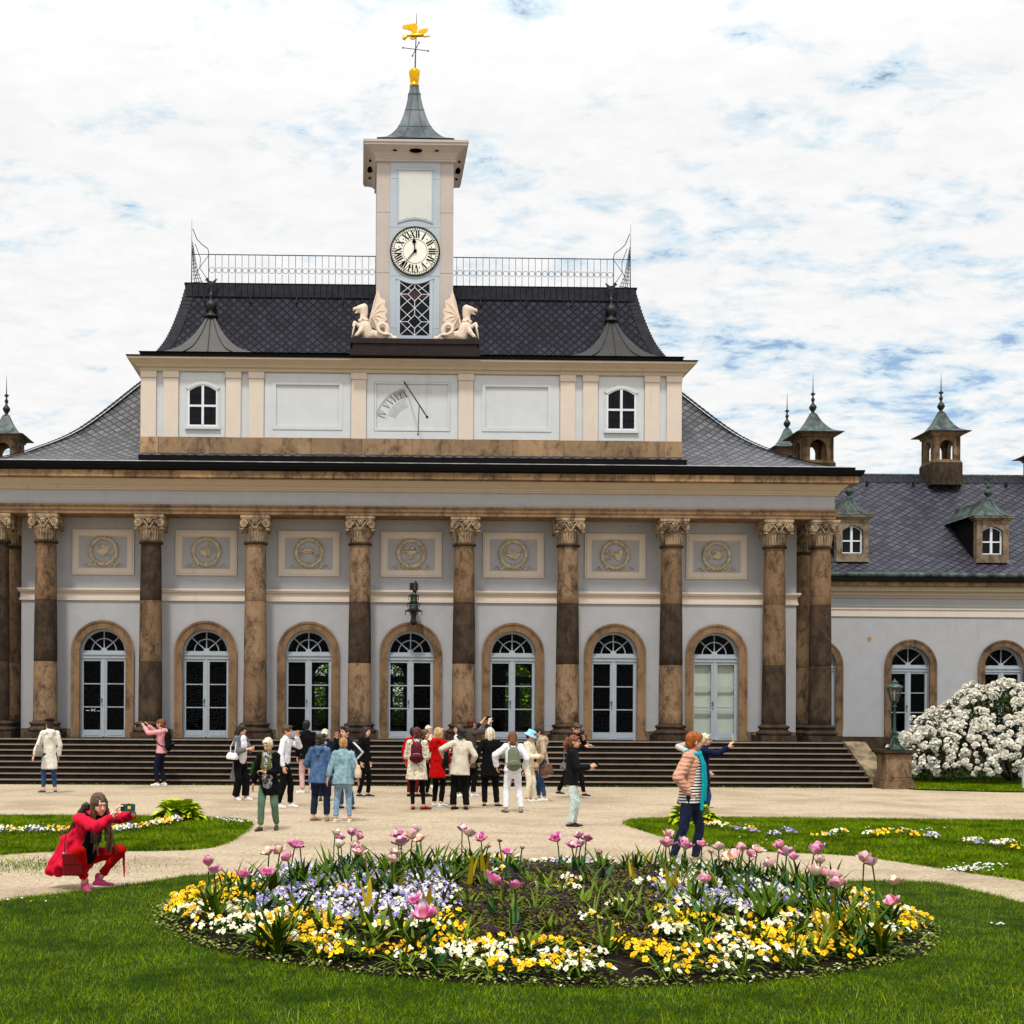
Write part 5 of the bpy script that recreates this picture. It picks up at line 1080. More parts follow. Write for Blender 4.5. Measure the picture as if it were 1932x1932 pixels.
# low edging plants along the rim
m = MB()
for _ in range(3600):
    a = random.uniform(0, 2*PI); r = BED_R*(.985+random.gauss(0, .014)); x, y = BED_C[0]+r*math.cos(a), BED_C[1]+r*math.sin(a); e = random.uniform(0, 2*PI); q = random.uniform(.02, .04)
    disc_leaf(m, (x, y, .03+random.uniform(0, .05)), (q*math.cos(e), q*math.sin(e), random.uniform(0, .02)), q*.4, (0, 0, 1), 0 if random.random() < .93 else 1)
tag(m.obj('edging_plants', [leafmat('edging_leaf', (.17, .24, .035), (.42, .44, .14)), M_pwhi]), kind='stuff')
# strap-leaved clumps
def strap(m, c, az, L, w, arch, tilt, mi=0, n=6):
    d = Vector((math.cos(az), math.sin(az), 0)); s = Vector((-d.y, d.x, 0)); v = []; f = []; p = Vector(c); ang = tilt
    for k in range(n+1):
        t = k/n; ww = w*(math.sin(PI*min(.5, .22+t*.9)) if t < .4 else 1-((t-.4)/.6)**2)+.0015; v += [p+s*ww, p-s*ww-Vector((0, 0, 0))]; ang += arch/n; p = p+(d*math.sin(ang)+Vector((0, 0, math.cos(ang))))*(L/n)
    m.add(v, [(2*k, 2*k+1, 2*k+3, 2*k+2) for k in range(n)], mi, True)
def clump_mesh(nl, L, w, spread, mat, fan=.45, arch=1.0):
    m = MB()
    for _ in range(nl): az = random.uniform(0, 2*PI); strap(m, (random.gauss(0, spread), random.gauss(0, spread), -.02), az, L*random.uniform(.55, 1.1), w*random.uniform(.7, 1.2), abs(random.gauss(arch, .5)), abs(random.gauss(fan*.6, .18)), 0 if random.random() < .93 else 1)
    return m.mesh('leaves', mat)
CL = {'dark': [clump_mesh(24, .46, .017, .035, [M_leaf, M_leafyellow]) for _ in range(6)], 'pale': [clump_mesh(16, .36, .018, .03, [M_leafpale, M_leafyellow], .5) for _ in range(4)],
      'fine': [clump_mesh(22, .34, .006, .03, [M_leafpale, M_leafpale], .6, 1.4) for _ in range(3)], 'yellow': [clump_mesh(7, .32, .020, .03, [M_leafyellow, M_leafpale], .35, .4) for _ in range(2)]}
CLAB = {'dark': ('strap_leaf_plant', 'dark green strap-leaved bulb plant without flowers in the round bed', 'dark strap-leaved plants'), 'pale': ('pale_strap_plant', 'pale green fading strap-leaved plant in the round bed', 'pale strap-leaved plants'),
        'fine': ('grassy_plant', 'thin-leaved grassy plant arching over the round bed', 'grassy bed plants'), 'yellow': ('yellowing_plant', 'yellowing bulb leaves among the flowers of the round bed', 'yellowing bulb plants')}
def put_clump(kind, u, v, s=1.0):
    p = gp(u, v, .1); o = bpy.data.objects.new(CLAB[kind][0], random.choice(CL[kind])); COL.objects.link(o)
    if math.hypot(p.x-BED_C[0], p.y-BED_C[1]) > BED_R*.97: p = Vector((BED_C[0], BED_C[1], 0)).lerp(p, BED_R*.95/math.hypot(p.x-BED_C[0], p.y-BED_C[1]))
    o.location = (p.x, p.y, bedz(p.x, p.y)); o.rotation_euler = (0, 0, random.uniform(0, 6.28)); s *= random.uniform(.85, 1.15); o.scale = (s, s, s); tag(o, CLAB[kind][1], 'bulb plant', CLAB[kind][2])
for u, v in [(395, 1715), (425, 1700), (410, 1735), (455, 1690), (470, 1700), (505, 1795), (480, 1790), (520, 1785), (520, 1690), (560, 1680), (590, 1672), (625, 1668), (650, 1660), (680, 1668), (705, 1655), (735, 1660), (760, 1668), (780, 1655), (800, 1660), (830, 1652), (855, 1658), (880, 1665), (850, 1690), (800, 1690),
             (690, 1700), (600, 1700), (560, 1740), (900, 1650), (940, 1650), (1140, 1652), (1180, 1650), (1205, 1655), (1230, 1650), (1260, 1655), (1300, 1660), (1340, 1665), (1370, 1660), (1395, 1668), (1425, 1672), (1450, 1668), (1480, 1680), (1510, 1678), (1535, 1690), (1560, 1690), (1440, 1725), (1475, 1735), (1500, 1720),
             (1400, 1715), (1450, 1755), (1350, 1700), (1590, 1710), (1610, 1735), (1640, 1765), (1655, 1790), (1620, 1790), (1600, 1770), (1680, 1740), (1280, 1690), (1310, 1720), (640, 1690), (730, 1690), (1540, 1735), (1575, 1745)]: put_clump('dark', u+random.uniform(-6, 6), v, .95)
for u, v in [(690, 1800), (720, 1780), (755, 1770), (785, 1745), (820, 1765), (845, 1730), (700, 1760), (1430, 1790), (1470, 1795), (1540, 1800), (1570, 1790), (1390, 1770), (1510, 1770), (1340, 1745), (1290, 1760), (1250, 1720), (910, 1690), (960, 1660), (1080, 1665), (930, 1700), (1000, 1690), (1130, 1710), (1190, 1735), (880, 1725), (610, 1765), (540, 1765), (460, 1750), (1600, 1800), (1240, 1770), (1150, 1800), (960, 1745), (1040, 1775), (1095, 1735), (1030, 1700), (1160, 1745), (1210, 1760), (870, 1790), (990, 1800), (1300, 1800), (640, 1800), (780, 1800)]: put_clump('pale', u, v, .9)
for u, v in [(1230, 1730), (1210, 1700), (1000, 1665), (1040, 1655), (1060, 1800), (965, 1775), (1330, 1790), (740, 1830), (1090, 1660), (1160, 1700), (920, 1830), (1500, 1815), (660, 1790), (950, 1720), (1010, 1740), (1060, 1710), (1110, 1690), (1120, 1750), (1170, 1770), (900, 1760), (1080, 1830), (860, 1835), (1400, 1830), (1250, 1830), (560, 1810)]: put_clump('fine', u, v)
for u, v in [(878, 1690), (910, 1670), (740, 1700), (800, 1730), (1200, 1680), (1560, 1780), (700, 1740), (1265, 1700)]: put_clump('yellow', u, v)
# ---- tulips
def tulip_head(mat, r, n=13, openness=1.0, alt=None):
    m = MB()
    for k in range(n):
        ring = k % 3; a = 2*PI*k/n*1.7+random.uniform(-.2, .2); L = r*random.uniform(1.1, 1.5); w = r*random.uniform(.42, .58); tilt = (.18+.34*ring*openness)+random.uniform(-.1, .15); d = Vector((math.cos(a), math.sin(a), 0)); s = Vector((-d.y, d.x, 0)); v = []; uv = []; p = d*.012
        ang = 1.15*min(1, tilt*1.7); rows = 5
        for j in range(rows+1):
            t = j/rows; ww = w*math.sin(PI*(.10+.78*t))**.8
            for q in (-1, 0, 1): v.append(p+s*ww*q+(Vector((0, 0, 1))*math.sin(ang)*.12-d*math.cos(ang)*.10)*abs(q)*w*3+Vector((0, 0, random.uniform(-.1, .1)*w*t))); uv.append((q*.5+.5, t))
            p = p+(d*math.sin(ang)+Vector((0, 0, math.cos(ang))))*(L/rows); ang += (tilt*1.0-1.05)/rows*1.2
        f = []; fu = []
        for j in range(rows):
            for q in range(2): ix = (j*3+q, j*3+q+1, j*3+q+4, j*3+q+3); f.append(ix); fu.append([uv[i] for i in ix])
        m.add(v, f, 0 if random.random() < .62 else 1 if random.random() < .5 else 2, True, fu)
    return m.mesh('flower_head', [mat, alt[0], alt[1]])
TH = {k: [tulip_head(mt, .084*sc, n, op, al) for op in (.42, .65, .85, 1.1)] for k, mt, sc, n, al in (('pink', M_tpink, 1, 16, (M_tpale, M_tmag)), ('magenta', M_tmag, 1.05, 16, (M_tpink, M_twhite)), ('pale', M_tpale, 1.0, 15, (M_tcream, M_tpink)), ('cream', M_tcream, .95, 14, (M_twhite, M_tpale)), ('dead', M_tdead, .55, 9, (M_tpale, M_tdead)))}
def tulip_leaves():
    m = MB()
    for k in range(3): az = 2*PI*k/3+random.uniform(-.5, .5); strap(m, (0, 0, -.02), az, random.uniform(.22, .34), random.uniform(.026, .038), random.uniform(.3, .9), random.uniform(.15, .4), 0, 7)
    return m.mesh('leaves', M_tulipleaf)
TL = [tulip_leaves() for _ in range(5)]
TLAB = {'pink': 'pink double tulip with yellow heart standing in the round bed', 'magenta': 'magenta and white double tulip standing in the round bed', 'pale': 'pale apricot pink double tulip standing in the round bed', 'cream': 'creamy yellow tulip standing in the round bed', 'dead': 'withered brown tulip on a bare stalk in the round bed'}
def put_tulip(u, v, kind, s=.9):
    if kind == 'pink' and random.random() < .55: kind = random.choice(('magenta', 'pale', 'pale'))
    p = gp(u, v, .54); b = Vector((p.x-random.uniform(-.05, .05), p.y+random.uniform(-.06, .06), 0)); dd = math.hypot(b.x-BED_C[0], b.y-BED_C[1])
    if dd > BED_R*.96: b = Vector((BED_C[0], BED_C[1], 0)).lerp(b, BED_R*.94/dd)
    b.z = bedz(b.x, b.y); hz = CZ-(fix(u, v)[1]-H0)*b.y/F-b.z-.05; hz = max(.26, min(.62, hz)); hx = (fix(u, v)[0]-U0)*b.y/F-b.x
    t = thing('tulip', TLAB[kind], 'tulip', b, 0, kind+' tulips of the round bed')
    m = MB(); m.tube([(0, 0, -.02), (hx*.15, 0, hz*.4), (hx*.6, 0, hz*.75), (hx, 0, hz)], .0075, 5); m.obj('stem', M_stem, t)
    h = bpy.data.objects.new('flower_head', random.choice(TH[kind])); COL.objects.link(h); h.parent = t; h.location = (hx, 0, hz-.01); h.rotation_euler = (random.gauss(0, .2)+.12, random.gauss(0, .2), random.uniform(0, 6.28)); s *= random.uniform(.72, 1.12); h.scale = (s, s, s*random.uniform(.9, 1.2))
    l = bpy.data.objects.new('leaf_rosette', random.choice(TL)); COL.objects.link(l); l.parent = t; l.rotation_euler = (0, 0, random.uniform(0, 6.28))
for u, v, k in [(394, 1622, 'pink'), (404, 1636, 'pink'), (458, 1643, 'pink'), (505, 1641, 'pink'), (508, 1602, 'pink'), (528, 1599, 'pale'), (556, 1590, 'pink'), (566, 1588, 'pink'), (543, 1613, 'pink'), (632, 1568, 'cream'), (642, 1576, 'magenta'), (638, 1590, 'cream'), (664, 1568, 'magenta'), (676, 1574, 'pink'), (668, 1592, 'pale'), (676, 1602, 'pale'), (750, 1571, 'magenta'), (757, 1586, 'magenta'),
                (785, 1562, 'pale'), (778, 1574, 'pink'), (794, 1578, 'pale'), (746, 1604, 'pale'), (740, 1616, 'pale'), (872, 1560, 'magenta'), (883, 1568, 'pale'), (908, 1577, 'magenta'), (920, 1590, 'dead'), (942, 1579, 'dead'), (957, 1601, 'magenta'), (985, 1592, 'dead'), (925, 1654, 'magenta'), (972, 1664, 'magenta'), (787, 1690, 'magenta'), (801, 1718, 'magenta'),
                (1052, 1578, 'magenta'), (1079, 1590, 'pink'), (1092, 1572, 'magenta'), (1106, 1578, 'magenta'), (1096, 1588, 'magenta'), (1131, 1602, 'dead'), (1259, 1568, 'pale'), (1257, 1588, 'pink'), (1290, 1582, 'pink'), (1294, 1592, 'pink'), (1324, 1588, 'pink'), (1342, 1600, 'dead'), (1328, 1652, 'magenta'), (1383, 1610, 'pink'), (1396, 1596, 'pink'), (1414, 1606, 'pink'), (1428, 1598, 'cream'),
                (1456, 1624, 'pink'), (1470, 1590, 'pink'), (1484, 1604, 'pink'), (1498, 1612, 'pink'), (1536, 1602, 'magenta'), (1545, 1596, 'pink'), (1548, 1618, 'pink'), (1538, 1640, 'pale'), (1556, 1640, 'pale'), (1573, 1648, 'pale'), (1578, 1662, 'pink'), (1630, 1616, 'pink'), (1646, 1622, 'magenta'), (1688, 1657, 'pale'), (1686, 1694, 'pink'), (1356, 1594, 'pink')]: put_tulip(u, v, k)
# ---- flower borders cut into the side lawns
def along(pts, step):
    P_ = [gp(*p) for p in pts]; out = []
    for a, b in zip(P_, P_[1:]):
        n = max(1, int((b-a).length/step))
        for k in range(n): out.append(a.lerp(b, k/n))
    return out
for pts, where, seed in (([(-60, 1580), (0, 1578), (100, 1577), (200, 1578), (250, 1572), (300, 1564), (342, 1551)], 'left-side lawn border behind the crouching woman', 1), ([(1296, 1556), (1345, 1565), (1400, 1573), (1450, 1580), (1530, 1583), (1600, 1582), (1680, 1585), (1760, 1588), (1850, 1599), (1940, 1612), (2000, 1620)], 'lawn border beyond the round bed, on the lamp post side', 2)):
    where = 'the long flower border behind the crouching woman' if seed == 1 else 'the long flower border in the lawn on the lamp side'
    for p in along(pts, .17):
        for _ in range(2 if seed == 1 else 1):
            q = random.random(); k = 'yellow' if q < .3 else 'white' if q < .68 else 'violet'
            if random.random() < .14: continue
            w = {'yellow': ('yellow_pansy', 'yellow pansy clump in '+where, 'yellow pansies of a lawn border'), 'white': ('white_pansy', 'creamy white pansy clump in '+where, 'white pansies of a lawn border'), 'violet': ('violet_pansy', 'lilac pansy clump in '+where, 'violet pansies of a lawn border')}[k]
            w = (w[0], w[1], w[2]+(' to the west' if seed == 1 else ' to the east'))
            put_pansy(k, p.x+random.gauss(0, .05), p.y+random.gauss(0, .10), .03, .95, w)
# daisies in the turf
def daisies(pts, n, sx, sy, yellow=0.1, name='daisies'):
    m = MB()
    for u, v in pts:
        p = gp(u, v)
        for _ in range(n): x, y = p.x+random.gauss(0, sx), p.y+random.gauss(0, sy); r = random.uniform(.010, .017); z = random.uniform(.06, .085); m.lathe([(.001, z+.004), (r, z), (r*.9, z-.006)], (x, y), 7, 1 if random.random() < yellow else 0, caps=False)
    tag(m.obj(name, [M_white, M_pyel]), kind='stuff')
daisies([(420, 1549), (440, 1553), (452, 1556)], 22, .13, .12, .03); daisies([(1712, 1571), (1730, 1574), (1690, 1572)], 8, .25, .12, 0); daisies([(1836, 1646), (1810, 1650), (1860, 1640)], 30, .12, .08, 0); daisies([(1880, 1756)], 6, .04, .05, 0); daisies([(60, 1560), (80, 1710), (1400, 1590), (1500, 1600), (1250, 1570), (1720, 1740)], 4, .3, .15, .75)
daisies([(1560, 1470), (1300, 1480)], 5, .4, .05, 1.0)

# ------------------------------------------------------------------ hostas
def hosta(u, v, s, label):
    p = gp(u, v); t = thing('hosta', label, 'hosta', p); m = MB()
    for k in range(210):
        az = random.uniform(0, 2*PI); L = random.uniform(.20, .36)*s; d = Vector((math.cos(az), math.sin(az), 0)); sd2 = Vector((-d.y, d.x, 0)); tilt = random.uniform(.1, 1.15); st_ = random.uniform(.08, .2)*s; base = d*random.uniform(.01, .08)*s; q = base+(d*math.sin(tilt)+Vector((0, 0, math.cos(tilt))))*st_; v_ = []; ang = tilt+.2; w = L*.32
        for j in range(5):
            tt = j/4; ww = w*math.sin(PI*(.12+.88*tt))**.8+.002
            v_ += [q+sd2*ww+Vector((0, 0, ww*.35)), q, q-sd2*ww+Vector((0, 0, ww*.35))]; q = q+(d*math.sin(ang)+Vector((0, 0, math.cos(ang))))*(L/4); ang += .28
        m.add(v_, [(3*j+i, 3*j+i+1, 3*j+i+4, 3*j+i+3) for j in range(4) for i in (0, 1)], random.choice([0, 0, 1]), True)
    m.obj('foliage', [leafmat('hosta_leaf', (.30, .44, .02), (.60, .64, .10), .45, 9), leafmat('hosta_leaf_deep', (.16, .30, .02), (.30, .42, .04), .45, 9)], t)
    m = MB()
    for k in range(30): az = random.uniform(0, 2*PI); e = random.uniform(.05, .2)*s; m.tube([(0, 0, 0), (e*.5*math.cos(az), e*.5*math.sin(az), .1*s), (e*math.cos(az), e*math.sin(az), .16*s)], .006, 4)
    m.obj('stalk_tuft', M_stem, t)
hosta(338, 1550, 1.02, 'bright green hosta at the tip of the lawn behind the crouching woman'); hosta(1308, 1559, .95, 'yellow-green hosta half hidden behind the legs of the red-haired woman')

# ------------------------------------------------------------------ rhododendron
def rhodo(c, rad, label):
    t = thing('rhododendron_bush', label, 'bush', c); m = MB(); fl = MB(); rx, ry, rz = rad
    def surf(az, el, k):
        d = Vector((math.cos(el)*math.cos(az), math.cos(el)*math.sin(az), math.sin(el))); n_ = noise.noise(d*2.3+Vector((5, 1, 2)))*.15+noise.noise(d*6)*.10
        return Vector((d.x*rx, d.y*ry, d.z*rz*.9+.12*rz))*(k+n_), d
    for _ in range(15000):
        az = random.uniform(0, 2*PI); el = math.asin(random.uniform(-.05, 1)); p, d = surf(az, el, random.uniform(.72, 1.0)); p.z = max(.02, p.z); L = random.uniform(.10, .17); e = (d+Vector((random.gauss(0, .6), random.gauss(0, .6), random.gauss(0, .5)))).normalized(); disc_leaf(m, p, e*L, L*.2, Vector((random.gauss(0, .5), random.gauss(0, .5), 1)))
    m.obj('foliage', leafmat('rhododendron_leaf', (.03, .06, .012), (.08, .13, .03), .4), t)
    k = 0
    while k < 1900:
        az = random.uniform(0, 2*PI); el = math.asin(random.uniform(0.0, 1)); p, d = surf(az, el, random.uniform(.95, 1.03))
        if noise.noise(p*1.1+Vector((9, 3, 3))) < -.40 or p.z < .12: continue
        k += 1; r = random.choice((.05, .07, .085, .10, .12)); c0 = p+d*.04
        for j in range(15):
            q = (d*1.0+Vector((random.gauss(0, .8), random.gauss(0, .8), random.gauss(0, .8)))).normalized(); b0 = c0+q*r*.55; w = r*random.uniform(.40, .55); a = q.orthogonal().normalized(); b = q.cross(a); o0 = random.uniform(0, 6); cen = b0
            ring = [cen+q*r*.42+(a*math.cos(o0+2*PI*i/5)+b*math.sin(o0+2*PI*i/5))*w for i in range(5)]; fl.add([cen]+ring, [(0, 1+i, 1+(i+1) % 5) for i in range(5)], 0)
    mm = plain('ivory_blossom', (.80, .78, .70), .65, .2, .08, 12); fl.obj('blossom', mm, t); m = MB()
    for j in range(9): a = 2*PI*j/9; m.tube([(0, 0, 0), (rx*.3*math.cos(a), ry*.3*math.sin(a), rz*.4), (rx*.62*math.cos(a), ry*.62*math.sin(a), rz*.66)], .05, 6, r1=.02)
    m.obj('branch_frame', plain('bush_bark', (.06, .045, .035), .9), t)
rhodo(Vector((18.75, 37.9, 0)), (3.35, 2.2, 2.62), 'large rounded white-flowering rhododendron bush by the palace wing')
# white post at the very edge
t = thing('white_post', 'short white post in the grass below the rhododendron', 'post', gp(1934, 1491)); m = MB(); m.box(-.06, .06, -.05, .05, 0, .62); m.box(-.075, .075, -.065, .065, .62, .66); m.obj('post_body', plain('white_painted_wood', (.72, .72, .70), .6), t)

# ------------------------------------------------------------------ trees seen through the windows
def tree(x, y, h, r, label, seed):
    random.seed(seed); t = thing('broadleaf_tree', label, 'tree', (x, y, 0), 0, 'trees in the garden beyond the palace'); m = MB(); m.tube([(0, 0, 0), (.05, 0, h*.3), (.0, .05, h*.55), (.1, 0, h*.9)], .2, 8, r1=.04)
    for k in range(9): a = 2.4*k; z = h*(.28+.06*k); m.tube([(0, 0, z), (r*.4*math.cos(a), r*.4*math.sin(a), z+h*.10), (r*.8*math.cos(a), r*.8*math.sin(a), z+h*.15)], .07, 5, r1=.015)
    m.obj('trunk', plain('tree_bark', (.06, .045, .03), .9), t); m = MB(); cl = [(Vector((random.gauss(0, r*.42), random.gauss(0, r*.42), h*random.uniform(.22, .95))), random.uniform(.25, .45)*r) for _ in range(34)]
    for c, q in cl:
        for _ in range(420): d = Vector((random.gauss(0, 1), random.gauss(0, 1), random.gauss(0, 1))).normalized(); p = c+d*q*random.uniform(.6, 1.05); L = random.uniform(.14, .26); e = Vector((random.gauss(0, 1), random.gauss(0, 1), random.gauss(0, .7))).normalized(); disc_leaf(m, p, e*L, L*.35, (0, .3, 1))
    m.obj('crown', leafmat('fresh_tree_leaf', (.10, .22, .015), (.28, .42, .04), .5, 1.2), t)
for k, (x, y, h, r) in enumerate([(-7, 70, 5.4, 3.2), (-2.2, 76, 6.4, 3.6), (3.2, 72, 5.6, 3.3), (9.6, 70, 5.2, 3.0), (7.2, 80, 6.2, 3.4), (-12, 78, 6.2, 3.5)]): tree(x, y, h, r, 'fresh green tree seen through the middle palace doors', 100+k)
t = thing('garden_hedge', 'clipped green hedge in the garden beyond the palace doors', 'hedge', (1, 66, 0)); m = MB()
for _ in range(9000):
    x, y, z = random.uniform(-17, 17), random.choice([-.6, .6])+random.gauss(0, .1), random.uniform(0, 2.3)
    if random.random() < .25: y = random.uniform(-.6, .6); z = 2.3+random.gauss(0, .08)
    L = random.uniform(.14, .24); e = Vector((random.gauss(0, 1), random.gauss(0, 1), random.gauss(0, .7))).normalized(); disc_leaf(m, (x, y, z), e*L, L*.4, (0, .3, 1))
m.obj('foliage', leafmat('hedge_leaf', (.05, .13, .012), (.16, .28, .03), .5, 2), t); m = MB(); m.box(-16.8, 16.8, -.45, .45, 0, 2.15); m.obj('inner_twigs', M_darkleaf, t)
tag(MB().box(-60, 60, 62.2, 140, .0, .05).obj('garden_lawn', M_turf), kind='structure')
random.seed(21)
# ------------------------------------------------------------------ people
def cloth(name, c, rough=.9, var=.14, scale=9, weave=.35):
    if name in MATS: return MATS[name]
    m = NB(name, rough, .15); n = m.noise(scale, 5, .65); f = m.noise(70, 3); col = m.mix(m.rng(n, .3, .7), tuple(x*(1-var) for x in c), tuple(min(1, x*(1+var)) for x in c))
    m.base(col); m.bump(m.math('ADD', n, m.math('MULTIPLY', f, .25)), weave, .03); return m.done()
def denim(name, c): return cloth(name, c, .85, .35, 14, .5)
def striped():
    m = NB('striped_jersey', .9, .15); p = m.xyz(); w = m.math('SINE', m.math('MULTIPLY', p[2], 2*PI/.036)); s = m.rng(w, -.05, .25); m.base(m.mix(s, (.74, .74, .72), (.015, .015, .022))); return m.done()
def crochet():
    m = NB('crochet_lace', .9, .1); v = m.n.new('ShaderNodeTexVoronoi'); m.l.new(m.tc.outputs['Object'], v.inputs[0]); v.inputs['Scale'].default_value = 16; s = m.rng(v.outputs['Distance'], .30, .52, 0, 1, True); h = m.noise(40, 2)
    m.base(m.mix(m.math('MULTIPLY', s, m.rng(h, .45, .7)), (.70, .63, .50), (.07, .05, .04))); m.bump(v.outputs['Distance'], .5, .03); return m.done()
def quilted(name, c, rough, sc, strength=.8):
    m = NB(name, rough+.2, .12); p = m.xyz(); a = m.math('SINE', m.math('MULTIPLY', m.math('ADD', p[2], m.math('MULTIPLY', m.noise(3, 2), .12)), sc)); b = m.math('ABSOLUTE', a); n = m.noise(12, 4)
    m.base(m.mix(m.rng(n, .3, .7), tuple(x*.85 for x in c), tuple(x*1.1 for x in c))); m.bump(m.math('ADD', b, m.math('MULTIPLY', n, .4)), strength, .05); return m.done()
def patterned():
    m = NB('patterned_blouse', .9, .15); n = m.noise(22, 3, .5, 1.5); m.base(m.mix(m.rng(n, .47, .53), (.04, .04, .045), (.42, .42, .42))); return m.done()
SKIN = plain('light_skin', (.62, .36, .25), .55, .35, .06, 10); SKIN2 = plain('tanned_skin', (.52, .29, .19), .55, .35, .06, 10)
EYE = plain('eye_dark', (.02, .015, .012), .3, .5); LIP = plain('lip_rose', (.45, .16, .14), .5, .3); EYEW = plain('eye_white', (.6, .58, .55), .4, .4)
def hairmat(name, c):
    if name in MATS: return MATS[name]
    m = NB(name, .5, .35); n = m.noise(7, 5, .6, .4, stretch=(5, 5, .6)); m.base(m.mix(m.rng(n, .35, .65), tuple(x*.55 for x in c), tuple(x*1.35 for x in c))); m.bump(n, .6, .02); return m.done()
HB = hairmat('dark_brown_hair', (.045, .025, .016)); HK = hairmat('black_hair', (.012, .010, .010)); HR = hairmat('red_hair', (.22, .060, .018)); HG = hairmat('auburn_hair', (.20, .075, .030)); HY = hairmat('blonde_hair', (.48, .33, .16)); HW = hairmat('white_blonde_hair', (.62, .55, .42)); HM = hairmat('maroon_hair', (.13, .028, .020)); HC = hairmat('copper_hair', (.36, .10, .022)); HN = hairmat('chestnut_hair', (.12, .055, .028)); HL = hairmat('streaked_brown_hair', (.13, .075, .040)); HD = hairmat('dark_blonde_hair', (.40, .22, .08))
V3 = Vector
def ik(a, t, l1, l2, pole):
    d = t-a; L = d.length; mx = (l1+l2)*.995
    if L > mx: d = d*(mx/L); L = mx; t = a+d
    n = d.normalized(); x = (l1*l1-l2*l2+L*L)/(2*L); h = math.sqrt(max(0, l1*l1-x*x)); p = pole-n*pole.dot(n)
    p = p.normalized() if p.length > 1e-4 else n.orthogonal(); return a+n*x+p*h, t
def person(label, u, v, vt, head, top, legs, hair, shoes, **k):
    """u,v: the feet in the picture; vt: top of the head; head: heading in degrees (0 faces the camera, 90 the picture's right).
    local frame: forward -y, the person's right hand at -x"""
    p = gp(u, v); H = k.get('H') or (fix(u, v)[1]-(vt-ROLL*(u-U0)))*p.y/F; s = H/1.70; sk = k.get('skin', SKIN); g = k.get('girth', 1.0)
    t = thing('person', label, 'person', p, R(head), k.get('group')); t.scale = (s, s, s); vox = k.get('vox', .013); bv = k.get('bvox', .0105)
    lean = R(k.get('lean', 3)); hz = k.get('hip', .90); hs = k.get('hipshift', (0, 0)); hip = V3((hs[0], hs[1], hz)); roll = R(k.get('twist', 0))
    up = V3((math.sin(R(k.get('side', 0))), -math.sin(lean), math.cos(lean))).normalized(); sx = V3((math.cos(roll), math.sin(roll), 0)); sx = (sx-up*sx.dot(up)).normalized(); fw = sx.cross(up)*-1 if (sx.cross(up)).y > 0 else sx.cross(up)
    A = lambda z, x=0, y=0: hip+up*(z-.90)+sx*x+fw*y
    sh = [A(1.372, -.152*(.9+.1*g), -.01), A(1.372, .152*(.9+.1*g), -.01)]; lw_ = .86*min(1.0, (legs[2] if legs else 1.0)); hipj = [hip+V3((-.085, 0, -.02)), hip+V3((.085, 0, -.02))]
    # legs
    feet = k.get('feet', ((-.10, .0), (.10, .0))); toes = k.get('toes', (0, 0)); lz = k.get('footz', (.085, .085)); kp = k.get('kneepole', (V3((-.1, -1, 0)), V3((.1, -1, 0)))); kn = []; an = []
    for i in range(2):
        a, b = ik(hipj[i], V3((feet[i][0], feet[i][1], lz[i])), *((.43, .42) if hz < .6 else (.408, .402)), kp[i]); kn.append(a); an.append(b)
    # arms
    arms = k.get('arms', (None, None)); el = []; wr = []
    for i, sg in enumerate((-1, 1)):
        tg = arms[i]; tg = (A(.86, sg*(.215+.16*(g-1)), .04)) if tg is None else V3(tg)
        pole = V3(k['poles'][i]) if k.get('poles') and k['poles'][i] else V3((sg*.55, .55, -.6)); e, w = ik(sh[i], tg, .285, .25, pole); el.append(e); wr.append(w)
    hc = A(1.575, 0, .025)+V3(k.get('headoff', (0, 0, 0))); yaw, pit, tilt = (R(x) for x in k.get('look', (0, 0, 0)))
    Rh = Matrix.Rotation(yaw, 3, 'Z') @ Matrix.Rotation(pit, 3, 'X') @ Matrix.Rotation(tilt, 3, 'Y'); hp = lambda x, y, z: hc+Rh @ V3((x, y, z))       # head frame: face at -y
    # ---- body, one skin
    b = MB(); side = tuple(sx)
    b.cap(A(.985), A(1.05), .105*g, .105*g, .66, side); b.cap(A(1.05), A(1.28), .115*g, .145, .68, side); b.cap(A(1.28), A(1.36), .145, .12, .62, side); b.cap(sh[0], sh[1], .055, .055); b.cap(A(1.38), hc+Rh @ V3((0, .02, -.06)), .056, .050)
    b.ball(hp(0, .015, .025), .10, n=16, sc=(.76, .98, .98), rot=Rh.to_quaternion()); b.ball(hp(0, -.02, -.03), .075, n=14, sc=(.82, .95, 1.05), rot=Rh.to_quaternion()); b.cap(hp(0, -.055, -.085), hp(0, -.05, -.075), .026, .032)
    b.cap(hp(0, -.088, .010), hp(0, -.108, -.028), .010, .014); b.ball(hp(-.075, .015, -.005), .024, sc=(.5, 1, 1.3)); b.ball(hp(.075, .015, -.005), .024, sc=(.5, 1, 1.3)); b.cap(hp(-.03, -.088, .03), hp(.03, -.088, .03), .012, .012)
    for i in range(2):
        b.cap(hipj[i], kn[i], .078*g*lw_**.3, .054*lw_); b.cap(kn[i], kn[i].lerp(an[i], .35), .052*lw_, .053*lw_); b.cap(kn[i].lerp(an[i], .35), an[i], .053*lw_, .035); td = V3((math.sin(R(toes[i])), -math.cos(R(toes[i])), 0)); b.cap(an[i]+V3((0, 0, -.035)), an[i]+td*.10+V3((0, 0, -.055)), .030, .020)
        b.cap(sh[i], el[i], .050, .038); b.cap(el[i], wr[i], .038, .026); d = (wr[i]-el[i]).normalized(); hd = k.get('hands', (None, None))[i]; d = V3(hd).normalized() if hd else d
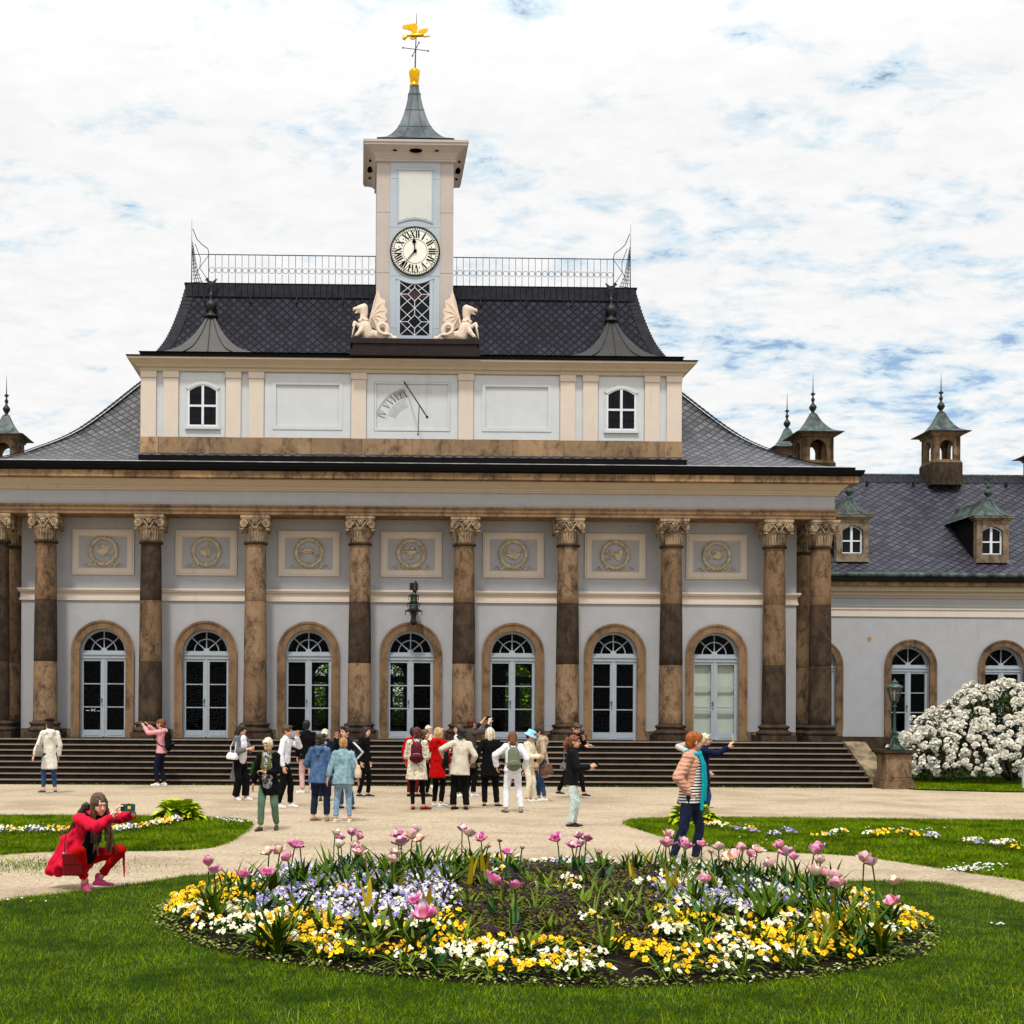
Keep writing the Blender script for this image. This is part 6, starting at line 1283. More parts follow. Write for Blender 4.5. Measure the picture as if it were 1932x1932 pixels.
        pn = k.get('palm', (None, None))[i]; pn = V3(pn) if pn else V3((-(-1, 1)[i]*1.0, -.2, 0)); pn = (pn-d*pn.dot(d)); pn = pn.normalized() if pn.length > .1 else d.orthogonal().normalized(); lat = d.cross(pn).normalized(); lat = lat if (lat.dot(V3((0, -1, .3))) > 0) else -lat
        b.cap(wr[i], wr[i]+d*.075, .026, .036, .5, tuple(lat)); curl = k.get('curl', .5)
        for j, (o, L) in enumerate(((.033, .070), (.012, .078), (-.011, .073), (-.032, .058))):
            q = wr[i]+d*.085+lat*o; a1 = (d*math.cos(curl*.6)+pn*math.sin(curl*.6)+lat*o*2.0).normalized(); a2 = (d*math.cos(curl*1.7)+pn*math.sin(curl*1.7)).normalized(); q2 = q+a1*L*.55; b.cap(q, q2, .0105, .0098, n=8); b.cap(q2, q2+a2*L*.5, .0098, .0085, n=8)
        q = wr[i]+d*.03+lat*.03; q2 = q+(d*.5+lat*.8+pn*.3).normalized()*.04; b.cap(q, q2, .013, .011, n=8); b.cap(q2, q2+(d*.85+lat*.25+pn*.4).normalized()*.034, .011, .009, n=8)
    ex = MB(); r3 = Rh.to_quaternion()
    for sg in (-1, 1): ex.ball(hp(sg*.031, -.089, .012), .0115, 1, n=8, sc=(1.2, .5, .65), rot=r3); ex.ball(hp(sg*.031, -.0945, .012), .0075, 0, n=8, sc=(1, .4, 1), rot=r3); ex.cap(hp(sg*.015, -.096, .032), hp(sg*.05, -.088, .034), .0045, .003, n=6, mi=0)
    ex.cap(hp(-.024, -.090, -.062), hp(.024, -.090, -.062), .005, .005, n=6, mi=2); ex.cap(hp(-.012, -.095, -.061), hp(.012, -.095, -.061), .007, .007, n=6, mi=2)
    if k.get('glasses'):
        for sg in (-1, 1): ex.ball(hp(sg*.034, -.101, .010), .024, 0, n=10, sc=(1.2, .2, .85), rot=r3); ex.cap(hp(sg*.06, -.095, .012), hp(sg*.08, .0, .012), .004, .004, n=5, mi=0)
    body = solid('body', b, sk, t, bv, 3, extra=ex, mats2=[EYE, EYEW, LIP])
    # ---- clothes
    cm, hem, sl = top[0], top[1], top[2]; o = MB(); fl = .68; pad = k.get('pad', .014); el_, wr_ = el, wr
    o.cap(A(max(hem, .98)), A(1.06), ((.138 if hem < .88 else .145)+pad)*g, (.130+pad)*g, .72, side, 16); o.cap(A(1.06), A(1.28), (.130+pad)*g, .155+pad, .70, side, 16); o.cap(A(1.28), A(1.37), .155+pad, .11+pad, .66, side, 16); o.cap(sh[0], sh[1], .066+pad*.6, .066+pad*.6); o.cap(A(1.38), A(1.435), .085, .070, .9, side)
    if hem < .88: fl_ = k.get('flare', 1.12); hb = k.get('hemshift', (0, 0)); o.cap(A(1.10), A(hem)+V3((hb[0], hb[1], 0)), (.122+pad)*g, (.150+pad)*g*fl_, .74, side, 18, ends=False)
    for i in range(2):
        a = sl
        if a <= 1: e2 = sh[i].lerp(el[i], a); o.cap(sh[i], e2, .066+pad*.6, .058+pad, n=12); 
        if a > 1: o.cap(sh[i], el[i], .064+pad*.7, .053+pad*.7); w2 = el[i].lerp(wr[i], min(1, a-1)); o.cap(el[i], el[i].lerp(w2, .5), .053+pad*.7, .047+pad*.7, n=12); o.cap(el[i].lerp(w2, .4), w2, .048+pad*.7, .042+pad*.5, n=12, ends=False)
    if k.get('hood'): o.cap(A(1.41, -.05, -.085), A(1.41, .05, -.085), .065, .065); o.cap(A(1.37, 0, -.11), A(1.30, 0, -.12), .075, .05)
    if k.get('collar'): o.cap(A(1.40), A(1.455), .092, .085, .95, side, 14, ends=False)
    cn = k.get('topname', 'jacket'); jk = solid(cn, o, cm, t, vox, 4, folds=k.get('folds', .013), fscale=k.get('fscale', 8))
    if k.get('toplabel'): jk['label'] = k['toplabel']
    if k.get('front'):                                             # shirt showing in the open front
        q = MB(); w = k.get('frontw', .07)
        for z in (1.0, 1.12, 1.24, 1.36): q.ball(A(z, 0, .085+(.03 if z < 1.3 else 0)+(g-1)*.08), w, n=10, sc=(1, .55, 1.25))
        q.cap(A(k.get('fhem', .92), 0, .06), A(1.34, 0, .065), w*1.15*g, w, .8, side); solid('shirt', q, k['front'], t, .012, 4)
    if legs:
        lm, low, width = legs[:3]; q = MB(); q.cap(hip+V3((0, 0, .05)), hip+V3((0, 0, -.05)), .142*g, .146*g, .76, side)
        for i in range(2):
            q.cap(hipj[i], kn[i], .094*g, .068*width**.5, .95, side); lo = kn[i].lerp(an[i], low); q.cap(kn[i], lo, .064*width**.5, .050*width, 1, side, ends=False); q.cap(kn[i].lerp(lo, .0), kn[i].lerp(lo, .5), .066*width**.5, .060*width**.7)
        solid('trousers', q, lm, t, vox, 3, folds=k.get('lfolds', .009), fscale=11)
    for i in range(2):                                             # shoes
        q = MB(); td = V3((math.sin(R(toes[i])), -math.cos(R(toes[i])), 0)); ps = V3((td.y, -td.x, 0)); a0 = an[i]; pt = k.get('pitch', (0, 0))[i]; dz = V3((0, 0, -math.tan(R(pt))*.2)) if pt else V3((0, 0, 0)); sz = tuple(ps)
        q.cap(a0+td*-.035+V3((0, 0, -.045)), a0+td*.05+V3((0, 0, -.038)), .036, .042, .85, sz); q.cap(a0+td*.05+V3((0, 0, -.045)), a0+td*.155+V3((0, 0, -.058))+dz, .042, .034, .72, sz); 
        if k.get('boot'): q.cap(a0+V3((0, 0, .03)), a0+V3((0, 0, -.03)), .046, .045)
        so = MB(); so.cap(a0+td*-.04+V3((0, 0, -.075)), a0+td*.155+V3((0, 0, -.075))+dz, .040, .036, .25, sz)
        sh_ = solid('shoe', q, shoes[0], t, .009, 3); so.obj('sole', shoes[1], sh_)
    # ---- hair
    hm, style = hair; q = MB(); rr = r3; hc0 = hp(0, .022, .038)
    q.ball(hc0, .103, n=16, sc=(.86, 1.03, .98), rot=rr); 
    if style in ('bob', 'long', 'curly', 'short', 'pony', 'bun'): q.ball(hp(0, .045, -.005), .090, n=14, sc=(.93, .85, 1.05), rot=rr)
    if style == 'bob':
        for sg in (-1, 1): q.cap(hp(sg*.072, .02, .03), hp(sg*.078, .015, -.095), .034, .028)
        q.cap(hp(0, .075, .0), hp(0, .07, -.105), .07, .060)
    if style == 'long':
        L = k.get('hairlen', .34)
        for sg in (-1, 1): q.cap(hp(sg*.07, .01, .02), hp(sg*.078, .0, -.12), .034, .032); q.cap(hp(sg*.078, .0, -.12), hp(sg*.08, .01, -.14)+V3((0, 0, -L+.14)), .034, .018)
        q.cap(hp(0, .075, .0), hp(0, .085, -.12), .072, .075); q.cap(hp(0, .085, -.12), hp(0, .09, -.14)+V3((0, .02, -L+.1)), .075, .045, .6, tuple(Rh @ V3((1, 0, 0))))
    if style == 'curly':
        for _ in range(26): a = random.uniform(0, 2*PI); z = random.uniform(-.10, .11); y = math.sin(a)*.085; q.ball(hp(.085*math.cos(a), max(-.02, y)+.02, z), random.uniform(.024, .036), n=7)
    if style == 'pony': q.ball(hp(0, .115, .06), .036); q.cap(hp(0, .125, .06), hp(0, .165, -.05), .040, .055); q.cap(hp(0, .165, -.05), hp(.0, .16, -.17), .055, .025)
    if style == 'bun': q.ball(hp(0, .105, .07), .045)
    if style == 'quiff': q.cap(hp(-.04, -.06, .10), hp(.04, -.06, .10), .032, .032); q.ball(hp(0, .05, .0), .082, sc=(.95, .8, 1))
    if style in ('short', 'bob', 'pony', 'bun'): q.cap(hp(-.035, -.07, .085), hp(.035, -.07, .085), .024, .024)
    if style == 'fringe': q.cap(hp(-.05, -.075, .07), hp(.05, -.075, .07), .03, .03); q.cap(hp(0, .07, .02), hp(0, .06, -.1), .07, .06)
    if style in ('bob', 'short', 'fringe') and False: pass
    solid('hair', q, hm, t, .010, 2, folds=.009, fscale=26)
    k['_'] = None
    if k.get('hat'):
        q = MB(); z = k['hat']; T = Matrix.Translation(hc) @ Rh.to_4x4()
        if z[0] == 'bucket': q.lathe([(.085, .145), (.10, .14), (.108, .06), (.118, .055), (.165, .015), (.168, .01), (.11, .045), (.10, .05)], n=20, M=T @ Matrix.Translation((0, .02, 0)))
        elif z[0] == 'beret': q.ball((0, .03, .11), .115, M=T, n=14, sc=(1, 1.08, .45))
        q.obj('hat', z[1], t)
    if k.get('scarf'):
        q = MB(); c, L = k['scarf']; q.tube([A(1.43, .085*math.cos(a), .085*math.sin(a)+.01)+V3((0, 0, .015*math.sin(2*a))) for a in [2*PI*j/12 for j in range(12)]], .032, 8, closed=True)
        for sg, f_ in ((-1, 1.0), (1, .8)): q.tube([A(1.42, sg*.03, .10), A(1.30, sg*.045, .15), A(1.30-L*f_*.5, sg*.06, .17+.03*(g-1)), A(1.30-L*f_, sg*.065, .165)], .042, 8, flat=.4, r1=.05)
        o2 = solid('scarf', q, c, t, .010, 2, folds=.004, fscale=25)
    if k.get('stripes'):
        q = MB()
        for i in (0, 1):
            sg = (-1, 1)[i]; out = V3((sg, .1, .1)).normalized()
            for f_ in (-.018, 0, .018):
                pts = [sh[i]+V3((0, f_, 0))+out*.075, sh[i].lerp(el[i], .5)+out*.070+V3((0, f_, 0)), el[i]+out*.064+V3((0, f_, 0)), el[i].lerp(wr[i], .5)+out*.058+V3((0, f_, 0)), wr[i]+out*.05+V3((0, f_, 0))]; q.tube(pts, .006, 5)
        q.box(-.055, -.035, -.145, -.14, 1.262, 1.277); q.obj('sleeve_stripes', M_white, t)
    t['_s'] = s; d = dict(t=t, A=A, sh=sh, wr=wr, el=el, hp=hp, s=s, p=p, head=head, fw=fw, sx=sx, up=up, g=g, hand=[wr[i]+((V3(k['hands'][i]).normalized() if k.get('hands') and k['hands'][i] else (wr[i]-el[i]).normalized())*.10) for i in range(2)]); del t['_s']; return d
def place(P_, o):
    o.location = P_['p']; o.rotation_euler = (0, 0, R(P_['head'])); s = P_['s']; o.scale = (s, s, s)
def backpack(P_, label, mat, strap=None, w=.13, h=.36, z=1.16, strapc=True):
    t = thing('backpack', label, 'backpack'); place(P_, t); A = P_['A']; q = MB(); sd_ = tuple(P_['sx']); y = -.20-.06*(P_['g']-1)
    q.cap(A(z-h*.30, 0, y), A(z+h*.25, 0, y+.015), w, w*.82, .62, sd_, 14); q.cap(A(z-h*.38, -w*.6, y), A(z-h*.38, w*.6, y), .065, .065); solid('bag', q, mat, t, .012, 4, folds=.005, fscale=12)
    q = MB(); q.cap(A(z-h*.28, -w*.45, y-.075), A(z-h*.28, w*.45, y-.075), .055, .055, 1); solid('pocket', q, mat, t, .011, 3)
    for sg in (-1, 1):
        q = MB(); q.tube([A(z+h*.42, sg*.04, y+.03), A(1.45, sg*.085, -.07), A(1.455, sg*.10, .0), A(1.38, sg*.115, .10), A(1.18, sg*.14, .13), A(1.05, sg*.15, -.02), A(z-h*.38, sg*.10, y+.03)], .018, 7, flat=.5); q.obj('strap', strap or mat, t)
    q = MB(); q.tube([A(z+h*.44, -.03, y+.02), A(z+h*.54, 0, y+.03), A(z+h*.44, .03, y+.02)], .010, 6); q.obj('handle', strap or mat, t)
    q = MB(); q.tube([A(z-h*.15, -w*.5, y-.13), A(z-h*.13, 0, y-.136), A(z-h*.15, w*.5, y-.13)], .005, 5); q.obj('zip', M_lead, t); return t
def handbag(P_, label, mat, side, z=.98, w=.12, h=.20, shoulder=True, off=.05, strap=None, cross=False, tall=False, name='handbag'):
    t = thing(name, label, 'handbag'); place(P_, t); A = P_['A']; x = side*(.235+.22*(P_['g']-1)+.02); q = MB(); v = []
    for zz, ww, tt in ((z-h*.5, w, .055), (z-h*.15, w*1.08, .065), (z+h*.5, w*.86, .03)):
        for a_, b_ in ((-1, -1), (1, -1), (1, 1), (-1, 1)): v.append(A(zz, x+a_*tt, off+b_*ww))
    q.add(v, [(3, 2, 1, 0), (8, 9, 10, 11)]+[(r*4+i, r*4+(i+1) % 4, (r+1)*4+(i+1) % 4, (r+1)*4+i) for r in (0, 1) for i in range(4)]); solid('bag', q, mat, t, .011, 6, folds=.004, fscale=12)
    q = MB(); sh = P_['sh'][0 if (side < 0) != cross else 1]; n = (sh-A(1.3)).normalized()
    if shoulder: q.tube([A(z+h*.25, x, off+w*.45), sh.lerp(A(z, x, off), .45)+P_['fw']*.08+P_['sx']*side*.04, sh+V3((0, 0, .078))+P_['fw']*.015, sh.lerp(A(z, x, off), .45)-P_['fw']*.07+P_['sx']*side*.04, A(z+h*.25, x, off-w*.45)], .011, 6)
    else: q.tube([A(z+h*.25, x, off+w*.45), A(z+h*.75, x, off+.02), A(z+h*.75, x, off-.02), A(z+h*.25, x, off-w*.45)], .010, 6)
    q.obj('strap', strap or mat, t); q = MB(); q.ball(A(z+h*.05, x+side*.065, off), .012, n=7); q.obj('clasp', M_gold, t); return t
def phone(P_, label, i, mat, land=False, normal=None, at=None, scr=None):
    t = thing('phone', label, 'phone'); place(P_, t); c = at or P_['hand'][i]; c = V3(c); n = V3(normal or (0, -1, 0)).normalized(); a = n.cross(V3((0, 0, 1))).normalized(); up = a.cross(n); M = Matrix((a, up, n)).transposed().to_4x4(); M.translation = c
    w, h = (.078, .038) if land else (.038, .078); q = MB(); q.box(-w, w, -h, h, -.006, .006, M=M).box(-w*.8, w*.8, -h-.003, h+.003, -.0055, .0055, M=M); q.obj('case', mat, t); q = MB(); q.box(-w*.92, w*.92, -h*.92, h*.92, -.0085, -.0065, M=M); q.obj('screen', M_darkglass, t)
    if scr: q = MB(); q.box(-.03, .0, -.014, .018, .0062, .009, M=M); q.obj('sticker', scr, t); q = MB(); q.box(.035, .065, -.0, .03, .0062, .010, M=M); q.obj('camera_bump', M_black, t)
    return t
BLK = cloth('black_cloth', (.0055, .0055, .0065)); NAVY = cloth('navy_cloth', (.014, .018, .045)); WHT = cloth('white_cloth', (.70, .70, .74)); CRM = cloth('cream_cloth', (.66, .60, .47)); BEI = cloth('beige_cloth', (.54, .49, .40)); OFF = cloth('off_white_coat', (.66, .63, .56)); GRY = cloth('grey_wool', (.16, .16, .165)); TAN = cloth('tan_coat', (.40, .31, .22)); RED = cloth('red_coat_cloth', (.50, .012, .015)); PNK = cloth('pink_hoodie_cloth', (.62, .30, .32))
GRN = cloth('sage_trousers', (.12, .20, .13)); DEN = denim('blue_denim', (.085, .15, .28)); DENL = denim('light_denim', (.22, .33, .37)); JEAN = denim('dark_jeans', (.018, .030, .075)); JEANB = denim('blue_jeans', (.045, .095, .21)); JEANL = denim('pale_blue_jeans', (.20, .30, .40)); JEANW = denim('bleached_jeans', (.50, .57, .54)); CORAL = cloth('coral_red_jacket', (.64, .030, .060)); REDT = cloth('bright_red_trousers', (.50, .006, .010)); OLV = cloth('olive_canvas', (.17, .19, .13)); BUR = cloth('burgundy_leather', (.14, .012, .022), .5); BRN = cloth('brown_leather', (.16, .08, .06), .5); TAUPE = cloth('taupe_leather', (.26, .22, .18), .5); PALEPNK = cloth('pale_pink_cloth', (.55, .36, .36)); SKY_ = cloth('sky_blue_cotton', (.28, .50, .62)); LIME = cloth('green_scarf_cloth', (.13, .15, .045)); TEAL = cloth('turquoise_scarf_cloth', (.01, .33, .38)); BRNC = cloth('brown_coat', (.10, .075, .06))
SW = (plain('white_trainer', (.68, .68, .68), .6), plain('white_sole', (.75, .75, .73), .7)); SB = (plain('black_shoe', (.014, .013, .014), .5), plain('dark_sole', (.03, .03, .03), .7)); SBW = (plain('black_canvas_shoe', (.018, .018, .022), .7), SW[1]); SN = (plain('navy_trainer', (.045, .055, .09), .7), SW[1]); SBR = (plain('brown_shoe', (.10, .05, .035), .5), SB[1]); STAN = (plain('tan_loafer', (.36, .20, .15), .6), plain('tan_sole', (.25, .18, .13), .7)); SR = (plain('red_flat_shoe', (.30, .008, .014), .4), SB[1]); SCR = (plain('cream_trainer', (.62, .58, .45), .6), SW[1]); SPK = (plain('pink_trainer', (.50, .06, .16), .6), SW[1])
PUF = quilted('black_puffer', (.010, .0105, .013), .5, 70, .15); PINKQ = quilted('peach_quilted', (.58, .32, .225), .55, 62, .3)
T30 = lambda y, x=0, z=0: V3((x, y, z))
# 1 left, white coat
a = person('person in long off-white hooded coat, blue jeans and dark beret', 93, 1497, 1357, -150, (OFF, .56, 2.0), (JEANB, .86, .95), (HB, 'short'), SN, hood=True, feet=((-.13, .03), (.12, -.05)), toes=(-15, 25), look=(10, 0, 0), hat=('beret', cloth('maroon_felt', (.05, .012, .015))), arms=(None, (.34, -.06, .86)), lean=1, girth=1.05, topname='coat')
handbag(a, 'taupe slouchy shoulder bag worn by the person in the long off-white coat', TAUPE, 1, 1.0, .15, .24, off=-.10)
# 2 pink hoodie
a = person('person in pink hoodie with black backpack raising a phone towards the palace', 304, 1483, 1357, -105, (PNK, .84, 2.0), (NAVY, .94, 1.15), (HG, 'bun'), SW, hood=True, arms=((-.10, -.40, 1.52), (.10, -.42, 1.50)), hands=((.2, -.5, .8), (-.2, -.5, .8)), palm=((.3, -1, 0), (-.3, -1, 0)), feet=((-.10, .05), (.10, -.06)), lean=0, topname='hoodie')
backpack(a, 'black backpack on the person in the pink hoodie', BLK, None, .15, .42); phone(a, 'phone held up by the person in the pink hoodie', 0, M_black, True, (0, -1, .1), (0, -.49, 1.58))
# 3 grey coat
a = person('person in open grey coat and wide black trousers looking down at a phone', 452, 1510, 1367, 55, (GRY, .46, 1.75), (BLK, .96, 1.75), (HB, 'long'), SW, front=WHT, frontw=.10, arms=((-.06, -.32, 1.16), (.04, -.34, 1.17)), hands=((.5, -.7, .3), (-.4, -.7, .3)), look=(5, 28, 0), feet=((-.10, .03), (.13, -.06)), toes=(-10, 15), flare=1.0, hemshift=(0, .08), topname='coat')
handbag(a, 'small white handbag hanging beside the open grey coat', WHT, -1, 1.0, .13, .15, off=.0); phone(a, 'dark phone held by the person in the grey coat', 0, BUR and M_black, False, (0, -.6, .8), (0, -.43, 1.20))
# 4 walking lady with white hair
a = person('white-haired person in black jacket, green scarf and sage trousers walking towards the round bed', 507, 1567, 1392, -12, (BLK, .66, 2.0), (GRN, .92, 1.15), (HW, 'short'), SBR, front=patterned(), frontw=.10, fhem=.86, girth=1.18, scarf=(LIME, .24), look=(-12, 22, 0), arms=((-.30, -.02, .82), (.02, -.27, 1.08)), hands=(None, (-1, -.2, .1)), feet=((-.13, -.10), (.11, .14)), footz=(.085, .10), toes=(-10, 8), lean=6, bvox=.010)
handbag(a, 'green and black rucksack slung behind the white-haired walker', cloth('green_black_nylon', (.02, .09, .02)), -1, 1.12, .12, .26, off=-.12, name='rucksack'); phone(a, 'dark phone case held at the chest of the white-haired walker', 1, M_black, False, (.2, -.5, .8))
# 5 man in white shirt
a = person('person in white long-sleeved shirt facing the doors with a hand at the mouth', 536, 1524, 1368, 80, (WHT, .90, 2.0), (BLK, .95, 1.2), (HN, 'quiff'), SW, arms=(None, (.03, -.25, 1.47)), hands=(None, (-.3, -.3, .9)), look=(0, 8, 0), feet=((-.12, .10), (.10, -.10)), girth=1.08, topname='shirt')
# 6 tall man in black
a = person('tall dark-haired person in black jacket with pale pink trousers, back turned', 579, 1497, 1359, -165, (BLK, .80, 2.0), (PALEPNK, .92, 1.1), (HK, 'short'), SW, collar=True, feet=((-.11, .02), (.10, -.04)), toes=(-10, 40), look=(-25, 0, 0), girth=1.05)
# 7 denim hooded jacket
a = person('dark-haired person in blue hooded denim jacket and rolled dark jeans, back turned', 602, 1549, 1385, 165, (DEN, .74, 2.0), (JEAN, .88, 1.25), (HB, 'curly'), STAN, hood=True, girth=1.22, feet=((-.16, .0), (.12, .0)), toes=(15, -35), arms=((-.10, -.22, 1.1), (.2, -.25, 1.05)), look=(15, 5, 0), pad=.02)
# 8 blonde facing camera behind
a = person('short blonde person in dark jacket looking down behind the two denim jackets', 613, 1511, 1376, -5, (NAVY, .80, 2.0), (JEAN, .93, 1.1), (HW, 'fringe'), SBR, front=patterned(), arms=((-.05, -.28, 1.12), (.06, -.29, 1.12)), hands=((.8, -.4, 0), (-.8, -.4, 0)), look=(0, 28, 0), glasses=True)
# 9 light denim
a = person('short-haired blonde person in pale denim jacket and light jeans, back turned', 647, 1551, 1392, 178, (DENL, .76, 1.75), (JEANL, .90, 1.0), (HD, 'short'), SCR, girth=1.22, pad=.02, feet=((-.13, .0), (.14, .02)), toes=(-8, -30), arms=((-.30, .0, .84), (.31, .02, .86)), look=(-5, 5, 0), skin=SKIN2)
handbag(a, 'beige shoulder bag hanging from the pale denim jacket', cloth('sand_leather', (.56, .44, .33), .6), -1, 1.02, .13, .26, off=-.06)
# 10 boy in track jacket
a = person('young person in navy track jacket with white sleeve stripes, hand at the mouth', 655, 1528, 1370, -55, (NAVY, .84, 2.0), (JEANB, .93, 1.15), (HB, 'quiff'), SBW, stripes=True, collar=True, arms=((-.02, -.24, 1.46), (.24, -.02, .98)), hands=((.3, -.3, .9), None), look=(5, 0, 0), feet=((-.15, -.05), (.12, .05)), toes=(-10, 20))
# 11 woman in black with purple clip
a = person('long dark-haired person in black with a purple hair clip, facing away from the group', 686, 1504, 1371, 62, (BLK, .60, 2.0), (BLK, .95, 1.0), (HB, 'long'), SBW, feet=((-.10, .08), (.10, -.06)), hairlen=.36, topname='coat', flare=1.2)
q = MB(); q.ball(a['hp'](.03, -.075, .10), .022, n=8, sc=(1.4, .6, .8)); q.obj('hair_clip', plain('purple_clip', (.30, .05, .40), .4), a['t'])
handbag(a, 'grey slim backpack on the person with the purple hair clip', cloth('slate_grey_bag', (.06, .065, .085)), -1, 1.22, .10, .28, off=-.16, name='rucksack')
# 12 crochet cardigan
a = person('maroon-haired person in cream crochet cardigan, black tights and red flat shoes, back turned', 786, 1527.5, 1372.5, 176, (crochet(), .62, 2.0), (BLK, .96, .78), (HM, 'curly'), SR, girth=1.22, feet=((-.14, .0), (.08, .02)), toes=(-60, -5), arms=((-.06, -.24, 1.08), (.10, -.26, 1.06)), pad=.02, folds=.006, topname='cardigan')
backpack(a, 'burgundy leather backpack on the cream crochet cardigan', BUR, None, .14, .38, 1.20)
# 13 red coat sliver behind, curly blonde facing the doors
a = person('curly dark-blonde person in black top standing behind the crochet cardigan', 799, 1503, 1376, 60, (BLK, .82, 2.0), (BLK, .95, .95), (HL, 'curly'), SB, feet=((-.1, .04), (.1, -.04)))
a = person('person in red jacket hidden behind the crochet cardigan', 778, 1503, 1372, 150, (RED, .78, 2.0), (cloth('dark_red_trousers', (.16, .01, .012)), .95, 1.0), (HK, 'short'), SB)
# 15 pale-haired facing camera
a = person('pale-haired person in olive trousers and tan jacket facing the camera behind the red coat', 807, 1487, 1369, 10, (TAN, .80, 2.0), (cloth('olive_trousers', (.05, .07, .02)), .93, 1.1), (HW, 'short'), SW, look=(20, 10, 0), scarf=(CRM, .2))
# 16 red coat
a = person('long-haired blonde person in bright red hooded coat and white shoes, back turned', 825, 1522, 1372.5, 145, (RED, .62, 2.0), (BLK, .93, 1.0), (HY, 'bob'), SW, hood=True, girth=1.08, feet=((-.10, .02), (.10, -.04)), toes=(-25, -15), arms=((-.22, -.12, .95), (.22, -.08, .92)), look=(-15, 0, 0), topname='coat')
handbag(a, 'tan canvas bag worn at the left hip of the bright red coat', cloth('khaki_bag', (.30, .23, .15)), 1, 1.08, .13, .28, off=-.10)
# 17 beige jacket
a = person('black-haired person in crumpled beige jacket and black trousers, back turned', 867, 1527.5, 1373.5, 180, (BEI, .72, 1.9), (BLK, .96, 1.35), (HK, 'curly'), SB, girth=1.2, side=-3, feet=((-.14, .02), (.13, .0)), toes=(10, -35), arms=((-.25, -.14, .98), (.32, -.12, 1.06)), poles=(None, (.9, .2, -.3)), pad=.02, folds=.013, look=(0, 5, 0))
handbag(a, 'black leather shoulder bag hanging from the crumpled beige jacket', BLK, 1, 1.04, .16, .30, off=-.08)
# 18 tall man photographing
a = person('tall person in brown coat with navy sleeves holding a camera phone high towards the door', 886, 1503, 1354.5, 128, (BRNC, .62, 1.0), (BLK, .95, 1.1), (HM, 'short'), SW, arms=((-.10, -.46, 1.60), (.12, -.47, 1.62)), poles=((-.5, -.2, -1), (.5, -.2, -1)), hands=((.2, -.5, .8), (-.2, -.5, .8)), palm=((.5, -1, 0), (-.5, -1, 0)), glasses=True, look=(0, -6, 0), topname='coat')
q = MB()
for i in range(2): q.cap(a['sh'][i], a['el'][i], .062, .056); q.cap(a['el'][i], a['el'][i].lerp(a['wr'][i], .6), .056, .046)
solid('sleeves', q, NAVY, a['t'], .012, 4, folds=.006); phone(a, 'phone held high with both hands in front of the middle doors', 0, M_black, True, (0, -1, .1), (.01, -.545, 1.70))
# 19 woman facing left behind
a = person('brown-haired person in white top and dark cardigan gesturing behind the beige jacket', 868, 1504, 1366, -65, (BRNC, .78, 1.9), (BLK, .95, 1.0), (HN, 'bob'), SW, front=WHT, frontw=.09, arms=((-.12, -.40, 1.18), (.12, -.34, 1.1)), hands=((0, -.8, .5), None), palm=((0, 0, 1), None))
# 20 black coat blonde bob
a = person('blonde-bobbed person in plain black jacket, trousers and shoes, back turned', 924, 1523, 1373, 178, (BLK, .66, 2.0), (BLK, .95, 1.2), (HW, 'bob'), SBW, girth=1.15, feet=((-.15, .02), (.11, .0)), toes=(-45, 5), arms=((-.27, -.12, 1.0), (.26, -.1, .96)))
handbag(a, 'small grey-green handbag under the arm of the plain black jacket', OLV, -1, 1.14, .11, .20, off=-.08)
# 21 white outfit with olive backpack
a = person('auburn-haired person dressed in white sweatshirt and white jeans, back turned', 967, 1533, 1380, 180, (WHT, .86, 2.0), (WHT, .96, 1.25), (HG, 'long'), (TAUPE, SB[1]), hairlen=.26, feet=((-.17, .02), (.14, .0)), toes=(-12, 20), arms=((-.26, -.08, .92), (.33, -.08, .96)), poles=(None, (.9, .2, -.2)), pad=.022, topname='sweatshirt')
backpack(a, 'olive green backpack on the white sweatshirt', OLV, None, .15, .44, 1.14)
# 22 bucket hat
a = person('person in sky blue bucket hat with cream jacket and trousers, looking down', 997, 1513, 1379, 55, (CRM, .84, 2.0), (CRM, .95, 1.3), (HB, 'short'), SCR, hat=('bucket', SKY_), arms=((-.05, -.30, 1.08), (.06, -.31, 1.08)), hands=((.7, -.6, 0), (-.7, -.6, 0)), look=(10, 25, 0), pad=.02)
# 23 trench with bun
a = person('person in tan hooded raincoat with dark hair tied up, reading beside the bucket hat', 1024, 1511.6, 1370, -95, (TAN, .54, 2.0), (JEANB, .90, 1.05), (HB, 'bun'), SW, hood=True, arms=((-.28, -.10, .88), (.26, -.1, .88)), look=(0, 26, 0), lean=6, glasses=True, feet=((-.1, -.08), (.1, .05)), toes=(0, -10), topname='coat', girth=1.08)
handbag(a, 'dusty brown leather rucksack held in the hand beside the tan raincoat', BRN, 1, .72, .14, .24, False, -.05, name='rucksack')
# 24 black puffer
a = person('person with auburn ponytail in black padded jacket and bleached wide jeans holding a phone', 1077, 1561, 1387, 78, (PUF, .78, 2.0), (JEANW, .96, 1.5), (HG, 'pony'), SBW, arms=((-.05, -.34, 1.12), (.1, -.30, 1.10)), hands=((.2, -.9, .4), (-.2, -.9, .4)), pad=.024, folds=.006, glasses=True, feet=((-.09, .02), (.10, -.03)), lfolds=.010)
phone(a, 'phone in the hand of the person in the black padded jacket', 0, M_black, False, (0, -.6, .8), (.0, -.46, 1.19))
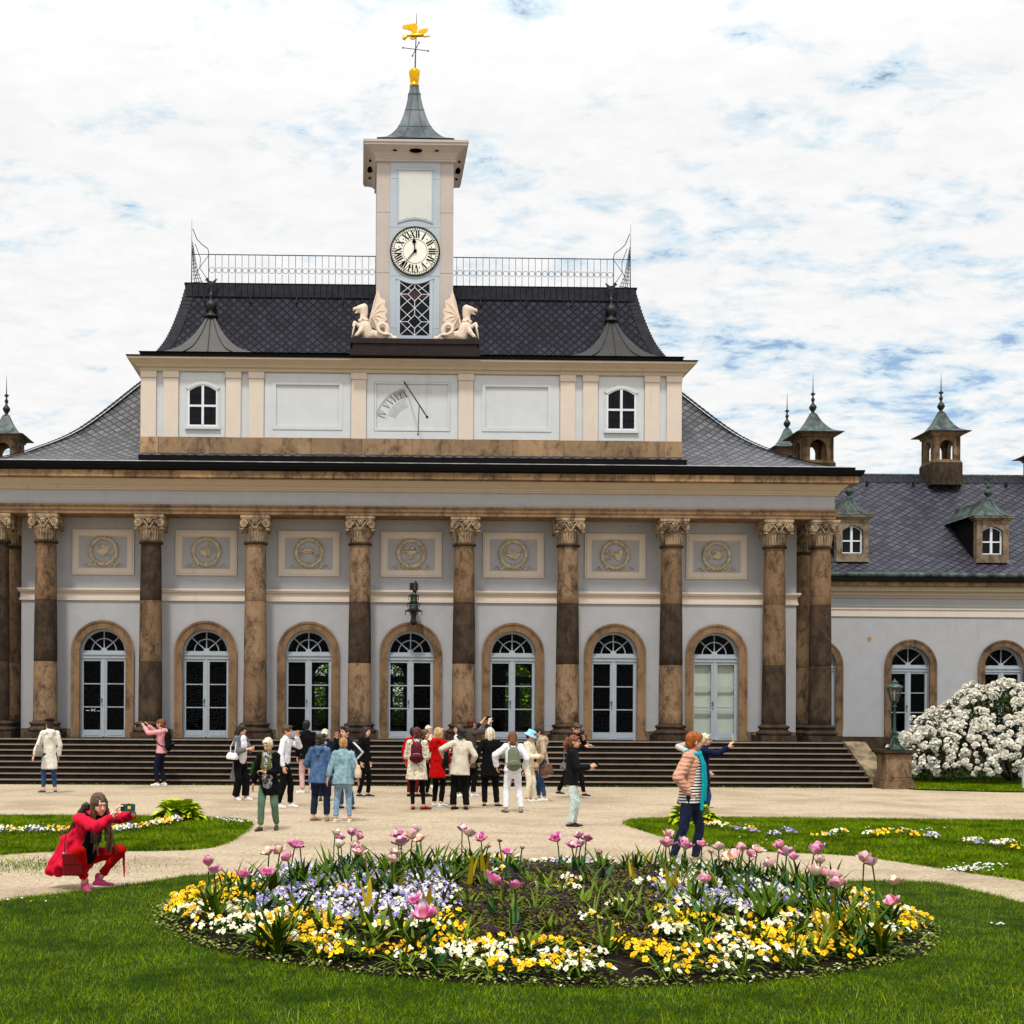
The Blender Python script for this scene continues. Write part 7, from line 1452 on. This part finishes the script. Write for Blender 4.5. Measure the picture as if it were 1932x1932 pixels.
# 25 behind her
a = person('brown-haired person all in black striding past the steps while reading a phone', 1080, 1505, 1364, 45, (BLK, .70, 2.0), (BLK, .95, .95), (HN, 'short'), SBW, arms=((-.02, -.36, 1.18), (.08, -.24, 1.32)), hands=((.4, -.9, 0), (-.4, -.3, .8)), look=(-10, 26, 0), feet=((-.1, .34), (.1, -.26)), footz=(.12, .085), lean=6, pad=.02)
handbag(a, 'small dark grey bag swinging beside the striding person in black', GRY, -1, .72, .10, .16, True, .0); phone(a, 'pale phone lying in the palm of the striding person in black', 0, M_lead, False, (0, -.3, 1), (.03, -.47, 1.20))
# 26 front woman, peach jacket
a = person('red-haired person in peach quilted jacket, turquoise scarf and striped top behind the round bed', 1302, 1634, 1381, 62, (PINKQ, .93, 2.0), (JEAN, .94, .98), (HC, 'short'), SCR, scarf=(TEAL, .58), look=(38, 6, -4), arms=((-.17, -.02, .93), (.30, .05, .95)), poles=((-.9, .8, -.1), None), feet=((-.13, .20), (.10, -.04)), hipshift=(0, .0), lean=2, pad=.026, girth=1.10, folds=.010, fscale=12, bvox=.008, vox=.010, flare=1.1)
q = MB(); A = a['A']; sd_ = tuple(a['sx']); q.cap(A(.80), A(1.02), .182, .176, .80, sd_, 18, ends=False); q.cap(A(.98, .0, .045), A(1.3, .0, .045), .155, .12, .72, sd_, 16); solid('striped_top', q, striped(), a['t'], .010, 3, folds=.004)
# 27 man in navy with phone
a = person('person in navy jacket and jeans holding a phone out at arm\'s length', 1325, 1546, 1384, 72, (cloth('deep_blue_jacket', (.012, .022, .085)), .72, 2.0), (JEANB, .93, 1.2), (HW, 'short'), SW, arms=((-.14, -.50, 1.44), (.2, -.1, .95)), hands=((.1, -.5, .8), None), poles=((-.3, -.2, -1), None), palm=((.7, -.7, 0), None), collar=True, glasses=True, look=(0, -4, 0), girth=1.15, feet=((-.1, .08), (.1, -.05)))
phone(a, 'pale yellow phone in the outstretched hand of the person in navy', 0, cloth('pale_yellow_case', (.60, .55, .28)), False, (0, -1, .1), (-.12, -.58, 1.60))
# 28 behind, photographing
a = person('person in pale grey jumper mostly hidden behind the peach jacket, raising a camera', 1308, 1532, 1391, 158, (cloth('pale_grey_knit', (.46, .44, .42)), .78, 2.0), (BRNC, .86, 1.0), (HW, 'short'), SBW, arms=(None, (.14, -.16, 1.56)), poles=(None, (1, .1, -.5)), hands=(None, (-.3, -.2, .9)), feet=((-.08, -.06), (.34, .06)), footz=(.085, .12), lean=4)
phone(a, 'black camera phone raised beside the red hair', 1, M_black, False, (0, -1, 0), (.10, -.24, 1.66))
# 29 crouching photographer in red
def croucher():
    return person('crouching long-haired person in coral red coat and red trousers photographing the flowers', 168, 1679, 1504, 52, (CORAL, .80, 2.0), (REDT, .80, .95), (HL, 'long'), SPK, H=1.66, hip=.36, hipshift=(0, .17), lean=26, girth=1.14,
        feet=((-.14, -.10), (.15, .02)), footz=(.085, .10), toes=(-22, 30), kneepole=(V3((-.55, -.8, .7)), V3((.4, -.8, .9))), arms=((-.075, -.50, .85), (.14, -.63, .86)), poles=((-.35, .1, -1), (.9, -.1, -.8)), hands=((.25, -.25, .95), (.0, .0, 1)), palm=((.8, -.6, 0), (-.8, .4, 0)), curl=.75,
        look=(-18, 8, -4), headoff=(0, -.02, -.01), hairlen=.40, bvox=.007, vox=.010, folds=.020, fscale=13, front=BLK, frontw=.10, fhem=.86, topname='coat', boot=True, lfolds=.012)
a = croucher(); A = a['A']; T_ = a['t']
q = MB()                                                       # coat tails falling behind the hips to the ground
for x, y, z, x2, y2, z2, r0, r1 in ((-.12, .26, .52, -.20, .42, .20, .10, .07), (.02, .28, .52, -.02, .48, .17, .11, .08), (.14, .24, .50, .18, .38, .20, .10, .07), (-.16, .12, .52, -.26, .26, .20, .07, .05)): q.cap((x, y, z), (x2, y2, z2), r0, r1, .55, (1, 0, 0))
q.cap(A(1.22, 0, -.06), (-.02, .40, .20), .15, .25, .40, (1, 0, 0), 18, ends=False); q.cap(A(1.1, -.10, -.02), (-.24, .16, .26), .10, .11, .45, (0, 1, 0), 14, ends=False)
solid('coat_tail', q, CORAL, T_, .010, 3, folds=.022, fscale=11)
q = MB(); q.cap((.30, -.22, .42), (.33, -.20, .14), .030, .012, .3, (0, 1, 0), 8); q.obj('coat_flap', CORAL, T_)
q = MB()                                                       # loose plait and feathered scarf on the back
for k_ in range(14): t = k_/13; q.ball(A(1.47-.40*t, -.03-.09*t, -.11-.035*math.sin(t*3)), .055*(1-.6*t), n=7)
solid('plait', q, HB, T_, .010, 2, folds=.008, fscale=20)
for k_ in range(10):
    pass
q = MB(); rr = random.Random(5)
for sg in (-1, 1):
    for k_ in range(9): x = sg*(.06+.03*rr.random()); q.tube([a['hp'](x, -.02-.03*rr.random(), -.04), a['hp'](x*1.1, -.05, -.16), a['hp'](x*1.05, -.06, -.16)+V3((rr.uniform(-.03, .03), rr.uniform(-.06, .0), -.16)), a['hp'](x, -.04, -.16)+V3((rr.uniform(-.05, .05), rr.uniform(-.1, .0), -.30-.08*rr.random()))], .014, 6, r1=.006)
q.obj('loose_locks', HL, T_)
q = MB(); q.tube([A(1.42, .085*math.cos(2*PI*j/12), .085*math.sin(2*PI*j/12)+.01) for j in range(12)], .034, 8, closed=True); q.obj('neck_scarf', BLK, T_)
for i in range(2): q = MB(); q.tube([a['el'][i].lerp(a['wr'][i], .97)+V3((.044*math.cos(2*PI*j/10), 0, .044*math.sin(2*PI*j/10))) for j in range(10)], .008, 6, closed=True); q.obj('cuff', M_white if i == 0 else BUR, T_)
phone(a, 'dark green phone with a yellow sticker held sideways by the crouching photographer', 0, plain('bottle_green_case', (.012, .085, .060), .45), True, (-.70, -.68, .12), (.045, -.585, .935), plain('yellow_sticker', (.62, .50, .16), .6))
t = thing('shoulder_bag', 'dark red square shoulder bag hanging at the hip of the crouching photographer', 'handbag'); place(a, t)
q = MB(); M = Matrix.Translation((-.30, -.10, .30)) @ Matrix.Rotation(R(-48), 4, 'Z'); b2 = MB(); b2.box(-.105, .105, -.035, .035, -.105, .125); q.add([tuple(M @ V3(p)) for p in b2.v], b2.f); solid('bag', q, cloth('oxblood_leather', (.20, .012, .012), .5), t, .010, 3)
q = MB(); b2 = MB(); b2.box(-.107, .107, -.042, -.030, .02, .130); q.add([tuple(M @ V3(p)) for p in b2.v], b2.f); q.obj('flap', cloth('oxblood_leather', (.12, .010, .010)), t)
q = MB(); q.tube([M @ V3((-.10, 0, .125)), V3((-.26, .08, .62)), A(1.30, -.15, -.10), A(1.44, -.08, -.05), A(1.40, -.06, .08), A(1.1, -.16, .15), M @ V3((.10, 0, .125))], .008, 6); q.obj('strap', BUR, t)
q = MB(); q.ball(M @ V3((.10, 0, .135)), .016, n=7).ball(M @ V3((-.10, 0, .135)), .016, n=7); q.obj('buckle', M_lead, t)
